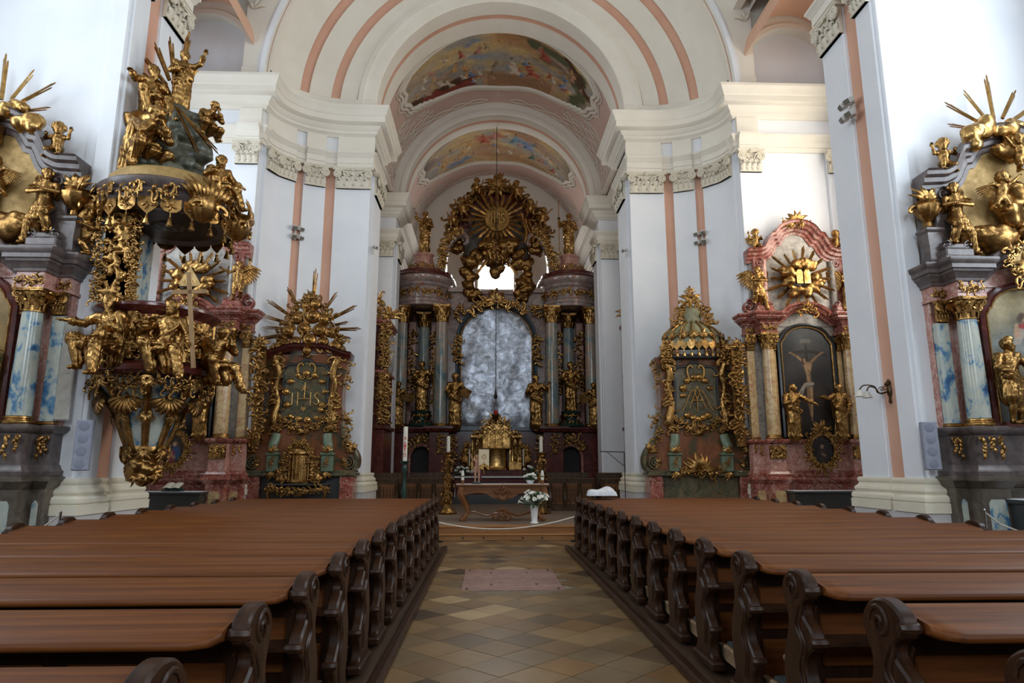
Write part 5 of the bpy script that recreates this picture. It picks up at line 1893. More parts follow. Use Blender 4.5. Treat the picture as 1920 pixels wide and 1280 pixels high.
pose('crouch', pel=(0, 0.1, 0.36), chest=(0, -0.12, 0.62), neck=(0, -0.28, 0.78), head=(0, -0.38, 0.86), arms=(((-0.18, -0.18, 0.72), (-0.22, -0.42, 0.52), (-0.06, -0.48, 0.74)), ((0.18, -0.18, 0.72), (0.24, -0.42, 0.5), (0.06, -0.5, 0.72))), legs=(((-0.1, 0.1, 0.32), (-0.2, -0.35, 0.36), (-0.16, -0.1, 0.06)), ((0.1, 0.1, 0.32), (0.3, -0.3, 0.3), (0.35, -0.1, 0.06))), robe='sit', look=(0, -1, -0.5), beard=True)
pose('angel', arms=((SH[0], (-0.3, -0.14, 1.22), (0.06, -0.26, 1.26)), (SH[1], (0.3, -0.12, 1.2), (-0.06, -0.24, 1.2))), legs=(((-0.1, 0, 0.92), (-0.16, -0.32, 0.72), (-0.18, -0.12, 0.32)), ((0.1, 0, 0.92), (0.2, -0.12, 0.5), (0.28, -0.06, 0.06))), robe='sit', sleeves=False, cloak=False, hair=1.3, look=(-0.4, -1, 0.0))
pose('angel_fly', arms=((SH[0], (-0.36, -0.06, 1.5), (-0.36, -0.12, 1.74)), (SH[1], (0.36, -0.08, 1.3), (0.58, -0.16, 1.42))), legs=(((-0.1, 0, 0.92), (-0.12, -0.2, 0.58), (-0.06, 0.1, 0.26)), ((0.1, 0, 0.92), (0.14, -0.1, 0.5), (0.2, 0.06, 0.08))), robe='loin', sleeves=False, cloak=False, hair=1.2, look=(-0.5, -1, 0.1))
pose('putto', pel=(0, 0, 0.36), chest=(0, -0.03, 0.56), neck=(0, -0.03, 0.70), head=(0, -0.05, 0.83), arms=(((-0.13, -0.02, 0.64), (-0.26, -0.1, 0.6), (-0.3, -0.14, 0.78)), ((0.13, -0.02, 0.64), (0.25, -0.1, 0.55), (0.18, -0.24, 0.6))), legs=(((-0.07, 0, 0.32), (-0.12, -0.24, 0.34), (-0.12, -0.2, 0.08)), ((0.07, 0, 0.32), (0.16, -0.2, 0.22), (0.2, -0.06, 0.06))), robe='none', sleeves=False, cloak=False, hair=0.7, baby=True, h=0.016, look=(-0.3, -1, 0))
pose('putto_fly', pel=(0, 0.02, 0.36), chest=(-0.03, -0.03, 0.56), neck=(-0.05, -0.04, 0.70), head=(-0.07, -0.07, 0.83), arms=(((-0.16, -0.02, 0.66), (-0.3, -0.08, 0.74), (-0.42, -0.12, 0.86)), ((0.1, -0.03, 0.64), (0.26, -0.1, 0.66), (0.38, -0.16, 0.62))), legs=(((-0.07, 0, 0.32), (-0.1, -0.08, 0.14), (-0.04, 0.1, 0.02)), ((0.07, 0, 0.32), (0.16, -0.02, 0.16), (0.22, 0.1, 0.06))), robe='none', sleeves=False, cloak=False, hair=0.7, baby=True, h=0.016, look=(-0.4, -1, 0.2))
pose('risen', arms=((SH[0], (-0.34, -0.06, 1.5), (-0.4, -0.16, 1.74)), (SH[1], (0.34, -0.04, 1.2), (0.42, -0.2, 1.3))), robe='loin', sleeves=False, cloak=False, beard=True, hair=1.6)
FIG_ME = {}


def fig_mesh(name, mat):
    if (name, mat) not in FIG_ME:
        base = next((m for (n, _), m in FIG_ME.items() if n == name), None)
        if base is None:
            me = figure(**FIG[name]).mesh(name + '_body', mat, 60)
        else:
            me = base.copy()
            me.materials.clear()
            me.materials.append(MATS[mat])
        FIG_ME[(name, mat)] = me
    return FIG_ME[(name, mat)]


WING_ME = {}


def statue(posename, label, loc, height=1.78, rz=0.0, mat='gold', flip=False, wings=0, name='statue', cat='statue', group=None, extras=(), full=1.78, tilt=(0, 0)):
    """gilded figure: a body of one mesh, wings and attributes as parts; height scales a 1.78 m body"""
    k = height / full
    t = thing(name, label, cat, loc, rz, group, (k * (-1 if flip else 1), k, k))
    t.rotation_euler = (tilt[0], tilt[1], rz)
    put('body', fig_mesh(posename, mat), t)
    if wings:
        z, L = {'putto': (0.55, 0.26), 'putto_fly': (0.55, 0.26)}.get(posename, (1.30, 0.54))
        for s in (-1, 1):
            key = (s, L, mat)
            if key not in WING_ME:
                WING_ME[key] = wing(L, s).mesh('wing', mat, 50)
            w = put('wing', WING_ME[key], t, (s * 0.06, 0.12, z))
            w.rotation_euler = (0.0, -s * 0.25, s * 0.75)
    for (nm, mb, m2) in extras:
        mb.build(nm, m2, t)
    return t


def staff_mb(x, y, z0, z1, r=0.012, top=None):
    m = MB()
    m.tube([(x, y, z0), (x, y, z1)], r, 7, 1.0, (0, 1, 0))
    if top == 'cross':
        m.tube([(x - 0.12, y, z1 - 0.2), (x + 0.12, y, z1 - 0.2)], r, 6, 1.0, (0, 0, 1))
    if top == 'knob':
        m.lathe([(0, -0.05), (0.04, -0.02), (0.045, 0.02), (0.0, 0.06)], 8, (x, y, z1))
    return m


def book_mb(x, y, z, w=0.2, h=0.26, rot=(0.2, 0.2, 0.3)):
    m = MB()
    m.box(-w / 2, w / 2, -0.035, 0.035, -h / 2, h / 2, 0.006, TR((x, y, z), rot))
    m.box(-w / 2 + 0.01, w / 2 + 0.004, -0.028, 0.028, -h / 2 + 0.01, h / 2 - 0.01, 0, TR((x, y, z), rot))
    return m


# ------------------------------------------------------------------ painted canvases
def paint_img(nu, nv, bg, strokes, seed=0):
    """background gradient and soft strokes: (u0, v0, u1, v1, r, colour[, softness]); v upwards; aspect by nu/nv"""
    U, V = np.meshgrid(np.linspace(0, 1, nu + 1), np.linspace(0, 1, nv + 1))
    asp = nv / nu
    I = np.zeros((nv + 1, nu + 1, 3))
    b0, b1 = np.array(bg[0]), np.array(bg[1])
    I[:] = b0 + (b1 - b0) * V[..., None]
    r = np.random.RandomState(seed)
    for _ in range(16):
        a, b, p = r.uniform(-14, 14), r.uniform(-14, 14), r.uniform(0, 6)
        I *= (1 + 0.10 * np.sin(a * U + b * V + p))[..., None]
    for st in strokes:
        u0, v0, u1, v1, rad, c = st[:6]
        sf = st[6] if len(st) > 6 else 0.4
        ax, ay, bx, by = u0, v0 * asp, u1, v1 * asp
        d2 = (bx - ax) ** 2 + (by - ay) ** 2 + 1e-9
        t = np.clip(((U - ax) * (bx - ax) + (V * asp - ay) * (by - ay)) / d2, 0, 1)
        d = np.hypot(U - ax - t * (bx - ax), V * asp - ay - t * (by - ay))
        m = np.clip((rad - d) / (rad * sf), 0, 1)[..., None]
        I = I * (1 - m) + np.array(c) * m
    return I.reshape(-1, 3)


def canvas(parent, name, outline_w, x0, x1, z0, z1, y, nu, nv, img, arch=0.0, mat='oil_painting', oval=False, label=None):
    """painted panel filling x0..x1, z0..z1; arch = rise of its curved head"""
    mb = MB()
    pts = []
    for j in range(nv + 1):
        for i in range(nu + 1):
            u, v = i / nu, j / nv
            if oval:
                a, b = 2 * u - 1, 2 * v - 1
                X = a * math.sqrt(max(0, 1 - b * b / 2))
                Z = b * math.sqrt(max(0, 1 - a * a / 2))
                pts.append(((x0 + x1) / 2 + (x1 - x0) / 2 * X, y, (z0 + z1) / 2 + (z1 - z0) / 2 * Z))
            else:
                top = z1 - arch * (1 - math.sqrt(max(0, 1 - (2 * u - 1) ** 2)))
                pts.append((x0 + (x1 - x0) * u, y, z0 + (top - z0) * v))
    w_ = nu + 1
    mb.add(pts, [(j * w_ + i, j * w_ + i + 1, (j + 1) * w_ + i + 1, (j + 1) * w_ + i) for j in range(nv) for i in range(nu)])
    mb.paint = img
    return mb.build(name, mat, parent, fix=False, label=label)


FLESH, DARK = (0.40, 0.24, 0.14), (0.012, 0.010, 0.009)


def img_crucifixion(nu, nv):
    w = (0.022, 0.016, 0.012)
    f, f2, f3 = (0.30, 0.185, 0.10), (0.20, 0.115, 0.06), (0.38, 0.25, 0.145)
    cl_, cd = (0.27, 0.24, 0.20), (0.13, 0.12, 0.11)
    return paint_img(nu, nv, ((0.03, 0.022, 0.017), (0.028, 0.030, 0.034)), [
        (0.2, 0.62, 0.7, 0.75, 0.25, (0.045, 0.042, 0.042), 1.0), (0.7, 0.4, 0.3, 0.35, 0.2, (0.045, 0.032, 0.025), 1.0),
        (0.5, 0.10, 0.5, 0.86, 0.028, w, 0.15), (0.12, 0.765, 0.88, 0.765, 0.030, w, 0.15),
        (0.42, 0.862, 0.58, 0.862, 0.035, (0.10, 0.095, 0.085), 0.2),
        (0.20, 0.772, 0.33, 0.72, 0.016, f2), (0.33, 0.72, 0.44, 0.665, 0.024, f), (0.80, 0.775, 0.68, 0.72, 0.016, f2), (0.68, 0.72, 0.57, 0.665, 0.024, f2),
        (0.19, 0.776, 0.17, 0.782, 0.018, f2), (0.81, 0.779, 0.83, 0.785, 0.018, f2),
        (0.44, 0.655, 0.57, 0.655, 0.040, f2), (0.47, 0.64, 0.49, 0.60, 0.055, f), (0.54, 0.64, 0.53, 0.60, 0.052, f), (0.505, 0.58, 0.515, 0.50, 0.054, f2), (0.495, 0.58, 0.505, 0.51, 0.034, f),
        (0.475, 0.63, 0.48, 0.60, 0.025, f3, 0.9), (0.545, 0.63, 0.54, 0.605, 0.022, f3, 0.9), (0.505, 0.555, 0.505, 0.545, 0.006, w),
        (0.43, 0.70, 0.425, 0.675, 0.040, (0.045, 0.028, 0.018)), (0.45, 0.69, 0.455, 0.675, 0.026, f), (0.435, 0.655, 0.44, 0.65, 0.018, (0.05, 0.03, 0.02)),
        (0.44, 0.468, 0.58, 0.475, 0.032, cl_), (0.46, 0.45, 0.56, 0.44, 0.028, cd), (0.42, 0.46, 0.33, 0.40, 0.036, cl_), (0.36, 0.40, 0.31, 0.36, 0.030, cd), (0.40, 0.43, 0.36, 0.38, 0.014, cl_),
        (0.485, 0.43, 0.475, 0.31, 0.034, f2), (0.545, 0.43, 0.535, 0.30, 0.036, f), (0.54, 0.42, 0.535, 0.34, 0.018, f3, 0.9), (0.478, 0.30, 0.505, 0.19, 0.022, f2), (0.532, 0.29, 0.515, 0.18, 0.023, f), (0.51, 0.18, 0.515, 0.145, 0.018, f2),
        (0.75, 0.08, 0.85, 0.14, 0.06, (0.05, 0.03, 0.02), 0.8), (0.15, 0.06, 0.25, 0.1, 0.07, (0.045, 0.026, 0.02), 0.8)], 3)


def img_lady(nu, nv):
    return paint_img(nu, nv, ((0.03, 0.03, 0.028), (0.36, 0.31, 0.20)), [
        (0.2, 0.92, 0.8, 0.95, 0.3, (0.42, 0.33, 0.16), 1.0), (0.1, 0.62, 0.9, 0.6, 0.22, (0.20, 0.22, 0.21), 1.0),
        (0.3, 0.55, 0.7, 0.52, 0.14, (0.28, 0.29, 0.28), 0.8), (0.45, 0.68, 0.60, 0.60, 0.10, (0.36, 0.05, 0.05)),
        (0.42, 0.66, 0.36, 0.60, 0.06, (0.42, 0.36, 0.30)), (0.47, 0.77, 0.47, 0.76, 0.045, (0.45, 0.29, 0.19)),
        (0.45, 0.785, 0.42, 0.76, 0.045, (0.10, 0.06, 0.035)), (0.37, 0.68, 0.36, 0.64, 0.045, (0.46, 0.29, 0.19)),
        (0.37, 0.715, 0.37, 0.71, 0.032, (0.46, 0.30, 0.2)), (0.62, 0.58, 0.80, 0.50, 0.07, (0.08, 0.13, 0.22)),
        (0.2, 0.2, 0.5, 0.25, 0.15, (0.06, 0.05, 0.04), 1.0), (0.7, 0.25, 0.8, 0.1, 0.1, (0.10, 0.07, 0.05), 0.8)], 5)


def img_dark_saint(nu, nv):
    return paint_img(nu, nv, ((0.02, 0.017, 0.015), (0.045, 0.042, 0.04)), [
        (0.55, 0.62, 0.62, 0.45, 0.15, (0.10, 0.10, 0.11), 0.8), (0.5, 0.78, 0.5, 0.77, 0.06, (0.26, 0.17, 0.11)),
        (0.5, 0.7, 0.48, 0.3, 0.13, (0.07, 0.05, 0.04), 0.7), (0.35, 0.55, 0.25, 0.45, 0.05, (0.20, 0.13, 0.08)), (0.7, 0.9, 0.8, 0.8, 0.12, (0.12, 0.11, 0.1), 1.0)], 9)


def img_madonna(nu, nv):
    return paint_img(nu, nv, ((0.02, 0.012, 0.010), (0.03, 0.02, 0.016)), [
        (0.62, 0.45, 0.7, 0.15, 0.2, (0.025, 0.06, 0.14)), (0.45, 0.35, 0.5, 0.1, 0.2, (0.16, 0.03, 0.025)), (0.6, 0.70, 0.58, 0.66, 0.10, (0.33, 0.21, 0.14)),
        (0.62, 0.76, 0.68, 0.66, 0.10, (0.07, 0.045, 0.03)), (0.6, 0.68, 0.57, 0.65, 0.075, (0.36, 0.23, 0.15)), (0.36, 0.60, 0.34, 0.57, 0.08, (0.33, 0.2, 0.13)),
        (0.36, 0.48, 0.44, 0.33, 0.09, (0.33, 0.2, 0.13)), (0.44, 0.33, 0.6, 0.22, 0.06, (0.32, 0.19, 0.12))], 2)


def img_monk(nu, nv):
    return paint_img(nu, nv, ((0.012, 0.009, 0.008), (0.02, 0.015, 0.012)), [
        (0.5, 0.4, 0.45, 0.1, 0.22, (0.028, 0.02, 0.016), 0.7), (0.52, 0.62, 0.5, 0.58, 0.09, (0.22, 0.14, 0.09), 0.7), (0.5, 0.35, 0.62, 0.3, 0.06, (0.17, 0.10, 0.06), 0.7)], 4)


def img_gold(nu, nv):
    return paint_img(nu, nv, ((0.20, 0.12, 0.035), (0.34, 0.22, 0.075)), [(0.55, 0.55, 0.5, 0.3, 0.14, (0.03, 0.02, 0.02), 0.6), (0.52, 0.68, 0.52, 0.66, 0.07, (0.03, 0.022, 0.02), 0.5)], 6)
# ------------------------------------------------------------------ marble altars
def vsweep(mb, prof, path):
    """profile of (up, forward) along a path of (x, z) in the facade plane; up = to the left of the walk left-to-right"""
    mb.sweep([(-o, d) for o, d in prof], path, M=TR((0, 0, 0), (PI / 2, 0, 0)))
    return mb


CORN = [(0.0, 0.0), (0.05, 0.0), (0.06, 0.05), (0.10, 0.07), (0.14, 0.13), (0.19, 0.15), (0.20, 0.19), (0.25, 0.20), (0.25, 0.27), (0.30, 0.30), (0.32, 0.34), (0.32, 0.38), (0.0, 0.38)]


def scaled(prof, so, sz, o0=0.0, z0=0.0):
    return [(o * so + o0, z * sz + z0) for o, z in prof]


def column(parent, x, y, z0, z1, r, shaft, cap_h, cap_mat='gold', base_mat='gold'):
    """column with gilded base and capital; z1 = top of the capital"""
    c = MB()
    h = z1 - cap_h
    prof = [(r * (1.0 - 0.14 * max(0, (t - 0.33)) / 0.67), z0 + 0.12 + (h - z0 - 0.12) * t) for t in np.linspace(0, 1, 9)]
    c.lathe(prof, 20, (x, y, 0))
    co = c.build('column', shaft, parent)
    b = MB()
    b.lathe([(r * 1.32, z0), (r * 1.36, z0 + 0.02), (r * 1.34, z0 + 0.045), (r * 1.15, z0 + 0.06), (r * 1.13, z0 + 0.075), (r * 1.22, z0 + 0.09), (r * 1.2, z0 + 0.11), (r * 1.02, z0 + 0.125)], 20, (x, y, 0))
    b.build('column_base', base_mat, co)
    k = MB().join(round_capital(r * 0.9, cap_h), TR((x, y, h)))
    k.build('capital', cap_mat, co)
    return co


def pilaster(parent, x0, x1, y0, y1, z0, z1, mat, cap_h, cap_mat='gold'):
    m = MB()
    m.box(x0, x1, y0, y1, z0, z1 - cap_h, 0.01)
    p = m.build('pilaster', mat, parent)
    m = MB().join(flat_capital((x1 - x0) * 0.95, cap_h, 0.10), TR(((x0 + x1) / 2, y0 + 0.02, z1 - cap_h)))
    m.build('capital', cap_mat, p)
    m = MB()
    m.box(x0 - 0.02, x1 + 0.02, y0 - 0.02, y1, z0, z0 + 0.06, 0.012)
    m.build('pilaster_base', cap_mat, p)
    return p


def garland(mb, x0, x1, z, y, drop=0.28, n=3, seed=0):
    """row of gilded hanging drops joined by festoons"""
    rg = random.Random(seed)
    for i in range(n):
        x = x0 + (x1 - x0) * (i + 0.5) / n
        for k in range(5):
            aleaf(mb, (x + rg.uniform(-0.02, 0.02), z - 0.02 - k * drop / 6), -PI / 2 + rg.uniform(-0.5, 0.5), drop * 0.42, 0.028, y, rg.choice((-0.6, 0.6)), 0.6, None, 0.03)
        for s in (-1, 1):
            cscroll(mb, (x, z - 0.02), PI / 2 + s * 1.3, 0.10, 0.016, y, s)


def acanthus_fan(mb, x, z, r, y, n=7, a0=PI / 2, sp=3.6, seed=0):
    rg = random.Random(seed)
    for i in range(n):
        a = a0 + (i / (n - 1) - 0.5) * sp
        aleaf(mb, (x, z), a, r * rg.uniform(0.8, 1.1), r * 0.14, y, rg.uniform(-0.9, 0.9), 0.5, None, r * 0.15)


def urn(parent, x, y, z, s, mat='gold', flame=True):
    m = MB()
    m.lathe([(0.10, 0), (0.12, 0.02), (0.05, 0.06), (0.045, 0.12), (0.12, 0.2), (0.19, 0.3), (0.2, 0.38), (0.15, 0.42), (0.17, 0.45), (0.08, 0.5), (0.06, 0.56), (0.0, 0.58)], 36, M=TR((x, y, z), (0, 0, 0), s), flute=(9, 0.05))
    acanthus_fan(m, x, z + 0.5 * s, 0.28 * s, y, 7, PI / 2, 2.6, 3)
    for q in (-1, 1):
        cscroll(m, (x + q * 0.16 * s, z + 0.34 * s), PI / 2, 0.2 * s, 0.03 * s, y, -q)
    return m.build('urn', mat, parent)


def foot_path(spec):
    return spec


def column_altar(cx, yw, name, label, S):
    """two-column side altar against a wall facing the nave; S holds its levels, materials and ornament"""
    t = thing(name, label, 'altar', (cx, yw, 0))
    M1, M2, M3 = S['base'], S['ped'], S['corn']
    za, zb, zc, zd, ze = S['z']          # top of base, pedestal, column+capital, frieze block, cornice
    W = S.get('w', 1.70)
    fp = [(-W, 0), (-W, -0.30), (-1.36, -0.30), (-1.36, -0.58), (-0.90, -0.58), (-0.90, -0.30), (0.90, -0.30), (0.90, -0.58), (1.36, -0.58), (1.36, -0.30), (W, -0.30), (W, 0)]
    def prism(z0, z1, mat, nm, g=0.0):
        m = MB()
        m.sweep([(g, z0), (g, z1), (-0.6, z1)], fp, cap=False)
        m.prism([(x, y - g) for x, y in fp], z1 - 0.01, z1, 'z')
        return m.build(nm, mat, t)
    b = prism(0.0, za - 0.16, M1, 'base')
    m = MB().sweep([(0.0, za - 0.2), (0.03, za - 0.18), (0.07, za - 0.1), (0.10, za - 0.08), (0.10, za - 0.03), (0.05, za), (-0.1, za)], fp, cap=False)
    m.build('base_moulding', M1, t)
    for (x0, x1, y) in ((-W + 0.02, -1.36, -0.30), (-1.32, -0.94, -0.58), (0.94, 1.32, -0.58), (1.36, W - 0.02, -0.30)):
        m = MB()
        m.prism([(x0 + 0.05, 0.3), (x1 - 0.05, 0.3), (x1 - 0.05, za - 0.42), (x1 - 0.09, za - 0.36), (x0 + 0.09, za - 0.36), (x0 + 0.05, za - 0.42)], y - 0.012, y + 0.01, 'y')
        m.build('inlay_panel', S['inlay'], b)
    p = prism(za, zb - 0.10, M2, 'pedestal', -0.02)
    m = MB().sweep([(-0.02, za), (0.05, za), (0.06, za + 0.06), (0.02, za + 0.10), (0.0, za + 0.16), (-0.03, za + 0.16)], fp, cap=False)
    m.sweep([(-0.02, zb - 0.14), (0.02, zb - 0.12), (0.07, zb - 0.08), (0.08, zb - 0.05), (0.08, zb - 0.02), (0.04, zb), (-0.6, zb)], fp, cap=False)
    m.build('pedestal_moulding', S['pedmould'], t)
    for i, (x0, x1, y) in enumerate(((-W, -1.38, -0.32), (-1.36, -0.90, -0.60), (0.90, 1.36, -0.60), (1.38, W, -0.32))):
        ng = 2 if x1 - x0 < 0.4 else 3
        for k in range(ng):
            m = MB()
            garland(m, x0 + (x1 - x0) * k / ng, x0 + (x1 - x0) * (k + 1) / ng, zb - 0.16, y - 0.02, S.get('drop', 0.3) * (1 if (k + i) % 2 else 0.7), 1, i * 5 + k)
            m.build('garland', 'gold', t)
        if S.get('fret') and x1 - x0 > 0.4:
            m = MB().join(relief(0.44, 0.34, 90 + i, 0.04, 22), TR(((x0 + x1) / 2, y + 0.02, zb - 0.52)))
            m.build('fretwork_band', 'gold', t)
    # wall panel and pilasters
    m = MB()
    m.box(-W + 0.04, W - 0.04, -0.16, 0, zb, zc + 0.05)
    m.build('back_panel', S['field'], t)
    for s in (-1, 1):
        a, c = sorted((s * (W - 0.25), s * (W - 0.04)))
        pilaster(t, a, c, -0.27, -0.14, zb, zc, S['shaft'], S['cap'])
        a, c = sorted((s * 0.86, s * 1.0))
        pilaster(t, a, c, -0.30, -0.14, zb, zc, S['shaft'], S['cap'])
        column(t, s * 1.13, -0.43, zb, zc, S['r'], S['shaft'], S['cap'])
    # frieze blocks and cornice; the middle rises as a curved hood when asked
    fp2 = [(-W + 0.04, 0), (-W + 0.04, -0.28), (-1.34, -0.28), (-1.34, -0.60), (-0.92, -0.60), (-0.92, -0.28), (-0.86, -0.28), (-0.86, 0)]
    for s in (-1, 1):
        q = fp2 if s < 0 else [(-x, y) for x, y in reversed(fp2)]
        m = MB()
        m.sweep([(0.03, zc), (0.03, zc + 0.05), (0.0, zc + 0.07), (0.0, zd), (-0.2, zd)], q, cap=False)
        m.prism(q, zc, zc + 0.01, 'z')
        m.build('frieze_block', S['frieze'], t)
        m = MB()
        m.sweep(scaled(CORN, S.get('proj', 1.0), (ze - zd) / 0.38, 0.0, zd), q, cap=False)
        m.prism([(x * 1.0, y) for x, y in q], ze - 0.02, ze, 'z')
        m.build('cornice', M3, t)
        for (a, c, y) in ((0.94, 1.32, -0.62), (1.38, W - 0.04, -0.30)):
            m = MB()
            xs = sorted((s * a, s * c))
            rocaille(m, [(xs[0], (zc + zd) / 2 + 0.03), ((xs[0] + xs[1]) / 2, (zc + zd) / 2 - 0.03), (xs[1], (zc + zd) / 2 + 0.03)], 0.14, int(a * 100) + s, y, 1.4, None, 0.02)
            m.build('frieze_ornament', 'gold', t)
    hood = [(-0.90, zd), (-0.74, zd + 0.02), (-0.55, zd + 0.16), (-0.32, zd + 0.34), (0, zd + 0.40), (0.32, zd + 0.34), (0.55, zd + 0.16), (0.74, zd + 0.02), (0.90, zd)]
    m = MB()
    hp = [tuple(q) for q in spline(hood, 5)]
    vsweep(m, [(0, 0), (0, 0.34), (0.06, 0.36), (0.1, 0.42), (0.16, 0.44), (0.2, 0.5), (0.26, 0.52), (0.26, 0.0)], hp)
    m.build('hood_cornice', M3, t)
    m = MB()
    m.box(-0.88, 0.88, -0.22, 0, zc, zd + 0.05)
    m.prism([(-0.9, zd)] + hp + [(0.9, zd)], -0.25, 0, 'y')
    m.build('hood_panel', S['field'], t)
    # altarpiece
    fz0, fz1, fw = zb + 0.06, S['pic_top'], 0.74
    fr = [(-fw, fz0), (-fw, fz1 - 0.5)] + [(-fw + 0.08, fz1 - 0.36)] + arc(0, fz1 - 0.42, fw - 0.1, 0.42, 170, 10, 14) + [(fw - 0.08, fz1 - 0.36), (fw, fz1 - 0.5), (fw, fz0)]
    m = MB()
    vsweep(m, [(-0.02, 0.16), (-0.02, 0.33), (0.03, 0.36), (0.08, 0.34), (0.10, 0.16)], fr)
    m.box(-fw - 0.1, fw + 0.1, -0.34, -0.16, fz0 - 0.06, fz0 + 0.02)
    fo = m.build('picture_frame', S['frame'], t)
    m = MB()
    vsweep(m, [(-0.05, 0.30), (-0.05, 0.335), (-0.02, 0.345), (-0.015, 0.30)], fr)
    m.build('gilt_edge', 'bright_gold', fo)
    canvas(t, 'painting', 0, -fw + 0.02, fw - 0.02, fz0, fz1, -0.29, 120, 210, S['img'](120, 210), 0.42, label=S['img_label'])
    m = MB()
    m.prism(fr, -0.28, -0.14, 'y')
    m.build('picture_back', 'black_frame', fo)
    # attic
    at_ = S['attic']
    ztop = at_['z']
    out = [(-1.42, ze)] + [(-1.36, ztop - 1.0), (-1.22, ztop - 0.85)] + [(-0.95, ztop - 0.72), (-0.72, ztop - 0.46), (-0.48, ztop - 0.14), (-0.2, ztop - 0.02), (0.2, ztop - 0.02), (0.48, ztop - 0.14), (0.72, ztop - 0.46), (0.95, ztop - 0.72)] + [(1.22, ztop - 0.85), (1.36, ztop - 1.0), (1.42, ze)]
    m = MB()
    m.prism(out, -0.14, 0, 'y')
    m.build('attic_panel', at_['field'], t)
    cp = [(-1.46, ztop - 0.86), (-1.1, ztop - 0.84)] + [tuple(q) for q in spline([(-1.02, ztop - 0.82), (-0.86, ztop - 0.72), (-0.74, ztop - 0.50), (-0.66, ztop - 0.36)], 5)] + [(-0.56, ztop - 0.34)] + [tuple(q) for q in spline([(-0.52, ztop - 0.28), (-0.36, ztop - 0.08), (0, ztop + 0.02), (0.36, ztop - 0.08), (0.52, ztop - 0.28)], 5)] + [(0.56, ztop - 0.34)] + [tuple(q) for q in spline([(0.66, ztop - 0.36), (0.74, ztop - 0.50), (0.86, ztop - 0.72), (1.02, ztop - 0.82)], 5)] + [(1.1, ztop - 0.84), (1.46, ztop - 0.86)]
    m = MB()
    vsweep(m, [(-0.22, 0), (-0.22, 0.17), (-0.15, 0.18), (-0.12, 0.22), (-0.05, 0.23), (-0.02, 0.30), (0.05, 0.32), (0.08, 0.40), (0.14, 0.42), (0.16, 0.47), (0.16, 0.0)], cp)
    m.build('pediment_cornice', M3, t)
    for s in (-1, 1):
        m = MB()
        xs = sorted((s * 1.02, s * 1.30))
        m.box(xs[0], xs[1], -0.24, -0.1, ze, ztop - 0.95, 0.02)
        volute(m, (s * 1.12, ztop - 1.08), 0.13, -0.32, -0.1, s, 1.6)
        m.build('attic_pilaster', M3, t)
        m = MB()
        x = s * 1.13
        m.box(x - 0.30, x + 0.30, -0.56, -0.1, ze, ze + 0.10, 0.015)
        m.box(x - 0.24, x + 0.24, -0.5, -0.1, ze + 0.10, ze + 0.24, 0.02)
        for q in (-1, 1):
            volute(m, (x + q * 0.18, ze + 0.30), 0.08, -0.5, -0.15, q, 1.5)
        m.box(x - 0.2, x + 0.2, -0.46, -0.12, ze + 0.24, ze + 0.34, 0.02)
        m.build('attic_plinth', M3, t)
        if at_.get('urns'):
            m = MB()
            pr = [(0.0, 0.15), (0.05, 0.13), (0.08, 0.15), (0.3, 0.12), (0.5, 0.17), (0.56, 0.15), (0.6, 0.19), (0.64, 0.19)]
            m.lathe([(r * 1.15, z) for z, r in pr], 4, (s * 1.43, -0.24, ze), a0=PI / 4, a1=2 * PI + PI / 4)
            uo = m.build('urn_pedestal', M3, t)
            urn(t, s * 1.43, -0.24, ze + 0.64, 1.1)
    # table below
    m = MB()
    m.box(-0.95, 0.95, -1.0, -0.3, 0.0, za - 0.42)
    me = m.build('mensa', S.get('mensa', 'dark_stone'), t)
    MB().box(-1.0, 1.0, -1.06, -0.3, za - 0.42, za - 0.36, 0.01).build('mensa_slab', 'dark_stone', me)
    MB().box(-0.98, 0.98, -1.045, -0.4, za - 0.36, za - 0.352).build('altar_linen', 'white_cloth', me)
    return t


NEAR = dict(w=1.57, proj=0.62, base='brown_marble', ped='grey_marble', pedmould='grey_marble', corn='grey_marble', shaft='blue_marble', field='rose_marble', frieze='rose_marble', frame='dark_red_marble', inlay='blue_marble', r=0.165, cap=0.36, z=(1.62, 2.38, 4.46, 4.72, 5.08), pic_top=4.72, drop=0.34, attic=dict(z=7.45, field='gold_field', urns=True))
FAR = dict(fret=True, proj=0.8, base='red_marble', ped='rose_marble', pedmould='red_marble', corn='red_marble', shaft='yellow_marble', field='mottled_grey', frieze='red_marble', frame='black_frame', inlay='yellow_marble', r=0.17, cap=0.44, z=(1.50, 2.48, 5.36, 5.62, 5.92), pic_top=5.62, drop=0.26, attic=dict(z=8.55, field='mottled_grey'))
YN, YF = 10.72, 18.1
XA, XN = 8.46, 8.58
near_l = column_altar(-XN, YN, 'side_altar', 'near left marble altar with blue-veined columns and gilded attic, cut by the frame', dict(NEAR, img=img_gold, img_label='golden altar picture'))
near_r = column_altar(XN, YN, 'side_altar', 'near right marble altar with blue-veined columns and lady painting, cut by the frame', dict(NEAR, img=img_lady, img_label='painting of a lady with child above clouds'))
far_l = column_altar(-XA, YF, 'chapel_altar', 'reddish marble chapel altar half hidden behind the gilded pulpit', dict(FAR, img=img_dark_saint, img_label='dark painting of a saint'))
far_r = column_altar(XA, YF, 'chapel_altar', 'reddish marble chapel altar with dark crucifixion painting at right', dict(FAR, img=img_crucifixion, img_label='dark painting of a man on a cross'))

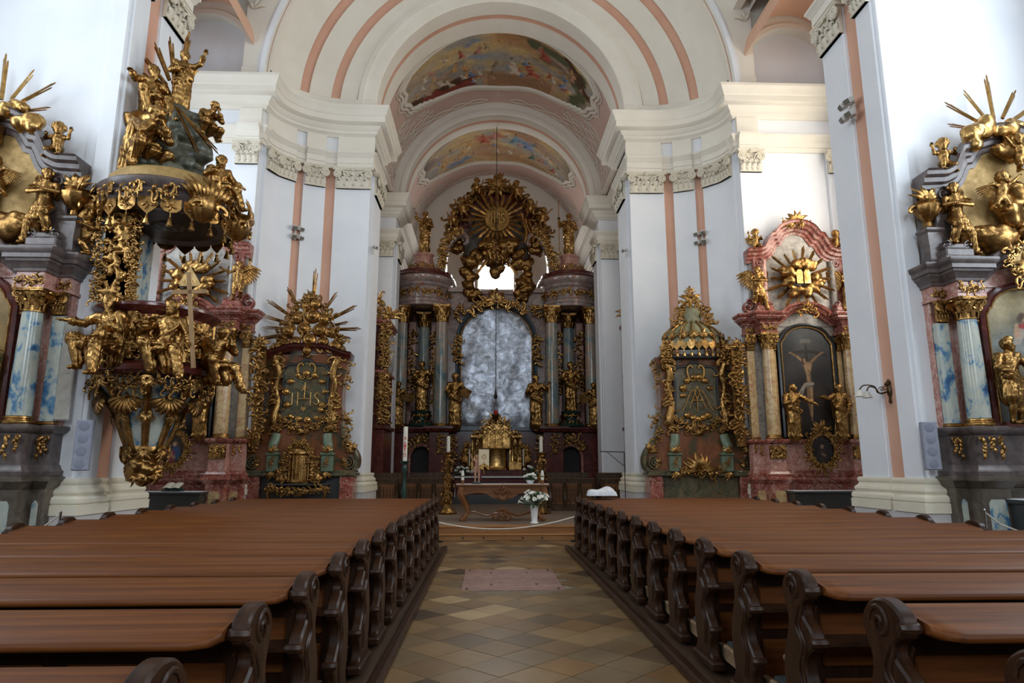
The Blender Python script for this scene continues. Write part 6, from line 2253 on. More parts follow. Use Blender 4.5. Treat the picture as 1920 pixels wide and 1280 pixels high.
# ---- near altars: clouds, suns, figures
for s, root, wh in ((-1, near_l, 'left'), (1, near_r, 'right')):
    ze, zt = 5.08, 7.45
    for i, (x, z, w, h_, n) in enumerate(((-0.05, 6.2, 0.4, 0.8, 8), (-0.45, 5.58, 0.4, 0.2, 5), (0.42, 5.56, 0.4, 0.2, 5), (-0.1, 7.15, 0.12, 0.25, 4))):
        m = MB().join(cloud(20 + i, w, h_, 0.12, n, 0.035, 0.10, 0.2), TR((-s * x, -0.30, z)))
        m.build('gilded_cloud', 'gold', root)
    m = MB().join(cloud(31, 0.75, 0.18, 0.15, 6, 0.03, 0.10, 0.17), TR((0, -0.30, zt + 0.17)))
    m.build('gilded_cloud', 'bright_gold', root)
    m = MB().join(cloud(33, 0.35, 0.5, 0.1, 5, 0.03, 0.08, 0.15), TR((-s * 0.55, -0.34, zt - 0.10), (0, -s * 0.8, 0)))
    m.build('gilded_cloud', 'bright_gold', root)
    rays(root, 'sun_ray', (0, -0.22, zt + 0.12), [(8, 0.3, 0.85, 0.035), (34, 0.3, 1.05, 0.05), (60, 0.3, 0.95, 0.05), (92, 0.25, 1.12, 0.06), (122, 0.3, 0.95, 0.05), (148, 0.3, 1.05, 0.05), (172, 0.3, 0.9, 0.035)])
    m = MB()
    acanthus_fan(m, 0, 5.0, 0.34, -0.50, 11, PI / 2, 5.4, 4)
    shell(m, (0, 4.9), 0.26, PI / 2, -0.50)
    rocaille(m, [(-0.3, 4.9), (-0.3, 5.25), (0, 5.4), (0.3, 5.25), (0.3, 4.9), (0, 4.65), (-0.3, 4.9)], 0.2, 5, -0.48)
    m.build('gilded_cartouche', 'gold', root)
    m = MB()
    m.lathe([(0.0, -0.03), (0.2, -0.02), (0.26, 0.0), (0.0, 0.02)], 20, M=TR((0, -0.5, 5.02), (PI / 2, 0, 0), (1, 1.2, 1)))
    m.build('cartouche_field', 'gold_field', root)
    cxw = s * XN
    inn = -s                              # side towards the nave
    for q, which in ((inn, 'nave side'), (-inn, 'outer side')):
        statue('angel', 'seated gilded angel on the %s of the near %s altar pediment' % (which, wh), (cxw + q * 1.02, YN - 0.36, ze + 0.12), 1.32, 0.15 * q, 'gold', q > 0, True, 'angel_statue')
        statue('putto', 'small gilded cherub sitting on the %s cornice end of the near %s altar' % (which, wh), (cxw + q * 1.02, YN - 0.24, zt - 0.72), 0.62, 0.2 * q, 'gold', q > 0, False, 'cherub', full=0.95)
    statue('putto_fly', 'small gilded cherub hovering in the golden clouds of the near %s altar' % wh, (cxw + inn * 0.3, YN - 0.5, 6.0), 0.62, 0, 'gold', s > 0, True, 'cherub', full=0.95)
    statue('pray' if s < 0 else 'putto_fly', ('large gilded figure among the golden clouds of the near left altar' if s < 0 else 'second gilded cherub in the upper clouds of the near right altar'), (cxw - inn * 0.18, YN - 0.46, 6.05 if s < 0 else 6.75), 0.95 if s < 0 else 0.6, 0, 'gold', False, s > 0, 'statue' if s < 0 else 'cherub', full=1.78 if s < 0 else 0.95)
X0 = -XN
statue('pray', 'gilded praying woman statue beside the picture of the near left altar', (X0 + 0.62, YN - 0.55, 2.40), 1.32, -0.2, 'gold', True)
statue('bless', 'gilded bearded saint statue on the far side of the near left altar', (X0 - 0.62, YN - 0.55, 2.40), 1.32, 0.2, 'gold', True)
cr = MB()
cr.lathe([(0.085, 1.72), (0.10, 1.76), (0.095, 1.80), (0.06, 1.84), (0.0, 1.86)], 12, (0.03, -0.03, 0))
sc_ = staff_mb(0.28, -0.36, 1.0, 1.75, 0.014, 'knob')
statue('king', 'gilded crowned king statue with sceptre beside the right altar painting', (XN - 0.66, YN - 0.60, 2.40), 1.36, 0.1, 'gold', False, 0, 'statue', 'statue', None, (('crown', cr, 'bright_gold'), ('sceptre', sc_, 'bright_gold')))
statue('staff', 'gilded bearded saint statue on the outer side of the near right altar', (XN + 0.66, YN - 0.60, 2.40), 1.36, -0.1, 'gold')

# ---- chapel altars: reliefs, side ornaments, portraits, figures
for s, root, wh in ((-1, far_l, 'left'), (1, far_r, 'right')):
    za, zb, zc, zd, ze = FAR['z']
    zt = 8.55
    for q in (-1, 1):
        m = MB()
        rocaille(m, [(q * 1.86, 2.5), (q * 1.98, 3.0), (q * 1.84, 3.5), (q * 1.98, 4.0), (q * 1.86, 4.6), (q * 1.92, 5.1)], 0.34, 40 + q, -0.2, 1.5, None, 0.08)
        acanthus_fan(m, q * 1.9, 5.05, 0.3, -0.22, 7, PI / 2, 3.4, 6)
        m.box(q * 1.9 - 0.13, q * 1.9 + 0.13, -0.1, 0, 2.3, 5.0)
        m.build('side_ornament', 'gold', root)
        m = MB()
        volute(m, (q * 1.52, 6.18), 0.2, -0.36, -0.1, q, 2.0)
        m.box(q * 1.4 - 0.2, q * 1.4 + 0.2, -0.34, -0.08, 5.92, 6.06, 0.02)
        m.build('side_volute', 'red_marble', root)
        # columns flanking the attic
        m = MB()
        m.lathe([(0.10, ze), (0.085, zt - 1.0)], 14, (q * 1.0, -0.2, 0))
        m.build('attic_column', 'mottled_grey' if q > 0 else 'rose_marble', root)
    m = MB()
    acanthus_fan(m, 0, zt + 0.12, 0.42, -0.3, 11, PI / 2, 4.2, 8)
    shell(m, (0, zt + 0.1), 0.25, PI / 2, -0.32)
    rocaille(m, [(-0.4, zt + 0.12), (0, zt + 0.05), (0.4, zt + 0.12)], 0.22, 12, -0.3)
    m.build('top_ornament', 'gold', root)
    m = MB()
    acanthus_fan(m, 0, zd + 0.42, 0.3, -0.56, 7, PI / 2, 3.4, 9)
    rocaille(m, [(-0.3, zd + 0.3), (0, zd + 0.46), (0.3, zd + 0.3)], 0.2, 13, -0.54)
    m.build('hood_ornament', 'dark_gold', root)
    zs = 7.0 if s > 0 else 6.75
    specs = []
    rg = random.Random(3)
    for a in range(0, 360, 20):
        specs.append((a, 0.38, 0.95 + rg.uniform(-0.1, 0.14), 0.06))
    rays(root, 'sun_ray', (0, -0.3, zs), specs, 'gold', 0.025)
    m = MB()
    for k in range(9):
        a = 2 * PI * k / 9
        m.join(cloud(50 + k, 0.16, 0.16, 0.1, 4, 0.03, 0.07, 0.13), TR((0.36 * math.cos(a), -0.42, zs + 0.42 * math.sin(a))))
    m.build('cloud_wreath', 'gold', root)
    if s > 0:
        m = MB()
        for q in (-1, 1):
            m.prism([(q * 0.02, zs - 0.2), (q * 0.2, zs - 0.2), (q * 0.2, zs + 0.12), (q * 0.16, zs + 0.2), (q * 0.06, zs + 0.2), (q * 0.02, zs + 0.12)], -0.52, -0.44, 'y')
        for k in range(4):
            for q in (-1, 1):
                m.box(q * 0.11 - 0.06, q * 0.11 + 0.06, -0.53, -0.52, zs - 0.14 + k * 0.07, zs - 0.125 + k * 0.07)
        m.build('law_tablets', 'bright_gold', root)
    else:
        m = MB()
        m.prism([(-0.34, zs - 0.2), (0.34, zs - 0.2), (0.0, zs + 0.34)], -0.52, -0.46, 'y')
        m.build('triangle', 'gold_field', root)
        m = MB()
        for k in range(4):
            x = -0.15 + 0.1 * k
            m.box(x - 0.03, x + 0.03, -0.53, -0.52, zs - 0.06, zs - 0.04)
            m.box(x + 0.015, x + 0.03, -0.53, -0.52, zs - 0.12, zs - 0.04)
        m.build('letters', 'bright_gold', root)
    # oval portrait in front of the painting's foot
    zo = 2.2
    m = MB()
    m.lathe([(0.30, -0.03), (0.36, -0.06), (0.40, -0.02), (0.40, 0.04), (0.30, 0.04)], 36, M=TR((0.03, -0.66, zo), (PI / 2, 0, 0), (1, 1.22, 1)), cap=False)
    fo = m.build('portrait_frame', 'gold', root)
    m = MB()
    rocaille(m, [(0.03 + 0.44 * math.cos(a), zo + 0.52 * math.sin(a)) for a in np.linspace(-PI / 2, 3 * PI / 2, 14)], 0.2, 15, -0.66)
    acanthus_fan(m, 0.03, zo + 0.5, 0.3, -0.68, 7, PI / 2, 3.0, 2)
    m.build('portrait_carving', 'dark_gold', fo)
    canvas(root, 'portrait', 0, -0.29, 0.35, zo - 0.39, zo + 0.39, -0.655, 40, 48, (img_monk if s > 0 else img_madonna)(40, 48), 0, 'oil_painting', True, label='oval portrait')
    cxw = s * XA
    for q, which in ((-s, 'nave side'), (s, 'outer side')):
        statue('angel' if s > 0 else 'angel_fly', 'gilded winged angel on the %s of the %s chapel altar attic' % (which, wh), (cxw + q * 1.28, YF - 0.42, 6.0), 1.28, 0.2 * q, 'gold', q > 0, True, 'angel_statue')
        statue('putto', 'small gilded cherub on top of the %s chapel altar, %s' % (wh, which), (cxw + q * 1.18, YF - 0.22, 7.80), 0.62, 0.1 * q, 'gold', q > 0, True, 'cherub', full=0.95)
statue('grieve', 'gilded mourning woman statue at the nave side of the crucifixion painting', (XA - 0.62, YF - 0.58, 2.52), 1.42, 0.0, 'gold', False)
statue('reach', 'gilded statue with outstretched arm at the outer side of the crucifixion painting', (XA + 0.66, YF - 0.58, 2.52), 1.42, 0.0, 'gold', False)
statue('grieve', 'gilded saint statue at the nave side of the hidden left chapel painting', (-XA + 0.62, YF - 0.58, 2.52), 1.42, 0.0, 'gold', True)
statue('book', 'gilded saint statue at the outer side of the left chapel painting', (-XA - 0.62, YF - 0.58, 2.52), 1.42, 0.0, 'gold', True)
# open missal on a small green stand on the left chapel mensa
t = thing('open_missal', 'open book on a small stand on the left chapel altar table', 'book', (-XA + 0.25, YF - 0.9, 1.152))
m = MB()
m.box(-0.22, 0.22, -0.14, 0.14, 0.0, 0.03, 0.005)
m.box(-0.2, 0.2, -0.02, 0.12, 0.03, 0.10, 0.01)
m.build('stand', 'dark_green', t)
m = MB()
for q in (-1, 1):
    m.grid(lambda u, v: (q * (0.005 + 0.2 * u), -0.15 + 0.28 * v, 0.075 + 0.12 * v + 0.02 * math.sin(PI * u)), 6, 4)
m.build('pages', 'paper', t)
# ------------------------------------------------------------------ the two shrine altars before the concave piers
def monogram_ihs(parent, x, z, s, y):
    def bar(nm, pts, r):
        m = MB()
        m.tube(pts, r, 7, 0.8, (0, 1, 0))
        m.build(nm, 'bright_gold', parent)
    r = 0.016 * s
    bar('letter_i', [(x - 0.36 * s, y, z - 0.17 * s), (x - 0.36 * s, y, z + 0.17 * s)], r)
    m = MB()
    m.tube([(x - 0.20 * s, y, z - 0.2 * s), (x - 0.20 * s, y, z + 0.2 * s)], r, 7)
    m.tube([(x + 0.18 * s, y, z - 0.2 * s), (x + 0.18 * s, y, z + 0.2 * s)], r, 7)
    m.tube([(x - 0.20 * s, y, z), (x + 0.18 * s, y, z)], r, 7, 1.0, (0, 1, 0))
    m.build('letter_h', 'bright_gold', parent)
    P = [(x + 0.44 * s, y, z + 0.12 * s), (x + 0.38 * s, y, z + 0.18 * s), (x + 0.31 * s, y, z + 0.12 * s), (x + 0.33 * s, y, z + 0.04 * s), (x + 0.41 * s, y, z - 0.04 * s), (x + 0.43 * s, y, z - 0.12 * s), (x + 0.36 * s, y, z - 0.18 * s), (x + 0.29 * s, y, z - 0.12 * s)]
    bar('letter_s', [tuple(p) for p in spline(P, 4)], r)
    m = MB()
    m.tube([(x, y, z), (x, y, z + 0.5 * s)], r, 7)
    m.tube([(x - 0.13 * s, y, z + 0.33 * s), (x + 0.13 * s, y, z + 0.33 * s)], r, 7, 1.0, (0, 1, 0))
    for k in range(4):
        a = PI / 4 + k * PI / 2
        m.tube([(x, y, z + 0.33 * s), (x + 0.15 * s * math.cos(a), y, z + 0.33 * s + 0.15 * s * math.sin(a))], [r, r * 0.3], 5, 1.0, (0, 1, 0))
    m.build('cross', 'bright_gold', parent)
    m = MB()
    m.prism([(x + 0.075 * s * math.sin(t) ** 3, z - 0.30 * s + 0.065 * s * (math.cos(t) - 0.38 * math.cos(2 * t) - 0.15 * math.cos(3 * t))) for t in np.linspace(0, 2 * PI, 20, endpoint=False)], y - 0.02, y + 0.02, 'y')
    m.build('heart', 'bright_gold', parent)


def monogram_am(parent, x, z, s, y):
    r = 0.017 * s
    m = MB()
    for q in (-1, 1):
        m.tube([tuple(p) for p in spline([(x + q * 0.42 * s, y, z - 0.30 * s), (x + q * 0.36 * s, y, z - 0.24 * s), (x + q * 0.12 * s, y, z + 0.24 * s), (x, y, z - 0.02 * s)], 4)], r, 6, 0.9, (0, 1, 0))
    m.build('letter_m', 'bright_gold', parent)
    m = MB()
    for q in (-1, 1):
        m.tube([(x, y - 0.015, z + 0.34 * s), (x + q * 0.22 * s, y - 0.015, z - 0.26 * s)], r, 6, 1.0, (0, 1, 0))
    m.tube([(x - 0.13 * s, y - 0.015, z - 0.04 * s), (x + 0.13 * s, y - 0.015, z - 0.04 * s)], r, 6, 1.0, (0, 1, 0))
    m.tube([(x, y, z - 0.06 * s), (x, y, z - 0.36 * s)], r, 6)
    m.build('letter_a', 'bright_gold', parent)


def shrine(cx, cy, rz, name, label, kind):
    t = thing(name, label, 'altar', (cx, cy, 0), rz)
    # stepped base with red corner blocks around a dark niche
    m = MB()
    m.box(-1.38, 1.38, -0.10, 0.55, 0.30, 1.50)
    m.build('base_core', 'dark_stone', t)
    for s in (-1, 1):
        m = MB()
        xs = sorted((s * 1.06, s * 1.42))
        m.box(xs[0], xs[1], -0.30, 0.5, 0.12, 1.50, 0.015)
        m.build('base_block', 'red_marble', t)
    m = MB()
    m.box(-1.04, 1.04, -0.16, 0.0, 0.30, 1.5)
    m.build('niche_panel', 'green_marble' if kind == 'am' else 'dark_stone', t)
    m = MB()
    m.box(-1.48, 1.48, -0.36, 0.55, 1.50, 1.60, 0.02)
    m.box(-1.44, 1.44, -0.32, 0.55, 1.60, 1.66, 0.01)
    m.build('base_slab', 'green_marble', t)
    # swelling lower body with scrolled shoulders
    half = [(1.42, 1.66), (1.50, 1.76), (1.52, 1.95), (1.48, 2.12), (1.36, 2.30), (1.22, 2.46), (1.12, 2.66), (1.08, 2.95)]
    hp = [tuple(p) for p in spline(half, 4)]
    m = MB()
    m.prism([(-x, z) for x, z in reversed(hp)] + hp, -0.22, 0.5, 'y')
    m.build('lower_body', 'green_red_marble', t)
    for s in (-1, 1):
        m = MB()
        vsweep(m, [(-0.03, -0.1), (-0.03, 0.27), (0.0, 0.3), (0.06, 0.3), (0.08, 0.24), (0.08, -0.1)], hp if s < 0 and False else [(s * x, z) for x, z in hp])
        m.build('shoulder_moulding', 'green_marble', t)
        m = MB()
        volute(m, (s * 1.26, 1.86), 0.19, -0.34, -0.18, -s, 2.2)
        m.build('shoulder_volute', 'green_marble', t)
        m = MB()
        sprig(m, (s * 1.42, 2.16), PI / 2 + s * 0.6, 0.34, -0.28, 5)
        rocaille(m, [(s * 1.36, 2.26), (s * 1.2, 2.5), (s * 1.12, 2.8)], 0.22, 5 + s, -0.26)
        sprig(m, (s * 1.1, 1.82), PI / 2 - s * 1.2, 0.26, -0.30, 4)
        m.build('shoulder_ornament', 'gold', t)
        # console brackets under the pilasters
        m = MB()
        m.box(s * 0.72 - 0.16, s * 0.72 + 0.16, -0.42, -0.2, 1.62, 2.06, 0.02)
        m.box(s * 0.72 - 0.19, s * 0.72 + 0.19, -0.46, -0.2, 2.06, 2.13, 0.02)
        P = [(s * 0.72, -0.34, 2.13), (s * 0.74, -0.40, 2.3), (s * 0.70, -0.36, 2.45), (s * 0.68, -0.30, 2.62)]
        m.tube(spline(P, 4), 0.13, 14, 0.8, (0, 1, 0))
        m.build('console', 'pale_green', t)
        m = MB()
        sprig(m, (s * 0.72, 2.12), PI / 2, 0.26, -0.48, 5)
        sprig(m, (s * 0.72, 1.62), -PI / 2, 0.26, -0.44, 5)
        rocaille(m, [(s * 0.72, 1.75), (s * 0.72, 2.0)], 0.1, 2, -0.44)
        m.build('console_ornament', 'gold', t)
    # main panel body
    half = [(1.02, 2.72), (1.06, 3.0), (1.00, 3.5), (1.02, 4.1), (1.10, 4.5), (1.12, 4.86)]
    hp = [tuple(p) for p in spline(half, 4)]
    m = MB()
    m.prism([(-x, z) for x, z in reversed(hp)] + hp, -0.12, 0.45, 'y')
    m.build('panel_body', 'green_red_marble', t)
    fr = [(-0.58, 2.95), (-0.66, 3.1), (-0.62, 3.4), (-0.60, 4.1), (-0.64, 4.35), (-0.5, 4.55), (-0.25, 4.58), (0, 4.70), (0.25, 4.58), (0.5, 4.55), (0.64, 4.35), (0.60, 4.1), (0.62, 3.4), (0.66, 3.1), (0.58, 2.95), (0.3, 2.90), (0, 2.80), (-0.3, 2.90)]
    loop = [tuple(p) for p in spline(fr + fr[:1], 4)]
    m = MB()
    m.prism(loop[:-1], -0.20, -0.1, 'y')
    m.build('panel_field', 'green_marble', t)
    m = MB()
    m.tube([(x, -0.2, z) for x, z in loop], 0.045, 6, 1.0, (0, 1, 0))
    fo = m.build('panel_frame', 'dark_stone', t)
    m = MB()
    rocaille(m, [(-0.66, 3.05), (-0.3, 2.86), (0, 2.76), (0.3, 2.86), (0.66, 3.05)], 0.24, 8, -0.26, 1.4)
    acanthus_fan(m, 0, 2.76, 0.2, -0.3, 7, -PI / 2, 3, 2)
    m.build('lower_frame_carving', 'gold', fo)
    m = MB()
    for s in (-1, 1):
        cscroll(m, (s * 0.1, 4.52), PI / 2 - s * 1.3, 0.55, 0.04, -0.24, -s)
    m.build('upper_frame_carving', 'bright_gold', fo)
    # gilded scroll pilasters either side
    for s in (-1, 1):
        m = MB()
        rocaille(m, [(s * 0.74, 2.72), (s * 0.84, 3.1), (s * 0.74, 3.5), (s * 0.84, 3.95), (s * 0.76, 4.35), (s * 0.86, 4.75)], 0.26, 20 + s, -0.28, 0.9, None, 0.06, 0.25)
        P = spline([(s * 0.74, -0.24, 2.72), (s * 0.80, -0.3, 3.05), (s * 0.72, -0.26, 3.5), (s * 0.80, -0.26, 3.95), (s * 0.74, -0.28, 4.35), (s * 0.88, -0.3, 4.78)], 5)
        m.tube(P, np.interp(np.linspace(0, 1, len(P)), [0, 0.15, 0.5, 0.8, 1], [0.08, 0.12, 0.07, 0.10, 0.09]), 10, 0.7, (0, 1, 0))
        for (zz, hd) in ((2.78, 1), (3.5, -1), (4.7, 1)):
            cscroll(m, (s * 0.78, zz), PI / 2, 0.3, 0.05, -0.34, hd * s)
        m.build('scroll_pilaster', 'gold', t)
        m = MB()
        rocaille(m, [(s * 1.08, 2.7), (s * 1.18, 3.05), (s * 1.06, 3.3)], 0.24, 30 + s, -0.1, 1.0, None, 0.05, 0.3)
        sprig(m, (s * 1.10, 3.0), PI / 2 - s * 0.9, 0.26, -0.12, 5)
        m.build('edge_ornament', 'gold', t)
        m = MB()
        rocaille(m, [(s * 1.04, 3.9), (s * 1.12, 4.3), (s * 1.14, 4.7)], 0.2, 33 + s, -0.1, 1.0, None, 0.05, 0.3)
        m.build('edge_ornament', 'gold', t)
    # clouds in the panel
    rg = random.Random(6)
    ring = [(0.54 * math.cos(a), 3.72 + 0.60 * math.sin(a)) for a in np.radians([38, 65, 90, 115, 142, 172, 8, -28, 208])]
    if kind == 'ihs':
        spots = ring + [(-0.38, 3.12), (-0.15, 3.05), (0.1, 3.02), (0.34, 3.08), (0.45, 3.3)]
    else:
        spots = [(0.40 * math.cos(a), 3.78 + 0.5 * math.sin(a)) for a in np.radians([20, 50, 75, 100, 130, 160, 185])] + [(-0.3, 3.18), (-0.12, 3.1), (0.02, 3.08), (0.16, 3.12), (0.3, 3.18)]
    for k, (x, z) in enumerate(spots):
        m = MB()
        puff(m, x, -0.25, z, 0.075 + 0.015 * (k % 3))
        puff(m, x + 0.07, -0.22, z - 0.03 * (k % 2), 0.055)
        m.build('gilded_cloudlet', 'bright_gold', t)
    if kind == 'ihs':
        monogram_ihs(t, 0, 3.60, 0.92, -0.30)
    else:
        monogram_am(t, 0, 3.64, 1.05, -0.28)
        rays(t, 'ray', (0, -0.24, 3.12), [(-60, 0.1, 0.5, 0.03), (-90, 0.1, 0.5, 0.03), (-120, 0.1, 0.5, 0.03)], 'bright_gold', 0.012)
    if kind == 'ihs':
        # cornice, cloud crown, rays
        path = [(-1.20, 4.80), (-0.95, 4.84), (-0.5, 5.0), (-0.2, 5.02), (0.2, 5.02), (0.5, 5.0), (0.95, 4.84), (1.20, 4.80)]
        m = MB()
        vsweep(m, [(-0.06, -0.4), (-0.06, 0.22), (0.0, 0.26), (0.04, 0.34), (0.10, 0.36), (0.12, 0.42), (0.12, -0.4)], [tuple(p) for p in spline(path, 4)])
        m.build('cornice', 'dark_red_marble', t)
        m = MB()
        for k, (x, z, r_) in enumerate(((-0.7, 5.16, 0.2), (-0.35, 5.2, 0.2), (0.05, 5.25, 0.24), (0.4, 5.22, 0.2), (0.75, 5.1, 0.2), (-0.55, 5.5, 0.2), (-0.15, 5.6, 0.24), (0.3, 5.55, 0.24), (0.6, 5.48, 0.18), (-0.35, 5.9, 0.22), (0.1, 5.95, 0.26), (0.4, 5.85, 0.18), (-0.1, 6.25, 0.2), (0.15, 6.3, 0.18), (0, 4.95, 0.15), (0.05, 6.5, 0.14), (-0.85, 5.05, 0.15))):
            puff(m, x, -0.18 - 0.07 * (k % 3), z, r_ * 0.85)
            cscroll(m, (x - 0.1, z - 0.12), 0.3 + k, r_ * 1.5, 0.05, -0.22, 1 if k % 2 else -1)
        cw = m.build('cloud_crown', 'gold', t)
        m = MB()
        rocaille(m, [(-0.85, 5.1), (-0.72, 5.5), (-0.4, 6.1), (0, 6.55), (0.4, 6.1), (0.72, 5.5), (0.9, 5.1)], 0.3, 44, -0.14, 1.5)
        acanthus_fan(m, 0.02, 6.5, 0.26, -0.2, 9, PI / 2, 4.2, 3)
        m.build('crown_carving', 'dark_gold', cw)
        rays(t, 'sun_ray', (0, -0.02, 5.6), [(2, 0.6, 1.45, 0.045), (-12, 0.7, 1.2, 0.04), (13, 0.7, 1.1, 0.035), (30, 0.7, 1.5, 0.05), (58, 0.75, 1.35, 0.04), (88, 0.85, 1.85, 0.05), (120, 0.8, 1.45, 0.045), (146, 0.7, 1.55, 0.045), (164, 0.7, 1.45, 0.04), (178, 0.7, 1.35, 0.035), (192, 0.7, 1.55, 0.05), (-32, 0.9, 1.35, 0.05)], 'gold')
        # gilded reliquary on its console table
        m = MB()
        m.box(-0.80, 0.80, -0.62, -0.1, 1.26, 1.31, 0.015)
        m.build('console_slab', 'dark_stone', t)
        m = MB()
        rocaille(m, [(-0.8, 1.22), (-0.4, 1.16), (0, 1.10), (0.4, 1.16), (0.8, 1.22)], 0.18, 48, -0.6, 1.6)
        for s in (-1, 1):
            m.tube(spline([(s * 0.72, -0.55, 1.24), (s * 0.74, -0.56, 1.0), (s * 0.62, -0.5, 0.7), (s * 0.68, -0.55, 0.32)], 4), 0.04, 6)
        m.build('console_apron', 'gold', t)
        m = MB()
        m.lathe([(0.34, 1.31), (0.36, 1.36), (0.28, 1.42), (0.28, 2.05), (0.34, 2.10), (0.34, 2.15), (0.24, 2.24), (0.12, 2.36), (0.0, 2.4)], 16, (0, -0.36, 0), sy=0.6)
        for k in range(6):
            m.lathe([(0.028, 1.4), (0.024, 2.05)], 7, (-0.25 + 0.1 * k, -0.36 - 0.17 * math.cos((-0.25 + 0.1 * k) * 4), 0))
        rocaille(m, [(-0.36, 1.35), (-0.4, 1.7), (-0.3, 2.1), (0, 2.42), (0.3, 2.1), (0.4, 1.7), (0.36, 1.35)], 0.2, 51, -0.5, 1.6)
        acanthus_fan(m, 0, 2.3, 0.2, -0.46, 7, PI / 2, 3, 5)
        for s in (-1, 1):
            m.join(cloud(91, 0.12, 0.2, 0.05, 5, 0.025, 0.07, 0.1), TR((s * 0.46, -0.42, 1.48)))
        m.build('gilded_tabernacle', 'gold', t)
    else:
        # canopy with lambrequins, tassels and a crown of scrolls
        m = MB()
        for r in ((-1.06, 4.86),):
            m.box(-1.0, 1.0, -0.3, 0.45, 4.80, 4.92, 0.02)
        m.build('cornice', 'dark_stone', t)
        m = MB()
        m.lathe([(0.0, 5.30), (0.56, 5.30), (0.82, 5.24), (0.86, 5.20), (0.86, 5.26), (0.84, 5.40), (0.72, 5.60), (0.50, 5.76), (0.32, 5.86), (0.28, 6.0), (0.34, 6.16), (0.32, 6.26), (0.18, 6.36), (0.0, 6.40)], 64, (0, -0.05, 0), sy=0.78, flute=(16, 0.025))
        m.build('canopy', 'canopy_green', t)
        for k in range(8):
            a = PI + PI * (k + 0.5) / 8
            ca, sa = math.cos(a), math.sin(a) * 0.78
            m = MB()
            m.tube(spline([(0.87 * ca, -0.05 + 0.87 * sa, 5.26), (0.86 * ca, -0.05 + 0.86 * sa, 5.42), (0.74 * ca, -0.05 + 0.74 * sa, 5.61), (0.52 * ca, -0.05 + 0.52 * sa, 5.77), (0.34 * ca, -0.05 + 0.34 * sa, 5.88)], 4), 0.028, 6)
            M = TR((0, -0.05, 0), (0, 0, a + PI / 2))
            sprig(m, (0, 5.30), PI / 2, 0.3, -0.86 * math.hypot(ca, sa), 5, M)
            m.build('canopy_rib', 'gold', t)
        for s in (-1, 1):
            m = MB()
            xs = s * 0.8
            rocaille(m, [(xs, 4.6), (xs + s * 0.1, 4.9), (xs, 5.25)], 0.34, 80 + s, -0.3, 1.8, None, 0.1)
            m.tube(spline([(xs, -0.2, 4.5), (xs + s * 0.08, -0.3, 4.9), (xs, -0.34, 5.3)], 4), 0.12, 8, 0.8, (0, 1, 0))
            m.build('canopy_bracket', 'gold', t)
        n = 13
        for k in range(n):
            a = PI + PI * (k + 0.5) / n
            x, y = 0.86 * math.cos(a), -0.05 + 0.67 * math.sin(a)
            m = MB()
            wd = 0.108
            tx, ty = -math.sin(a) * 0.86, math.cos(a) * 0.67
            q = math.hypot(tx, ty)
            tx, ty = tx / q, ty / q
            pts = []
            for (u, z) in ((-1, 5.27), (-1, 5.12), (-0.6, 5.05), (0, 4.99), (0.6, 5.05), (1, 5.12), (1, 5.27)):
                pts.append((x + tx * wd * u, y + ty * wd * u, z))
            v = pts + [(p[0] * 0.97, p[1] * 0.96, p[2]) for p in pts]
            m.add(v, [tuple(range(7)), tuple(range(13, 6, -1))] + [(i, (i + 1) % 7, 7 + (i + 1) % 7, 7 + i) for i in range(7)])
            m.build('lambrequin', 'gold', t)
            m = MB()
            tassel(m, (x, y, 4.90), 0.15)
            m.build('tassel', 'bright_gold', t)
        m = MB()
        rocaille(m, [(-0.50, 5.75), (-0.42, 5.95), (-0.36, 6.25), (-0.1, 6.45)], 0.26, 61, -0.2, 1.5)
        rocaille(m, [(0.50, 5.75), (0.42, 5.95), (0.36, 6.25), (0.1, 6.45)], 0.26, 62, -0.2, 1.5)
        m.tube([(0, -0.05, 6.36), (0, -0.05, 7.0)], [0.05, 0.03], 8)
        for s in (-1, 1):
            cscroll(m, (s * 0.06, 6.44), PI / 2 - s * 0.8, 0.5, 0.045, -0.05, -s)
            cscroll(m, (s * 0.30, 6.5), PI / 2 + s * 1.2, 0.36, 0.035, -0.05, s)
        acanthus_fan(m, 0, 6.58, 0.36, -0.05, 7, PI / 2, 2.6, 6)
        acanthus_fan(m, 0, 6.82, 0.22, -0.05, 5, PI / 2, 2.6, 7)
        m.build('canopy_crown', 'gold', t)
        m = MB()
        acanthus_fan(m, -0.05, 1.66, 0.5, -0.4, 11, PI / 2, 3.2, 6)
        rocaille(m, [(-0.6, 1.64), (0, 1.6), (0.6, 1.64)], 0.24, 65, -0.38, 1.3)
        m.build('base_ornament', 'gold', t)
    return t


shrine(-5.46, 18.75, 0.05, 'shrine_altar', 'green marble altar with gilded letters and sun crown before the left pier', 'ihs')
shrine(5.56, 18.75, -0.05, 'shrine_altar', 'green marble altar with tasselled canopy before the right pier', 'am')


# ------------------------------------------------------------------ pulpit on the left pier
PX, PY = -6.0, 11.25
PT = thing('pulpit', 'gilded pulpit with rocky canopy hanging on the left pier', 'pulpit', (PX, PY, 0))
def pul(mb, nm, mat, parent=PT):
    return mb.build(nm, mat, parent)
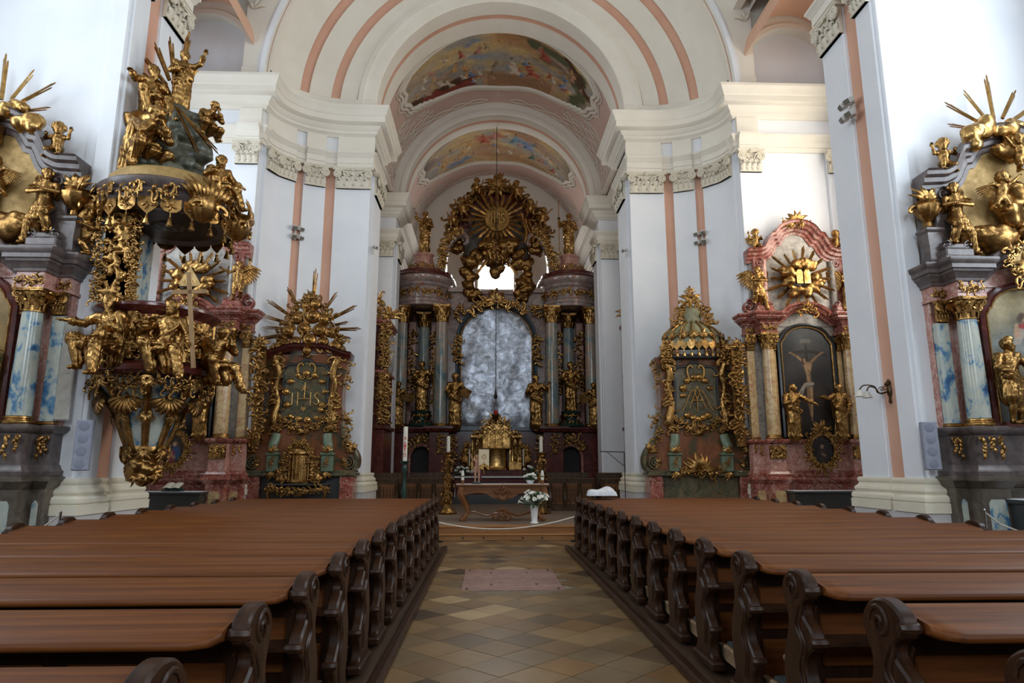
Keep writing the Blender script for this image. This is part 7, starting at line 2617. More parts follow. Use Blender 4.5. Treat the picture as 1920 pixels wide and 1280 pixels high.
# basket: bombe body, red rails
m = MB().lathe([(0.62, 3.12), (0.80, 3.16), (0.92, 3.24), (0.94, 3.32), (0.86, 3.36), (0.80, 3.40), (0.80, 3.44), (0.74, 3.48)], 40)
pul(m, 'lower_rail', 'dark_red_marble')
m = MB().lathe([(0.74, 3.46), (0.75, 3.7), (0.78, 3.95), (0.83, 4.18)], 40)
bk = pul(m, 'basket', 'red_marble')
m = MB().lathe([(0.82, 4.14), (0.86, 4.18), (0.94, 4.22), (0.98, 4.26), (0.98, 4.30), (0.90, 4.34), (0.72, 4.35)], 40)
pul(m, 'upper_rail', 'dark_red_marble')
for a in (-118, -62, -6):
    mr = relief(0.74, 0.62, 5 - a, 0.05, 46, 0.80)
    m = MB().join(mr, TR((0, 0, 3.5), (0, 0, math.radians(a + 90))))
    # bend sits on the basket wall: shift out to its radius
    M = TR((0, 0, 0), (0, 0, math.radians(a + 90))) @ TR((0, -0.80, 0))
    m = MB().join(mr, M @ TR((0, 0.0, 3.52)))
    pr = pul(m, 'relief_panel', 'gold')
for a in (-148, -90, -34, 22):
    m = MB()
    M = TR((0, 0, 0), (0, 0, math.radians(a + 90))) @ TR((0, -0.80, 0))
    rocaille(m, [(0, 3.45), (0.02, 3.8), (0, 4.15)], 0.2, 7, 0.0, 1.5, M)
    m.tube([(0, -0.02, 3.42), (0, -0.06, 3.8), (0, -0.06, 4.16)], [0.08, 0.05, 0.07], 8, 0.7, (0, 1, 0), M)
    pul(m, 'corner_scroll', 'gold')
# corbel: blue marbled cone with gilded ribs, pendant cluster
m = MB().lathe([(0.10, 1.9), (0.26, 2.05), (0.34, 2.3), (0.44, 2.6), (0.62, 2.9), (0.82, 3.12)], 32)
cb = pul(m, 'corbel', 'blue_marble')
for a in (-160, -112, -68, -20, 20):
    m = MB()
    M = TR((0, 0, 0), (0, 0, math.radians(a + 90)))
    P = spline([(0, -0.24, 1.98), (0, -0.36, 2.3), (0, -0.48, 2.62), (0, -0.70, 2.9), (0, -0.88, 3.12)], 4)
    m.tube(P, np.interp(np.linspace(0, 1, len(P)), [0, 0.5, 1], [0.05, 0.07, 0.06]), 8, 1.0, (1, 0, 0), M)
    for (y, z) in ((-0.46, 2.6), (-0.88, 3.10), (-0.28, 2.02)):
        sprig(m, (0, z), -PI / 2, 0.22, y - 0.05, 5, M)
        cscroll(m, (0.03, z), PI / 2, 0.16, 0.03, y - 0.07, 1, M)
        cscroll(m, (-0.03, z), PI / 2, 0.16, 0.03, y - 0.07, -1, M)
    m.build('gilded_rib', 'gold', cb)
m = MB()
for a in (-136, -90, -44, 0):
    M = TR((0, 0, 0), (0, 0, math.radians(a + 90)))
    shell(m, (0, 2.85), 0.3, -PI / 2, -0.72, 9, M)
    rocaille(m, [(-0.26, 3.08), (0, 2.98), (0.26, 3.08)], 0.24, 9, -0.82, 1.6, M, 0.08)
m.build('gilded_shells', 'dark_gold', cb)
c = Carve()
rg = random.Random(8)
for k in range(26):
    z = rg.uniform(1.55, 2.02)
    r = 0.30 * (1 - ((1.95 - z) / 0.55) ** 2 * 0.6)
    a = rg.uniform(0, 2 * PI)
    q = rg.uniform(0.06, 0.10)
    c.cap((r * math.cos(a) * 0.85, r * math.sin(a) * 0.85, z), (r * math.cos(a + 0.3), r * math.sin(a + 0.3), z + rg.uniform(-0.06, 0.06)), q, q * 0.7, 0.025, q * 0.12, 5)
c.cap((0, 0, 1.55), (0, 0, 2.0), 0.12, 0.28, 0.04)
V, Q = c.mesh(0.022)
m = MB().add(V, [tuple(q) for q in Q.tolist()])
for k in range(10):
    sprig(m, (0, 1.62 + 0.02 * k), -PI / 2, 0.2, -0.25, 3, TR((0, 0, 0), (0, 0, k * 0.63)))
pul(m, 'pendant', 'gold')
# back panel between basket and canopy: blue boards, gilded relief, side garlands
m = MB()
m.box(-0.76, -0.66, -0.62, 0.85, 4.3, 6.0)
pul(m, 'back_board', 'blue_marble')
m = MB()
m.box(-0.70, -0.60, -0.68, -0.30, 4.3, 5.95, 0.01)
pul(m, 'back_post', 'blue_marble')
m = MB()
m.box(-0.70, -0.60, 0.30, 0.68, 4.3, 5.95, 0.01)
pul(m, 'back_post', 'blue_marble')
m = MB().join(relief(0.72, 1.6, 77, 0.05, 40), TR((-0.64, 0, 4.34), (0, 0, PI / 2)))
pul(m, 'back_relief', 'gold')
m = MB().join(relief(0.42, 1.5, 78, 0.05, 24), TR((-0.44, -0.68, 4.36)))
m.box(-0.68, -0.2, -0.66, -0.62, 4.3, 5.95)
pul(m, 'side_relief', 'gold')
for x in (-0.72, -0.16):
    m = MB()
    rocaille(m, [(x, 4.35), (x + 0.03, 4.8), (x - 0.03, 5.3), (x, 5.8)], 0.16, 71, -0.68, 1.5)
    pul(m, 'side_garland', 'gold')
# canopy
m = MB().lathe([(0.0, 5.92), (0.7, 5.92), (0.98, 5.86), (1.04, 5.90), (1.06, 6.0), (1.10, 6.06), (1.12, 6.12), (1.08, 6.18), (1.14, 6.24), (1.16, 6.32), (1.10, 6.38), (0.95, 6.42)], 40)
cn = pul(m, 'canopy_rim', 'grey_marble')
m = MB().lathe([(1.10, 6.36), (1.0, 6.42), (0.98, 6.55), (0.92, 6.62), (0.0, 6.7)], 40)
pul(m, 'canopy_top', 'gold_field')
m = MB().lathe([(0.0, 5.93), (0.9, 5.90)], 32)
pul(m, 'canopy_ceiling', 'pew_dark')
n = 20
for k in range(n):
    a = 2 * PI * (k + 0.5) / n
    if math.cos(a) < -0.72:
        continue
    M = TR((0, 0, 0), (0, 0, a + PI / 2))
    m = MB()
    pl_ = [(-0.15, 6.02), (-0.15, 5.86), (-0.09, 5.80), (0, 5.72 if k % 2 else 5.78), (0.09, 5.80), (0.15, 5.86), (0.15, 6.02)]
    m.prism(pl_, -1.07, -1.045, 'y', M)
    sprig(m, (0, 5.92), -PI / 2, 0.14, -1.08, 3, M)
    m.build('lambrequin', 'gold', cn)
    m = MB()
    tassel(m, (0, -1.055, 5.66), 0.16, M)
    m.build('tassel', 'bright_gold', cn)
for a in (-152, -38, 12):
    M = TR((0, 0, 0), (0, 0, math.radians(a + 90)))
    m = MB()
    m.lathe([(0.05, 5.72), (0.16, 5.8), (0.24, 5.98), (0.22, 6.15), (0.18, 6.2)], 36, (0, -1.12, 0), M=M, flute=(9, 0.06))
    for row, (L, y) in enumerate(((0.42, -1.30), (0.34, -1.12))):
        for k in range(9):
            aleaf(m, (-0.2 + 0.05 * k, 6.08), PI / 2 + (4 - k) * 0.16, L * (0.85 + 0.15 * math.sin(k * 2.3)), 0.045, y, 0.5 if k < 4 else -0.5, 0.5, M, 0.05)
    for s in (-1, 1):
        cscroll(m, (s * 0.16, 5.95), PI / 2, 0.24, 0.045, -1.30, -s, M)
    m.build('flame_shell', 'gold', cn)
for a in (-120, -95, -70, -10):
    m = MB()
    M = TR((0, 0, 0), (0, 0, math.radians(a + 90)))
    rocaille(m, [(-0.2, 6.05), (0, 6.12), (0.2, 6.05)], 0.22, 17, -1.10, 1.6, M)
    m.build('rim_ornament', 'gold', cn)
# rock mountain
c = Carve()
rg = random.Random(21)
for k in range(46):
    z = rg.uniform(6.5, 8.1)
    r = 0.72 * (1 - (z - 6.5) / 1.9)
    a = rg.uniform(0, 2 * PI)
    q = rg.uniform(0.14, 0.26)
    c.ell((r * math.cos(a), r * math.sin(a), z), (q, q * rg.uniform(0.7, 1.1), q * rg.uniform(0.5, 0.9)), 0.03)
c.cap((0, 0, 6.5), (0, 0, 8.0), 0.66, 0.2, 0.05)
V, Q = c.mesh(0.04, 0.012)
m = MB().add(V, [tuple(q) for q in Q.tolist()])
m.build('rock_mountain', 'rock', PT, smooth=50)
for k, (a, z, w) in enumerate(((170, 7.85, 0.5), (-150, 7.75, 0.5))):
    m = MB().join(cloud(101 + k, w, 0.2, 0.25, 6, 0.035, 0.12, 0.2), TR((0.42 * math.cos(math.radians(a)), 0.42 * math.sin(math.radians(a)), z)))
    pul(m, 'gilded_cloud', 'gold')
rays(PT, 'sun_ray', (-0.15, 0.1, 8.45), [(58, 0.3, 0.7, 0.05), (84, 0.2, 1.35, 0.07), (100, 0.3, 1.25, 0.05), (114, 0.35, 1.2, 0.05), (130, 0.35, 1.1, 0.045), (146, 0.35, 0.9, 0.04), (160, 0.4, 0.8, 0.035)], 'gold')
rays(PT, 'light_beam', (0.1, -0.42, 8.0), [(-48, 0.1, 1.3, 0.04), (-62, 0.1, 1.1, 0.035), (-120, 0.1, 0.7, 0.03)], 'dark_gold')
# figures of the pulpit
GP = 'gilded figures of the pulpit'
statue('sit', 'gilded bearded figure sitting at the left front of the pulpit basket', (PX - 0.26, PY - 0.98, 3.10), 1.72, -0.2, 'gold', False, 0, 'statue', 'statue', GP)
crs = MB()
crs.box(-0.035, 0.035, -0.02, 0.02, -0.95, 0.62, 0.004, TR((0.36, -0.42, 1.12), (0.05, -0.12, 0)))
crs.box(-0.26, 0.26, -0.02, 0.02, 0.26, 0.33, 0.004, TR((0.36, -0.42, 1.12), (0.05, -0.12, 0)))
statue('sit_cross', 'gilded woman with wooden cross sitting on the pulpit front', (PX + 0.52, PY - 0.72, 3.08), 1.72, 0.3, 'gold', False, 0, 'statue', 'statue', GP, (('cross', crs, 'cross_wood'),))
statue('weep', 'gilded weeping figure sitting at the aisle side of the pulpit', (PX + 0.95, PY + 0.0, 3.0), 1.55, 1.0, 'gold', False, 0, 'statue', 'statue', GP)
statue('crouch', 'gilded figure crouching below the rock on the pulpit canopy', (PX - 0.28, PY - 0.66, 6.62), 1.85, 1.0, 'gold', False, 0, 'statue', 'statue', GP)
statue('sit', 'gilded figure sitting on clouds at the left of the pulpit rock', (PX - 0.42, PY - 0.2, 7.72), 1.5, 0.75, 'gold', False, 0, 'statue', 'statue', GP)
statue('bless', 'gilded bearded figure standing on top of the pulpit rock', (PX + 0.02, PY - 0.05, 7.98), 1.28, 0.5, 'gold', True, 0, 'statue', 'statue', GP)
statue('crouch', 'gilded figure kneeling at the right of the pulpit rock', (PX + 0.42, PY + 0.1, 7.62), 1.15, 1.0, 'gold', False, 0, 'statue', 'statue', GP)
statue('sit_cross', 'gilded figure sitting on the right rim of the pulpit canopy', (PX + 0.95, PY - 0.35, 6.05), 1.35, 0.9, 'gold', False, 0, 'statue', 'statue', GP)
statue('putto', 'gilded cherub holding the left underside of the pulpit canopy', (PX - 0.98, PY - 0.62, 5.1), 0.8, -0.4, 'gold', False, False, 'cherub', 'statue', GP, full=0.95)
# ------------------------------------------------------------------ high altar
HY = 28.8
HA = thing('high_altar', 'huge dark high altar with silvery canvas and gilded sun in the apse', 'altar', (0, HY, 0))
def ha(mb, nm, mat, parent=HA, **k):
    return mb.build(nm, mat, parent, **k)
FL = 0.30
# base storey with two arched doors
for s in (-1, 1):
    m = MB()
    xo, xi = 4.45, 2.05
    poly = [(-xo, FL), (-3.62, FL), (-3.62, 2.15)] + arc(-3.2, 2.15, 0.42, 0.45, 180, 0, 14) + [(-2.78, FL), (-xi, FL), (-xi, 3.36), (-xo, 3.36)]
    m.prism([(s * -x, z) if s > 0 else (x, z) for x, z in poly], -0.05, 0.35, 'y')
    b = ha(m, 'base_wing', 'dark_red_marble')
    m = MB()
    m.prism([(s * 3.2 + (0.5 if q else -0.5), z) for q, z in ((0, FL), (1, FL), (1, 2.75), (0, 2.75))], 0.38, 0.42, 'y')
    m.build('door_leaf', 'dark_void', b)
    m = MB()
    ar_ = [(s * 3.2 - 0.46, FL), (s * 3.2 - 0.46, 2.15)] + arc(s * 3.2, 2.15, 0.46, 0.49, 180, 0, 14) + [(s * 3.2 + 0.46, FL)]
    vsweep(m, [(0.0, -0.05), (0.0, 0.08), (0.08, 0.10), (0.10, -0.05)], ar_)
    m.build('door_surround', 'red_marble', b)
    m = MB()
    rocaille(m, [(s * 3.2 - 0.62, 2.5), (s * 3.2 - 0.3, 2.85), (s * 3.2, 3.0), (s * 3.2 + 0.3, 2.85), (s * 3.2 + 0.62, 2.5)], 0.34, 5 + s, -0.10, 1.5)
    acanthus_fan(m, s * 3.2, 2.85, 0.36, -0.12, 9, PI / 2, 3.6, 2)
    m.build('door_ornament', 'dark_gold', b)
    # projecting pedestal under the front column
    m = MB()
    m.box(s * 2.42 - 0.42, s * 2.42 + 0.42, -0.55, 0.1, FL, 3.3, 0.02)
    m.build('column_pedestal', 'dark_red_marble', b)
    for (x, z0, z1, sd) in ((2.42, 2.3, 3.1, 3), (1.9, 1.6, 3.1, 6)):
        m = MB()
        rocaille(m, [(s * x, z0), (s * x + 0.06, (z0 + z1) / 2), (s * x, z1)], 0.26, sd, -0.60 if x > 2 else -0.1, 1.3)
        m.build('pedestal_ornament', 'dark_gold', b)
    m = MB()
    pth = [(-4.6, 0.2), (-4.6, -0.2), (-2.95, -0.2), (-2.95, -0.68), (-1.95, -0.68), (-1.95, -0.12), (-1.7, -0.12)]
    if s > 0:
        pth = [(-x, y) for x, y in reversed(pth)]
    m.sweep([(0.0, 3.2), (0.04, 3.22), (0.08, 3.32), (0.12, 3.34), (0.12, 3.44), (-0.6, 3.46)], pth, cap=False)
    ha(m, 'base_cornice', 'dark_red_marble')
    # columns
    column(HA, s * 2.42, -0.30, 3.45, 8.72, 0.285, 'altar_column', 0.74)
    column(HA, s * 4.18, -0.10, 3.45, 8.72, 0.285, 'altar_column', 0.74)
    column(HA, s * 3.28, 0.75, 3.45, 8.62, 0.27, 'altar_column', 0.66, 'dark_gold')
    m = MB()
    m.box(s * 3.3 - 1.2, s * 3.3 + 1.2, 1.15, 1.4, 3.3, 9.0)
    bp = ha(m, 'back_panel', 'dark_red_marble')
    for x in (2.82, 3.85):
        m = MB()
        m.box(s * x - 0.17, s * x + 0.17, 1.04, 1.16, 3.5, 8.3, 0.02)
        m.build('back_pilaster', 'rose_marble', bp)
        m = MB()
        rocaille(m, [(s * x, 4.6), (s * x + 0.05, 5.6), (s * x - 0.05, 6.6), (s * x, 7.8)], 0.4, 9, 1.0, 1.0)
        m.build('hanging_garland', 'dark_gold', bp)
    # curved entablature drum over the columns
    cx = s * 3.35
    dr = [(cx + 1.22 * math.cos(math.radians(a)), 0.62 + 1.28 * math.sin(math.radians(a))) for a in np.linspace(190, 350, 19)]
    dr = [(cx - 1.22, 1.2)] + dr + [(cx + 1.22, 1.2)]
    m = MB().sweep([(0.0, 8.72), (0.04, 8.74), (0.04, 8.86), (0.07, 8.88), (0.07, 9.02), (0.10, 9.05), (0.0, 9.08), (0.0, 9.56), (0.05, 9.60), (0.10, 9.66), (0.10, 9.74), (0.18, 9.80), (0.24, 9.88), (0.26, 9.92), (0.26, 10.04), (0.0, 10.06)], dr, cap=False)
    m.prism(dr, 8.72, 8.74, 'z')
    en = ha(m, 'entablature', 'altar_grey')
    m = MB()
    for k in range(6):
        a = math.radians(205 + 26 * k)
        M = TR((cx, 0.62, 0), (0, 0, a + PI / 2)) @ TR((0, -1.24, 0))
        rocaille(m, [(-0.22, 9.28), (0, 9.36), (0.22, 9.28)], 0.26, 20 + k, -0.02, 1.4, M)
    m.build('frieze_ornament', 'gold', en)
    m = MB().sweep([(0.06, 10.06), (0.20, 10.08), (0.20, 10.14), (0.12, 10.22), (0.10, 10.34), (-0.3, 10.42)], dr, cap=False)
    m.prism([(x * 0.999, y) for x, y in dr], 10.30, 10.38, 'z')
    m.build('attic_rim', 'dark_red_marble', en)
    # statue pedestal on the drum
    m = MB().lathe([(0.66, 10.36), (0.62, 10.46), (0.50, 10.54), (0.46, 10.72), (0.44, 11.0), (0.50, 11.08), (0.48, 11.16), (0.36, 11.2), (0.0, 11.22)], 20, (s * 3.3, 0.05, 0))
    m.build('statue_pedestal', 'rose_marble', en)
    m = MB()
    for k in range(5):
        M = TR((s * 3.3, 0.05, 0), (0, 0, math.radians(-150 + 30 * k) + PI / 2))
        rocaille(m, [(-0.14, 10.5), (0.14, 10.5)], 0.2, k, -0.62, 1.2, M)
    m.build('pedestal_garland', 'gold', en)
    # sweeping volutes of the broken gable
    m = MB()
    P = spline([(2.45, 10.3), (2.42, 10.9), (2.25, 11.5), (1.95, 11.95), (1.6, 12.1), (1.36, 11.95), (1.38, 11.72), (1.54, 11.66)], 6)
    m.tube([(s * x, -0.1, z) for x, z in P], np.interp(np.linspace(0, 1, len(P)), [0, 0.3, 1], [0.20, 0.19, 0.07]), 8, 1.7, (0, 1, 0))
    gv = ha(m, 'gable_volute', 'altar_grey')
    m = MB()
    rocaille(m, [(s * 2.5, 10.4), (s * 2.5, 10.95), (s * 2.3, 11.6), (s * 1.95, 12.1), (s * 1.6, 12.28)], 0.34, 31, -0.46, 1.6, None, 0.08)
    for k in range(7):
        x, z = P[4 + k * 3]
        acanthus_fan(m, s * x, z, 0.3, -0.45, 5, PI / 2, 4, k)
    m.build('volute_ornament', 'gold', gv)
# central field: wall, canvas, blue frame
m = MB()
m.box(-2.1, 2.1, 0.35, 0.7, FL, 3.4)
ha(m, 'centre_base', 'dark_red_marble')
m = MB()
hole = [(-1.75, 3.4), (-1.75, 7.3)] + arc(0, 7.3, 1.75, 1.62, 180, 0, 28) + [(1.75, 3.4)]
m.prism([(-2.3, 3.4)] + hole + [(2.3, 3.4), (2.3, 9.55), (-2.3, 9.55)], 0.3, 0.7, 'y')
ha(m, 'centre_wall', 'altar_grey')
m = MB()
oa = [(-1.62, 3.35), (-1.62, 7.3)] + arc(0, 7.3, 1.62, 1.52, 180, 0, 28) + [(1.62, 3.35)]
def foil(u, v):
    x = -1.62 + 3.24 * u
    top = 7.3 + 1.52 * math.sqrt(max(0, 1 - (x / 1.62) ** 2))
    z = 3.4 + (top - 3.4) * v
    y = 0.36 + 0.025 * math.sin(3.1 * x + 0.7 * z) * math.cos(1.3 * z - x) + 0.010 * math.sin(7 * x - 2 * z) + 0.008 * math.sin(5 * z + 3 * x)
    y -= 0.10 * math.exp(-((z - 3.8) / 0.5) ** 2) * (0.5 + 0.5 * math.sin(4 * x))
    return (x, y, z)
m = MB().grid(foil, 60, 90)
ha(m, 'covered_canvas', 'dark_canvas', label='crumpled dark silvery canvas', smooth=180)
m = MB()
vsweep(m, [(0.0, -0.36), (0.0, -0.14), (0.05, -0.10), (0.10, -0.14), (0.16, -0.12), (0.20, -0.18), (0.20, -0.36)], oa)
m.box(-1.82, 1.82, 0.14, 0.36, 3.30, 3.46)
fo = ha(m, 'canvas_frame', 'blue_frame')
m = MB()
vsweep(m, [(-0.06, -0.36), (-0.06, -0.14), (-0.02, -0.11), (0.02, -0.14), (0.02, -0.36)], oa)
m.build('gilt_edge', 'gold', fo)
m = MB()
acanthus_fan(m, 0, 9.05, 0.62, 0.0, 11, PI / 2, 4.6, 3)
shell(m, (0, 9.0), 0.36, PI / 2, -0.02)
rocaille(m, [(-1.3, 8.55), (-0.7, 8.95), (0, 9.1), (0.7, 8.95), (1.3, 8.55)], 0.45, 37, 0.02, 1.5, None, 0.1)
m.build('frame_crest', 'gold', fo)
for s in (-1, 1):
    for pth, sz_ in (([(s * 1.72, 6.2), (s * 1.8, 6.8), (s * 1.74, 7.4)], 0.34), ([(s * 1.9, 8.3), (s * 1.6, 8.8)], 0.4)):
        m = MB()
        rocaille(m, pth, sz_, 38, 0.07, 1.3)
        m.build('frame_ornament', 'dark_gold', fo)
# entablature pieces in the middle under the window
m = MB()
m.box(-2.2, -0.98, 0.1, 0.6, 9.5, 9.7)
m.box(0.98, 2.2, 0.1, 0.6, 9.5, 9.7)
m.box(-1.1, 1.1, 0.2, 0.6, 9.42, 9.58, 0.02)
ha(m, 'window_sill', 'altar_grey')
# glory: dark arch, sun medallion, clouds
m = MB()
out = arc(0, 11.9, 2.35, 2.75, 168, 12, 30)
inn = arc(0, 11.9, 1.5, 1.7, 168, 12, 30)
m.prism(out + inn[::-1], 0.75, 1.05, 'y')
ha(m, 'glory_arch', 'dark_red_marble')
m = MB()
m.prism(arc(0, 11.9, 1.6, 1.8, 180, 0, 30) + [(1.6, 11.35), (-1.6, 11.35)], 0.98, 1.02, 'y')
ha(m, 'glory_ground', 'brown_marble')
m = MB()
vsweep(m, [(-0.05, -1.0), (-0.05, -0.70), (0.06, -0.62), (0.14, -0.66), (0.16, -1.0)], out)
m.build('glory_moulding', 'brown_marble', HA)
SZ, SY = 12.98, 0.25
specs = []
for k, a in enumerate(range(0, 360, 15)):
    specs.append((a, 0.45, (1.75 if k % 2 == 0 else 1.3) + (0.1 if a in (60, 120, 45, 135) else 0), 0.11))
rays(HA, 'sun_ray', (0, SY, SZ), specs, 'gold', 0.04)
m = MB()
m.lathe([(0.0, -0.07), (0.42, -0.06), (0.50, -0.10), (0.56, -0.04), (0.56, 0.08), (0.0, 0.08)], 36, M=TR((0, SY - 0.1, SZ), (PI / 2, 0, 0), (1, 1.08, 1)))
md = ha(m, 'sun_medallion', 'dark_gold')
m = MB()
for (P) in ([(-0.26, SZ - 0.22), (-0.26, SZ + 0.22)], [(-0.12, SZ - 0.26), (-0.12, SZ + 0.26)], [(0.10, SZ - 0.26), (0.10, SZ + 0.26)], [(-0.12, SZ), (0.10, SZ)], [(0, SZ), (0, SZ + 0.34)], [(-0.08, SZ + 0.2), (0.08, SZ + 0.2)]):
    m.tube([(x, SY - 0.2, z) for x, z in P], 0.035, 6, 1.0, (0, 1, 0))
m.tube([(0.36 + 0.0 * k, SY - 0.2, 0) for k in ()] or [(x, SY - 0.2, z) for x, z in spline([(0.34, SZ + 0.16), (0.26, SZ + 0.22), (0.2, SZ + 0.12), (0.3, SZ - 0.02), (0.32, SZ - 0.14), (0.24, SZ - 0.22), (0.18, SZ - 0.14)], 3)], 0.033, 6, 1.0, (0, 1, 0))
m.build('monogram', 'bright_gold', md)
for k, (x, z, w, h_, n) in enumerate(((-1.15, 11.0, 0.8, 0.7, 11), (1.15, 11.0, 0.8, 0.7, 11), (0, 11.15, 0.9, 0.5, 10), (-0.5, 11.7, 0.7, 0.4, 8), (0.5, 11.7, 0.7, 0.4, 8), (0.0, 10.6, 0.35, 0.5, 7), (-1.25, 10.0, 0.35, 0.9, 8), (1.25, 10.0, 0.35, 0.9, 8), (-1.75, 11.6, 0.4, 0.4, 6), (1.75, 11.6, 0.4, 0.4, 6), (-1.15, 9.4, 0.5, 0.3, 6), (1.15, 9.4, 0.5, 0.3, 6))):
    m = MB().join(cloud(130 + k, w, h_, 0.2, n, 0.05, 0.16, 0.28), TR((x, 0.1 + 0.05 * (k % 3), z)))
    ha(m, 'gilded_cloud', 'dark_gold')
m = MB()
acanthus_fan(m, 0, 14.75, 0.75, 0.5, 15, PI / 2, 5.4, 9)
acanthus_fan(m, 0, 14.7, 0.5, 0.35, 9, PI / 2, 4.4, 10)
shell(m, (0, 14.6), 0.36, PI / 2, 0.35)
ha(m, 'top_shell', 'gold')
rays(HA, 'light_beam', (0, 0.0, 11.6), [(-125, 0.5, 1.7, 0.07), (-55, 0.5, 1.7, 0.07), (-135, 0.6, 1.6, 0.06), (-140, 0.9, 1.6, 0.06), (-42, 0.9, 1.6, 0.06)], 'gold')
for s in (-1, 1):
    m = MB()
    rocaille(m, [(s * 2.2, 12.4), (s * 2.0, 13.2), (s * 1.4, 14.1), (s * 0.6, 14.6)], 0.5, 61 + s, 0.55, 1.2)
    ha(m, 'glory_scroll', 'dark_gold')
# banner-like drapery of the glory
m = MB()
m.grid(lambda u, v: (1.15 + 0.5 * u + 0.1 * math.sin(5 * v), -0.25 - 0.08 * math.sin(9 * u), 11.7 + 1.5 * v * (1 - 0.4 * u)), 14, 14)
ha(m, 'gilded_banner', 'gold')
# figures
def hst(p, lab, x, dy, z, h, **k):
    statue(p, lab, (x, HY + dy, z), h, **k)
stf = lambda top: (('staff', staff_mb(0.44, -0.3, 0.1, 2.25, 0.016, top), 'bright_gold'),)
hst('bless', 'gilded saint with raised arm on top of the high altar, left', -3.3, 0.05, 11.22, 2.02, mat='gold', flip=False)
hst('staff', 'gilded saint with lance on top of the high altar, right', 3.3, 0.05, 11.22, 2.0, mat='gold', flip=True, extras=stf(None))
for s in (-1, 1):
    m = MB().lathe([(0.55, 3.46), (0.57, 3.54), (0.44, 3.62), (0.30, 3.72), (0.28, 3.86), (0.42, 4.02), (0.46, 4.10), (0.0, 4.12)], 22, (s * 3.25, -0.05, 0))
    ha(m, 'green_pedestal', 'dark_green')
    m = MB()
    for k in range(5):
        M = TR((s * 3.25, -0.05, 0), (0, 0, math.radians(-170 + 40 * k) + PI / 2))
        sprig(m, (0, 4.0), -PI / 2, 0.3, -0.40, 3, M)
        cscroll(m, (0, 3.62), PI / 2, 0.24, 0.04, -0.48, 1, M)
    ha(m, 'pedestal_scrolls', 'dark_gold')
hst('staff', 'gilded saint with tall cross on green pedestal left of the canvas', -3.25, -0.05, 4.12, 2.15, mat='gold', extras=stf('cross'))
hst('book', 'gilded saint in mantle on green pedestal right of the canvas', 3.25, -0.05, 4.12, 2.15, mat='gold')
hst('book', 'gilded saint with open book at the left edge of the canvas', -1.78, -0.38, 3.46, 2.25, mat='gold', extras=(('book', book_mb(0.36, -0.3, 1.1, 0.34, 0.3, (0.3, 0.5, 0.2)), 'gold'),))
hst('staff', 'gilded saint with tall staff at the right edge of the canvas', 1.70, -0.38, 3.46, 2.2, mat='gold', extras=(('staff', staff_mb(0.44, -0.3, 0.05, 2.3, 0.02), 'bright_gold'),))
hst('grieve', 'gilded saint with tablet at the far left of the high altar', -4.2, -0.55, 3.46, 1.85, mat='gold', extras=(('tablet', book_mb(0.5, -0.32, 1.1, 0.42, 0.3, (0.2, 0.2, 0)), 'gold'),))
hst('grieve', 'gilded saint with large cross at the far right of the high altar', 4.2, -0.55, 3.46, 1.85, mat='gold', flip=True, extras=(('tablet', book_mb(0.5, -0.32, 1.1, 0.3, 0.4, (0.2, 0.4, 0)), 'gold'),))
for k, (x, z, f, lab) in enumerate(((-2.0, 12.75, False, 'left of the altar sun, upper'), (-1.55, 13.35, False, 'left above the altar sun'), (-0.95, 14.35, True, 'left of the top shell'), (0.95, 14.25, False, 'right of the top shell'), (1.55, 13.35, True, 'right above the altar sun'), (2.1, 12.95, True, 'right of the altar sun, upper'), (-2.15, 11.75, True, 'left of the altar sun, on the volute'), (2.2, 11.85, False, 'right of the altar sun, on the volute'), (0.35, 10.95, False, 'in the clouds over the altar window'))):
    hst('putto_fly' if k % 2 else 'putto', 'small gilded cherub %s' % lab, x, 0.15, z - 0.3, 0.85, mat='dark_gold' if k > 5 else 'gold', flip=f, wings=1, name='cherub', full=0.95)
hst('sit', 'gilded figure seated in the clouds under the altar sun', -0.15, -0.1, 10.75, 1.5, mat='gold')

# mensa, tabernacle
MY = 27.6
m = MB()
m.box(-2.0, 2.0, -1.9, 0.3, FL, 0.46)
m.box(-1.7, 1.7, -1.55, 0.3, 0.46, 0.62)
ha(m, 'altar_steps', 'dark_stone')
m = MB()
m.box(-1.75, 1.75, -1.05, 0.3, 0.62, 1.28, 0.02)
m.box(-1.85, 1.85, -1.12, 0.3, 1.28, 1.36, 0.02)
ha(m, 'mensa', 'dark_red_marble')
m = MB()
m.box(-1.84, 1.84, -1.13, -0.5, 1.36, 1.372)
m.box(-1.84, 1.84, -1.135, -1.125, 1.31, 1.372)
ha(m, 'altar_linen', 'white_cloth')
m = MB()
m.box(-1.7, 1.7, -0.55, 0.3, 1.36, 1.62, 0.02)
ha(m, 'gradine', 'dark_red_marble')
T = thing('tabernacle', 'gilded tabernacle with arched door on the high altar', 'tabernacle', (0, HY - 0.35, 1.62))
m = MB()
m.lathe([(0.52, 0), (0.56, 0.06), (0.48, 0.12), (0.46, 0.16), (0.46, 0.85), (0.5, 0.9), (0.46, 0.95)], 24, sy=0.7)
m.build('lower_drum', 'bright_gold', T)
m = MB()
o2 = [(-0.56, 0.9), (-0.56, 1.45)] + arc(0, 1.45, 0.56, 0.5, 180, 0, 20) + [(0.56, 0.9)]
m.prism(o2, -0.22, 0.25, 'y')
m.build('upper_shrine', 'gold', T)
m = MB()
o3 = [(-0.3, 0.98), (-0.3, 1.42)] + arc(0, 1.42, 0.3, 0.28, 180, 0, 16) + [(0.3, 0.98)]
m.prism(o3, -0.235, -0.22, 'y')
m.build('niche', 'dark_gold', T)
m = MB()
vsweep(m, [(0.0, 0.2), (0.0, 0.28), (0.05, 0.30), (0.08, 0.2)], o2)
vsweep(m, [(0.0, 0.22), (0.0, 0.27), (0.04, 0.27), (0.05, 0.22)], o3)
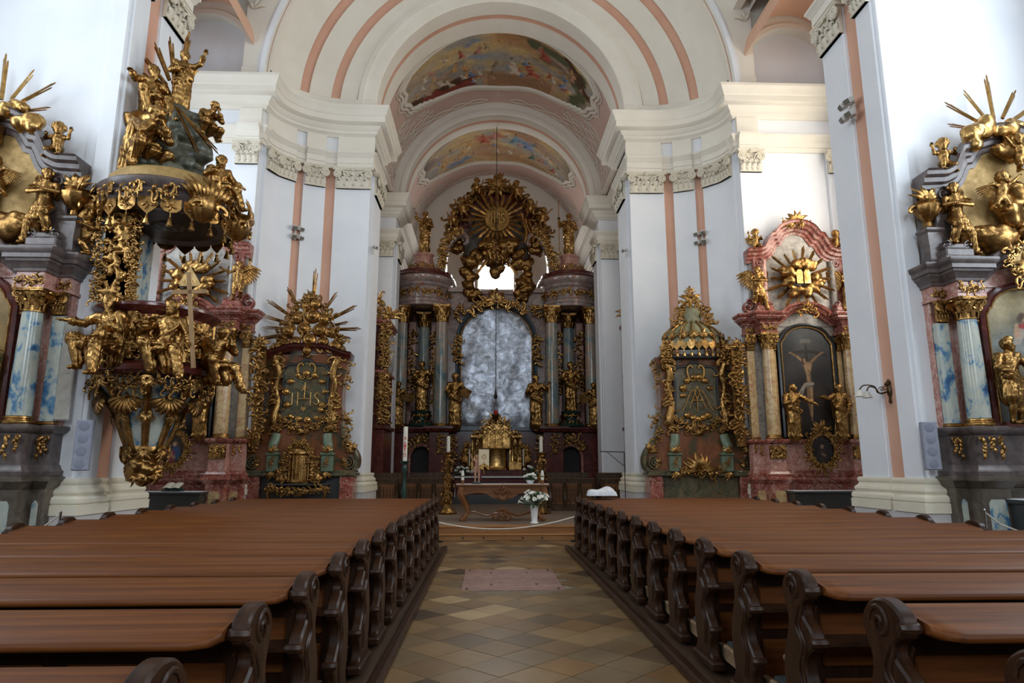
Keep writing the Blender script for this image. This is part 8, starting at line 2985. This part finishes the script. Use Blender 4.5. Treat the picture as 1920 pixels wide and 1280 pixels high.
m.box(-0.015, 0.015, -0.27, -0.25, 1.05, 1.5)
m.box(-0.12, 0.12, -0.27, -0.25, 1.3, 1.33)
m.build('arch_moulding', 'bright_gold', T)
m = MB()
rocaille(m, [(-0.62, 1.4), (-0.45, 1.9), (0, 2.15), (0.45, 1.9), (0.62, 1.4)], 0.3, 71, -0.25, 1.5)
acanthus_fan(m, 0, 2.05, 0.34, -0.26, 9, PI / 2, 3.6, 5)
for s in (-1, 1):
    cscroll(m, (s * 0.42, 1.7), PI / 2 + s * 0.3, 0.5, 0.07, -0.28, s)
m.build('crest', 'gold', T)
m = MB()
m.lathe([(0.3, 1.95), (0.34, 2.0), (0.2, 2.1), (0.1, 2.3), (0.12, 2.36), (0.0, 2.5)], 14, (0, 0.05, 0))
m.build('crown', 'brown_marble', T)
for s in (-1, 1):
    for x in (0.68, 0.92):
        m = MB()
        m.lathe([(0.075, 0.35), (0.06, 0.42), (0.055, 1.2), (0.08, 1.24), (0.1, 1.34)], 10, (s * x, -0.1, 0))
        m.build('colonnette', 'bright_gold' if x < 0.8 else 'gold', T)
    m = MB()
    m.box(s * 0.8 - 0.28, s * 0.8 + 0.28, -0.2, 0.25, 0.0, 0.34, 0.02)
    m.box(s * 0.8 - 0.3, s * 0.8 + 0.3, -0.24, 0.25, 1.34, 1.46, 0.02)
    m.box(s * 0.8 - 0.24, s * 0.8 + 0.24, 0.05, 0.2, 0.34, 1.34)
    m.build('side_bay', 'gold', T)
    m = MB()
    acanthus_fan(m, s * 0.82, 1.46, 0.26, -0.2, 7, PI / 2, 3, 2)
    m.build('bay_crest', 'dark_gold', T)
    m = MB()
    rocaille(m, [(s * 1.1, 0.2), (s * 1.25, 0.6), (s * 1.12, 1.1)], 0.3, 75, -0.1, 1.4)
    m.build('side_carving', 'dark_gold', T)
    m = MB()
    rocaille(m, [(s * 0.8, 0.4), (s * 0.8, 1.2)], 0.2, 76, 0.02, 1.4)
    m.build('side_carving', 'dark_gold', T)
for s, wh in ((-1, 'left'), (1, 'right')):
    statue('angel', 'small gilded angel kneeling %s of the tabernacle' % wh, (s * 1.32, HY - 0.45, 1.62), 1.05, 0.3 * s, 'gold', s > 0, False, 'angel_statue')
    t = thing('flower_arrangement', 'low dark green arrangement with white flowers %s of the tabernacle' % wh, 'flowers', (s * 1.42 + 0.05, HY - 0.95, 1.375))
    MB().lathe([(0.10, 0), (0.14, 0.06), (0.13, 0.10), (0, 0.08)], 12).build('bowl', 'dark_green', t)
    bouquet(t, 'white_flower', (0, 0, 0.12), 0.34, 9, 20 + s, 1.0, True, 1.3)
    t = thing('thin_candle', 'thin white candle on the high altar %s of the tabernacle' % wh, 'candle', (s * 1.12, HY - 0.92, 1.375))
    MB().lathe([(0.08, 0), (0.02, 0.05), (0.02, 0.4), (0.05, 0.42), (0.0, 0.43)], 10).build('stick', 'dark_gold', t)
    MB().lathe([(0.022, 0.42), (0.022, 1.1), (0, 1.11)], 10).build('taper', 'candle_wax', t)
    # great gilded candlesticks in front
    p = at(840 if s < 0 else 1015, 880, Y=21.4)
    t = thing('candelabrum', 'tall carved gilded candlestick with white candle, %s behind the altar table' % wh, 'candlestick', (p.x, 21.4, FL))
    m = MB().lathe([(0.26, 0.0), (0.28, 0.05), (0.16, 0.16), (0.10, 0.3), (0.15, 0.46), (0.10, 0.62), (0.07, 0.8), (0.13, 1.0), (0.08, 1.2), (0.06, 1.45), (0.11, 1.62), (0.06, 1.74), (0.17, 1.86), (0.18, 1.90), (0.05, 1.92)], 14, flute=(5, 0.08))
    for k in range(7):
        for q in range(3):
            M = TR((0, 0, 0), (0, 0, q * 2.1 + k * 0.5 + PI))
            cscroll(m, (0, 0.12 + 0.25 * k), PI / 2, 0.26, 0.028, -0.12, 1 if k % 2 else -1, M)
            sprig(m, (0, 0.3 + 0.24 * k), PI / 2, 0.16, -0.1, 3, M)
    m.build('shaft', 'gold', t)
    MB().lathe([(0.055, 1.9), (0.055, 2.4), (0, 2.42)], 12).build('candle', 'candle_wax', t)

# paschal candle
p = at(757, 935, Y=17.9)
t = thing('paschal_candle', 'tall white candle with red marks on a dark green stand', 'candle', (p.x, 17.9, FL))
zt, zc_ = at(757, 800, Y=17.9).z - FL, at(757, 864, Y=17.9).z - FL
MB().lathe([(0.22, 0), (0.22, 0.04), (0.12, 0.10), (0.05, 0.16), (0.07, 0.3), (0.045, 0.5), (0.085, 0.8), (0.05, 1.0), (0.05, zc_ - 0.3), (0.08, zc_ - 0.2), (0.05, zc_ - 0.1), (0.13, zc_ - 0.02), (0.13, zc_), (0, zc_)], 16).build('stand', 'dark_green', t)
MB().lathe([(0.058, zc_), (0.058, zt), (0.02, zt + 0.01), (0, zt + 0.01)], 16).build('candle', 'candle_wax', t)
m = MB()
zm = zc_ + (zt - zc_) * 0.42
y = -0.062
m.box(-0.012, 0.012, y, y + 0.02, zm - 0.13, zm + 0.13)
m.box(-0.04, 0.04, y + 0.004, y + 0.02, zm + 0.0, zm + 0.03)
for (dx, dz) in ((-0.03, 0.06), (0.03, 0.06), (-0.03, -0.04), (0.03, -0.04)):
    m.box(dx - 0.008, dx + 0.008, y + 0.008, y + 0.02, zm + dz - 0.015, zm + dz + 0.015)
m.build('red_cross', 'candle_red', t)
m = MB()
za = zm + 0.22
for q in (-1, 1):
    m.tube([(0, y + 0.004, za + 0.05), (q * 0.032, y + 0.008, za - 0.05)], 0.007, 5, 1.0, (0, 1, 0))
m.tube([(-0.018, y + 0.004, za - 0.01), (0.018, y + 0.004, za - 0.01)], 0.006, 5, 1.0, (0, 0, 1))
m.build('alpha', 'candle_red', t)
m = MB()
zo_ = zm - 0.22
P = [(-0.036, zo_ - 0.045), (-0.018, zo_ - 0.04)] + [(0.034 * math.cos(a), zo_ + 0.01 + 0.042 * math.sin(a)) for a in np.linspace(math.radians(235), math.radians(-55), 12)] + [(0.018, zo_ - 0.04), (0.036, zo_ - 0.045)]
m.tube([(x, y + 0.004, z) for x, z in P], 0.007, 5, 1.0, (0, 1, 0))
m.build('omega', 'candle_red', t)

# hanging sanctuary lamp
LY = 27.75
zl = at(930, 778, Y=LY).z
xl = at(930, 600, Y=LY).x
t = thing('sanctuary_lamp', 'red sanctuary lamp hanging on a long cord before the canvas', 'lamp', (xl, LY, 0))
MB().tube([(0, 0, zl + 0.95), (0, 0, 16.93)], 0.014, 6).build('cord', 'iron', t)
MB().lathe([(0.0, zl + 0.66), (0.06, zl + 0.70), (0.08, zl + 0.78), (0.05, zl + 0.9), (0.02, zl + 1.1), (0, zl + 1.12)], 12).build('counterweight', 'iron', t)
for k in range(3):
    a = 2 * PI * k / 3 + 0.3
    MB().tube([(0, 0, zl + 0.68), (0.14 * math.cos(a), 0.14 * math.sin(a), zl + 0.02)], 0.008, 5).build('chain', 'bronze', t)
MB().lathe([(0.0, zl - 0.3), (0.04, zl - 0.26), (0.06, zl - 0.18), (0.13, zl - 0.10), (0.16, zl + 0.0), (0.17, zl + 0.03), (0.14, zl + 0.02)], 14).build('bowl', 'dark_gold', t)
MB().lathe([(0.06, zl + 0.0), (0.08, zl + 0.1), (0.085, zl + 0.18), (0.07, zl + 0.18)], 12).build('red_glass', 'ruby_glass', t)

# ------------------------------------------------------------------ risen Christ figure with banner on the altar table
ban = MB()
ban.tube([(0.45, -0.24, 0.55), (0.45, -0.24, 2.2)], 0.016, 6)
b2 = MB()
b2.prism([(0.12, 2.15), (0.80, 2.15), (0.80, 0.95), (0.46, 1.2), (0.12, 0.95)], -0.29, -0.275, 'y')
b3 = MB()
b3.prism([(0.12, 1.05), (0.12, 0.80), (0.46, 1.05), (0.80, 0.80), (0.80, 1.05), (0.46, 1.28)], -0.297, -0.29, 'y')
b3.lathe([(0.09, -0.004), (0.12, -0.004), (0.12, 0.004), (0.09, 0.004)], 20, M=TR((0.46, -0.296, 1.66), (PI / 2, 0, 0)), cap=False)
for k in range(12):
    a = k * PI / 6
    b3.tube([(0.46 + 0.13 * math.cos(a), -0.296, 1.66 + 0.13 * math.sin(a)), (0.46 + 0.17 * math.cos(a), -0.296, 1.66 + 0.17 * math.sin(a))], 0.012, 4, 1.0, (0, 1, 0))
ck = Carve()
ck.cap((-0.16, 0.08, 1.38), (-0.1, 0.12, 0.5), 0.09, 0.12, 0.04, 0.04, 7)
ck.cap((-0.1, 0.10, 0.95), (0.16, -0.02, 0.85), 0.10, 0.09, 0.04, 0.04, 7)
ck.cap((0.16, 0.05, 0.85), (0.22, 0.06, 0.2), 0.08, 0.09, 0.04, 0.04, 7)
V, Q = ck.mesh(0.022)
clo = MB().add(V, [tuple(q) for q in Q.tolist()])
bs = MB().lathe([(0.32, -0.10), (0.34, -0.08), (0.28, -0.02), (0.26, 0.04), (0, 0.05)], 14)
statue('risen', 'small painted standing figure with cream banner on the altar table', (-0.66, 18.72, TZ + 0.055), 0.74, 0.0, 'flesh', False, 0, 'figurine', 'figurine', None, (('banner_pole', ban, 'bright_gold'), ('banner', b2, 'banner'), ('banner_trim', b3, 'gold'), ('cloak', clo, 'red_cloth'), ('base', bs, 'dark_green')))


# ------------------------------------------------------------------ choir stalls, organ cases
def stall(cx, cy, rz, length, label, n):
    t = thing('choir_stall', label, 'choir stall', (cx, cy, FL), rz)
    m = MB()
    m.box(-length / 2, length / 2, -0.05, 0.0, 0.0, 1.02)
    bo = m.build('desk_front', 'stall_wood', t)
    m = MB()
    m.box(-length / 2 - 0.04, length / 2 + 0.04, -0.10, 0.36, 1.02, 1.07, 0.012)
    m.box(-length / 2 - 0.02, length / 2 + 0.02, -0.08, 0.02, 0.96, 1.02, 0.01)
    m.box(-length / 2 - 0.03, length / 2 + 0.03, -0.10, 0.02, 0.0, 0.12, 0.012)
    m.build('desk_top', 'stall_wood', t)
    for i in range(n):
        x0 = -length / 2 + length * i / n + 0.06
        x1 = -length / 2 + length * (i + 1) / n - 0.06
        m = MB()
        m.box(x0, x1, -0.075, -0.05, 0.2, 0.88, 0.015)
        m.build('panel', 'table_wood', bo)
        m = MB()
        xm = (x0 + x1) / 2
        for k in range(5):
            xx = x0 + (x1 - x0) * (k + 0.5) / 5
            m.tube([(xx, -0.085, 0.3), (xx, -0.09, 0.55), (xx, -0.085, 0.8)], [0.014, 0.022, 0.014], 6)
        cscroll(m, (xm - 0.1, 0.25), 0.4, 0.22, 0.025, -0.085, 1)
        m.build('carving', 'stall_wood', bo)
    for i in range(n + 1):
        x = -length / 2 + length * i / n
        m = MB()
        m.tube(spline([(x, -0.08, 0.1), (x, -0.12, 0.35), (x, -0.08, 0.6), (x, -0.13, 0.92)], 4), 0.05, 7, 1.0, (1, 0, 0))
        m.build('bracket', 'stall_wood', bo)
    # seats behind
    m = MB()
    m.box(-length / 2, length / 2, 0.75, 1.15, 0.42, 0.47)
    m.box(-length / 2, length / 2, 1.12, 1.17, 0.0, 1.25)
    m.build('bench', 'stall_wood', t)
    return t


stall(-3.95, 22.3, 0.0, 1.25, 'dark carved choir stall front at the left behind the IHS altar', 2)
stall(-2.42, 22.9, 0.0, 1.5, 'dark carved choir stall front left of the altar table', 3)
stall(4.05, 22.3, 0.0, 1.25, 'dark carved choir stall front at the right behind the canopy altar', 2)
stall(2.5, 22.9, 0.0, 1.5, 'dark carved choir stall front right of the altar table', 3)


def organ(x0, x1, y0, y1, label, s):
    t = thing('organ_case', label, 'organ', ((x0 + x1) / 2, (y0 + y1) / 2, FL))
    w, d = (x1 - x0) / 2, (y1 - y0) / 2
    m = MB()
    m.box(-w, w, -d, d, 0, 2.75, 0.02)
    lo = m.build('lower_case', 'dark_red_marble', t)
    m = MB()
    m.box(-w - 0.08, w + 0.08, -d - 0.08, d + 0.08, 2.75, 2.9, 0.03)
    m.build('lower_cornice', 'dark_red_marble', t)
    m = MB()
    m.box(-w + 0.05, w - 0.05, -d + 0.05, d - 0.05, 2.9, 6.6, 0.02)
    m.build('upper_case', 'dark_red_marble', t)
    m = MB()
    m.box(-w - 0.03, w + 0.03, -d - 0.03, d + 0.03, 4.75, 4.86, 0.02)
    m.build('middle_cornice', 'red_marble', t)
    m = MB()
    m.box(-w - 0.08, w + 0.08, -d - 0.08, d + 0.08, 6.6, 6.75, 0.03)
    m.box(-w - 0.03, w + 0.03, -d - 0.03, d + 0.03, 6.5, 6.6, 0.03)
    m.build('upper_cornice', 'red_marble', t)
    for k in range(5):                      # lattice on the front
        m = MB()
        x = -w + 0.14 + 0.09 * k
        for q in range(9):
            m.tube([(x, -d + 0.04, 3.0 + 0.18 * q), (x + 0.09, -d + 0.04, 3.18 + 0.18 * q)], 0.010, 4, 1.0, (0, 1, 0))
            m.tube([(x + 0.09, -d + 0.035, 3.0 + 0.18 * q), (x, -d + 0.035, 3.18 + 0.18 * q)], 0.010, 4, 1.0, (0, 1, 0))
            m.tube([(x, -d + 0.04, 4.9 + 0.18 * q), (x + 0.09, -d + 0.04, 5.08 + 0.18 * q)], 0.010, 4, 1.0, (0, 1, 0))
            m.tube([(x + 0.09, -d + 0.035, 4.9 + 0.18 * q), (x, -d + 0.035, 5.08 + 0.18 * q)], 0.010, 4, 1.0, (0, 1, 0))
        m.build('lattice', 'brown_marble', t)
    xe = -s * (w - 0.12)
    for (z0, z1, sd) in ((2.95, 4.7, 3), (4.9, 6.5, 5)):
        m = MB()
        rocaille(m, [(xe, z0), (xe + 0.04, (z0 + z1) / 2), (xe, z1)], 0.32, sd, -d - 0.02, 1.8, None, 0.08)
        rocaille(m, [(xe - s * 0.14, z0), (xe - s * 0.10, (z0 + z1) / 2), (xe - s * 0.14, z1)], 0.28, sd + 4, -d + 0.1, 1.6, None, 0.08)
        m.build('gilded_fretwork', 'gold', t)
    for k in range(7):
        m = MB()
        y = -d + 0.2 + 0.22 * k
        m.lathe([(0.02, 4.9), (0.07, 5.05), (0.07, 6.3), (0.06, 6.32)], 8, (-s * (w - 0.02), y, 0))
        m.build('pipe', 'silver', t)
    m = MB()
    rocaille(m, [(-w, 6.8), (-w * 0.5, 7.3), (0, 7.6), (w * 0.5, 7.3), (w, 6.8)], 0.42, 12, -d + 0.05, 1.6, None, 0.08)
    rocaille(m, [(-w * 0.4, 6.8), (0, 7.2), (w * 0.5, 6.8)], 0.36, 13, -d, 1.5)
    acanthus_fan(m, 0, 7.5, 0.3, -d, 7, PI / 2, 3, 3)
    sprig(m, (-s * (w + 0.05), 6.75), PI / 2 + s * 0.6, 0.6, -d, 5)
    m.build('gilded_crest', 'gold', t)
    return t


organ(-5.18, -4.02, 23.6, 25.6, 'tall dark red and gilt organ case at the left chancel wall', -1)
organ(4.72, 5.18, 22.9, 24.6, 'narrow gilt organ case half hidden behind the right pier', 1)

# ------------------------------------------------------------------ loudspeakers, floodlights, sconce
def speaker(p, w, h, d, rz, tilt, mat, label, cones):
    t = thing('loudspeaker', label, 'speaker', p, rz)
    t.rotation_euler = (tilt, 0, rz)
    MB().box(-w / 2, w / 2, -d, 0, -h / 2, h / 2, 0.012).build('cabinet', 'lamp_white' if mat == 'speaker_beige' else mat, t)
    MB().box(-w / 2 + 0.015, w / 2 - 0.015, -d - 0.008, -d, -h / 2 + 0.015, h / 2 - 0.015).build('grille', mat, t)
    for k in range(cones):
        z = -h / 2 + h * (k + 0.5) / cones
        MB().lathe([(0.0, 0.002), (w * 0.3, 0.003), (w * 0.34, 0.0)], 18, M=TR((0, -d - 0.007, z), (PI / 2, 0, 0))).build('cone', 'speaker_cone' if mat == 'speaker_grey' else 'speaker_beige', t)
    MB().box(-0.03, 0.03, 0.0, 0.10, -0.05, 0.05).build('bracket', 'iron', t)


YS = 10.58
pa = at(128, 696, Y=YS)
h_ = (at(128, 606, Y=YS).z - at(128, 788, Y=YS).z)
speaker(Vector((pa.x, YS, pa.z)), 0.21, h_, 0.10, 0.25, 0.0, 'speaker_beige', 'tall beige column loudspeaker beside the near left altar', 7)
pa = at(158, 835, Y=YS)
h_ = (at(158, 788, Y=YS).z - at(158, 882, Y=YS).z)
speaker(Vector((pa.x, YS, pa.z)), 0.23, h_, 0.12, 0.3, -0.03, 'speaker_grey', 'short grey loudspeaker on the left pier below the beige one', 4)
pa = at(1742, 836, Y=YS)
speaker(Vector((pa.x, YS, pa.z)), 0.23, h_, 0.12, -0.3, -0.03, 'speaker_grey', 'short grey loudspeaker on the right pier beside the near altar', 4)


def floods(p, rz, label, n=2, s=1.0):
    t = thing('floodlight', label, 'light', p, rz)
    MB().box(-0.03 * s, 0.03 * s, -0.05, 0.02, -0.24 * s, 0.24 * s, 0.01).build('mount', 'lamp_white', t)
    for k in range(n):
        z = (0.14 - 0.28 * k) * s
        for q in (-1, 1):
            M = TR((q * 0.10 * s, -0.14 * s, z), (0.5, 0, q * 0.25), s)
            m = MB().box(-0.085, 0.085, -0.10, 0.06, -0.06, 0.06, 0.02, M)
            m.tube([(q * 0.03 * s, 0, z), (q * 0.10 * s, -0.10 * s, z)], 0.016, 6)
            h0 = m.build('lamp_head', 'lamp_white', t)
            MB().box(-0.07, 0.07, -0.112, -0.098, -0.048, 0.048, 0, M).build('glass', 'lamp_glass', h0)


q = ell(47.5, 0.02)
zq = at(547, 437, Y=q[1]).z
floods(Vector((q[0], q[1], zq)), 0.75, 'white double floodlight on the pink band of the left concave pier')
floods(Vector((-q[0], q[1], zq)), -0.75, 'white double floodlight on the pink band of the right concave pier')
p = at(1600, 205, X=6.70)
floods(Vector((6.72, p.y, p.z)), -PI / 2, 'white double floodlight high on the near right pier', 2, 0.95)
p = at(688, 468, X=-4.02)
floods(Vector((-4.03, 20.1, at(688, 468, Y=20.1).z)), PI / 2, 'small floodlight at the chancel edge of the left pier', 1, 0.6)
floods(Vector((4.03, 20.1, at(688, 468, Y=20.1).z)), -PI / 2, 'small floodlight at the chancel edge of the right pier', 1, 0.6)

p = at(1668, 732, X=6.79)
t = thing('wall_sconce', 'bronze wall sconce with two glass flower shades on the right pier', 'lamp', (6.80, p.y, p.z), -PI / 2)
m = MB()
m.lathe([(0.0, -0.24), (0.03, -0.20), (0.02, -0.12), (0.05, -0.05), (0.055, 0.03), (0.03, 0.1), (0.05, 0.15), (0.0, 0.22)], 12, (0, -0.02, 0), sy=0.6)
sprig(m, (0, 0.08), PI / 2, 0.12, -0.05, 5)
m.build('back_plate', 'bronze', t)
for k, (xq, L) in enumerate(((-0.12, 0.36), (0.10, 0.62))):
    m = MB()
    P = spline([(0, -0.04, -0.02), (xq * 0.5, -0.2 * L / 0.5, -0.05), (xq, -0.55 * L, 0.06), (xq, -0.85 * L, 0.08), (xq, -L, 0.0)], 5)
    m.tube(P, 0.012, 6)
    m.tube([(xq * 0.5 + 0, -0.12 - 0.05 * (1 - q) * math.cos(q * 9), 0.03 + 0.05 * (1 - q) * math.sin(q * 9)) for q in np.linspace(0, 0.9, 16)], 0.008, 5, 1.0, (1, 0, 0))
    m.build('arm', 'bronze', t)
    m = MB()
    m.lathe([(0.02, 0.0), (0.045, -0.02), (0.06, -0.07), (0.095, -0.12), (0.085, -0.12), (0.05, -0.07)], 16, (xq, -L, 0.0), flute=(6, 0.10), cap=False)
    m.build('glass_shade', 'shade_glass', t)
# thin boom stand at the right chancel edge
p0 = at(1122, 846, Y=20.6)
t = thing('microphone_stand', 'thin metal boom stand at the right chancel pier', 'stand', (p0.x + 0.35, 20.6, FL))
m = MB()
zz = p0.z - FL
m.tube([(0.45, 0, 0.02), (0.45, 0, zz - 0.02)], 0.013, 6)
m.tube([(-0.30, 0, zz), (0.46, 0, zz - 0.02)], 0.013, 6, 1.0, (0, 1, 0))
m.tube([(-0.1, 0, zz), (0.44, 0, zz - 0.45)], 0.010, 6, 1.0, (0, 1, 0))
m.build('frame', 'iron', t)
MB().lathe([(0.16, 0), (0.16, 0.02), (0.0, 0.03)], 14, (0.45, 0, 0)).build('foot', 'iron', t)
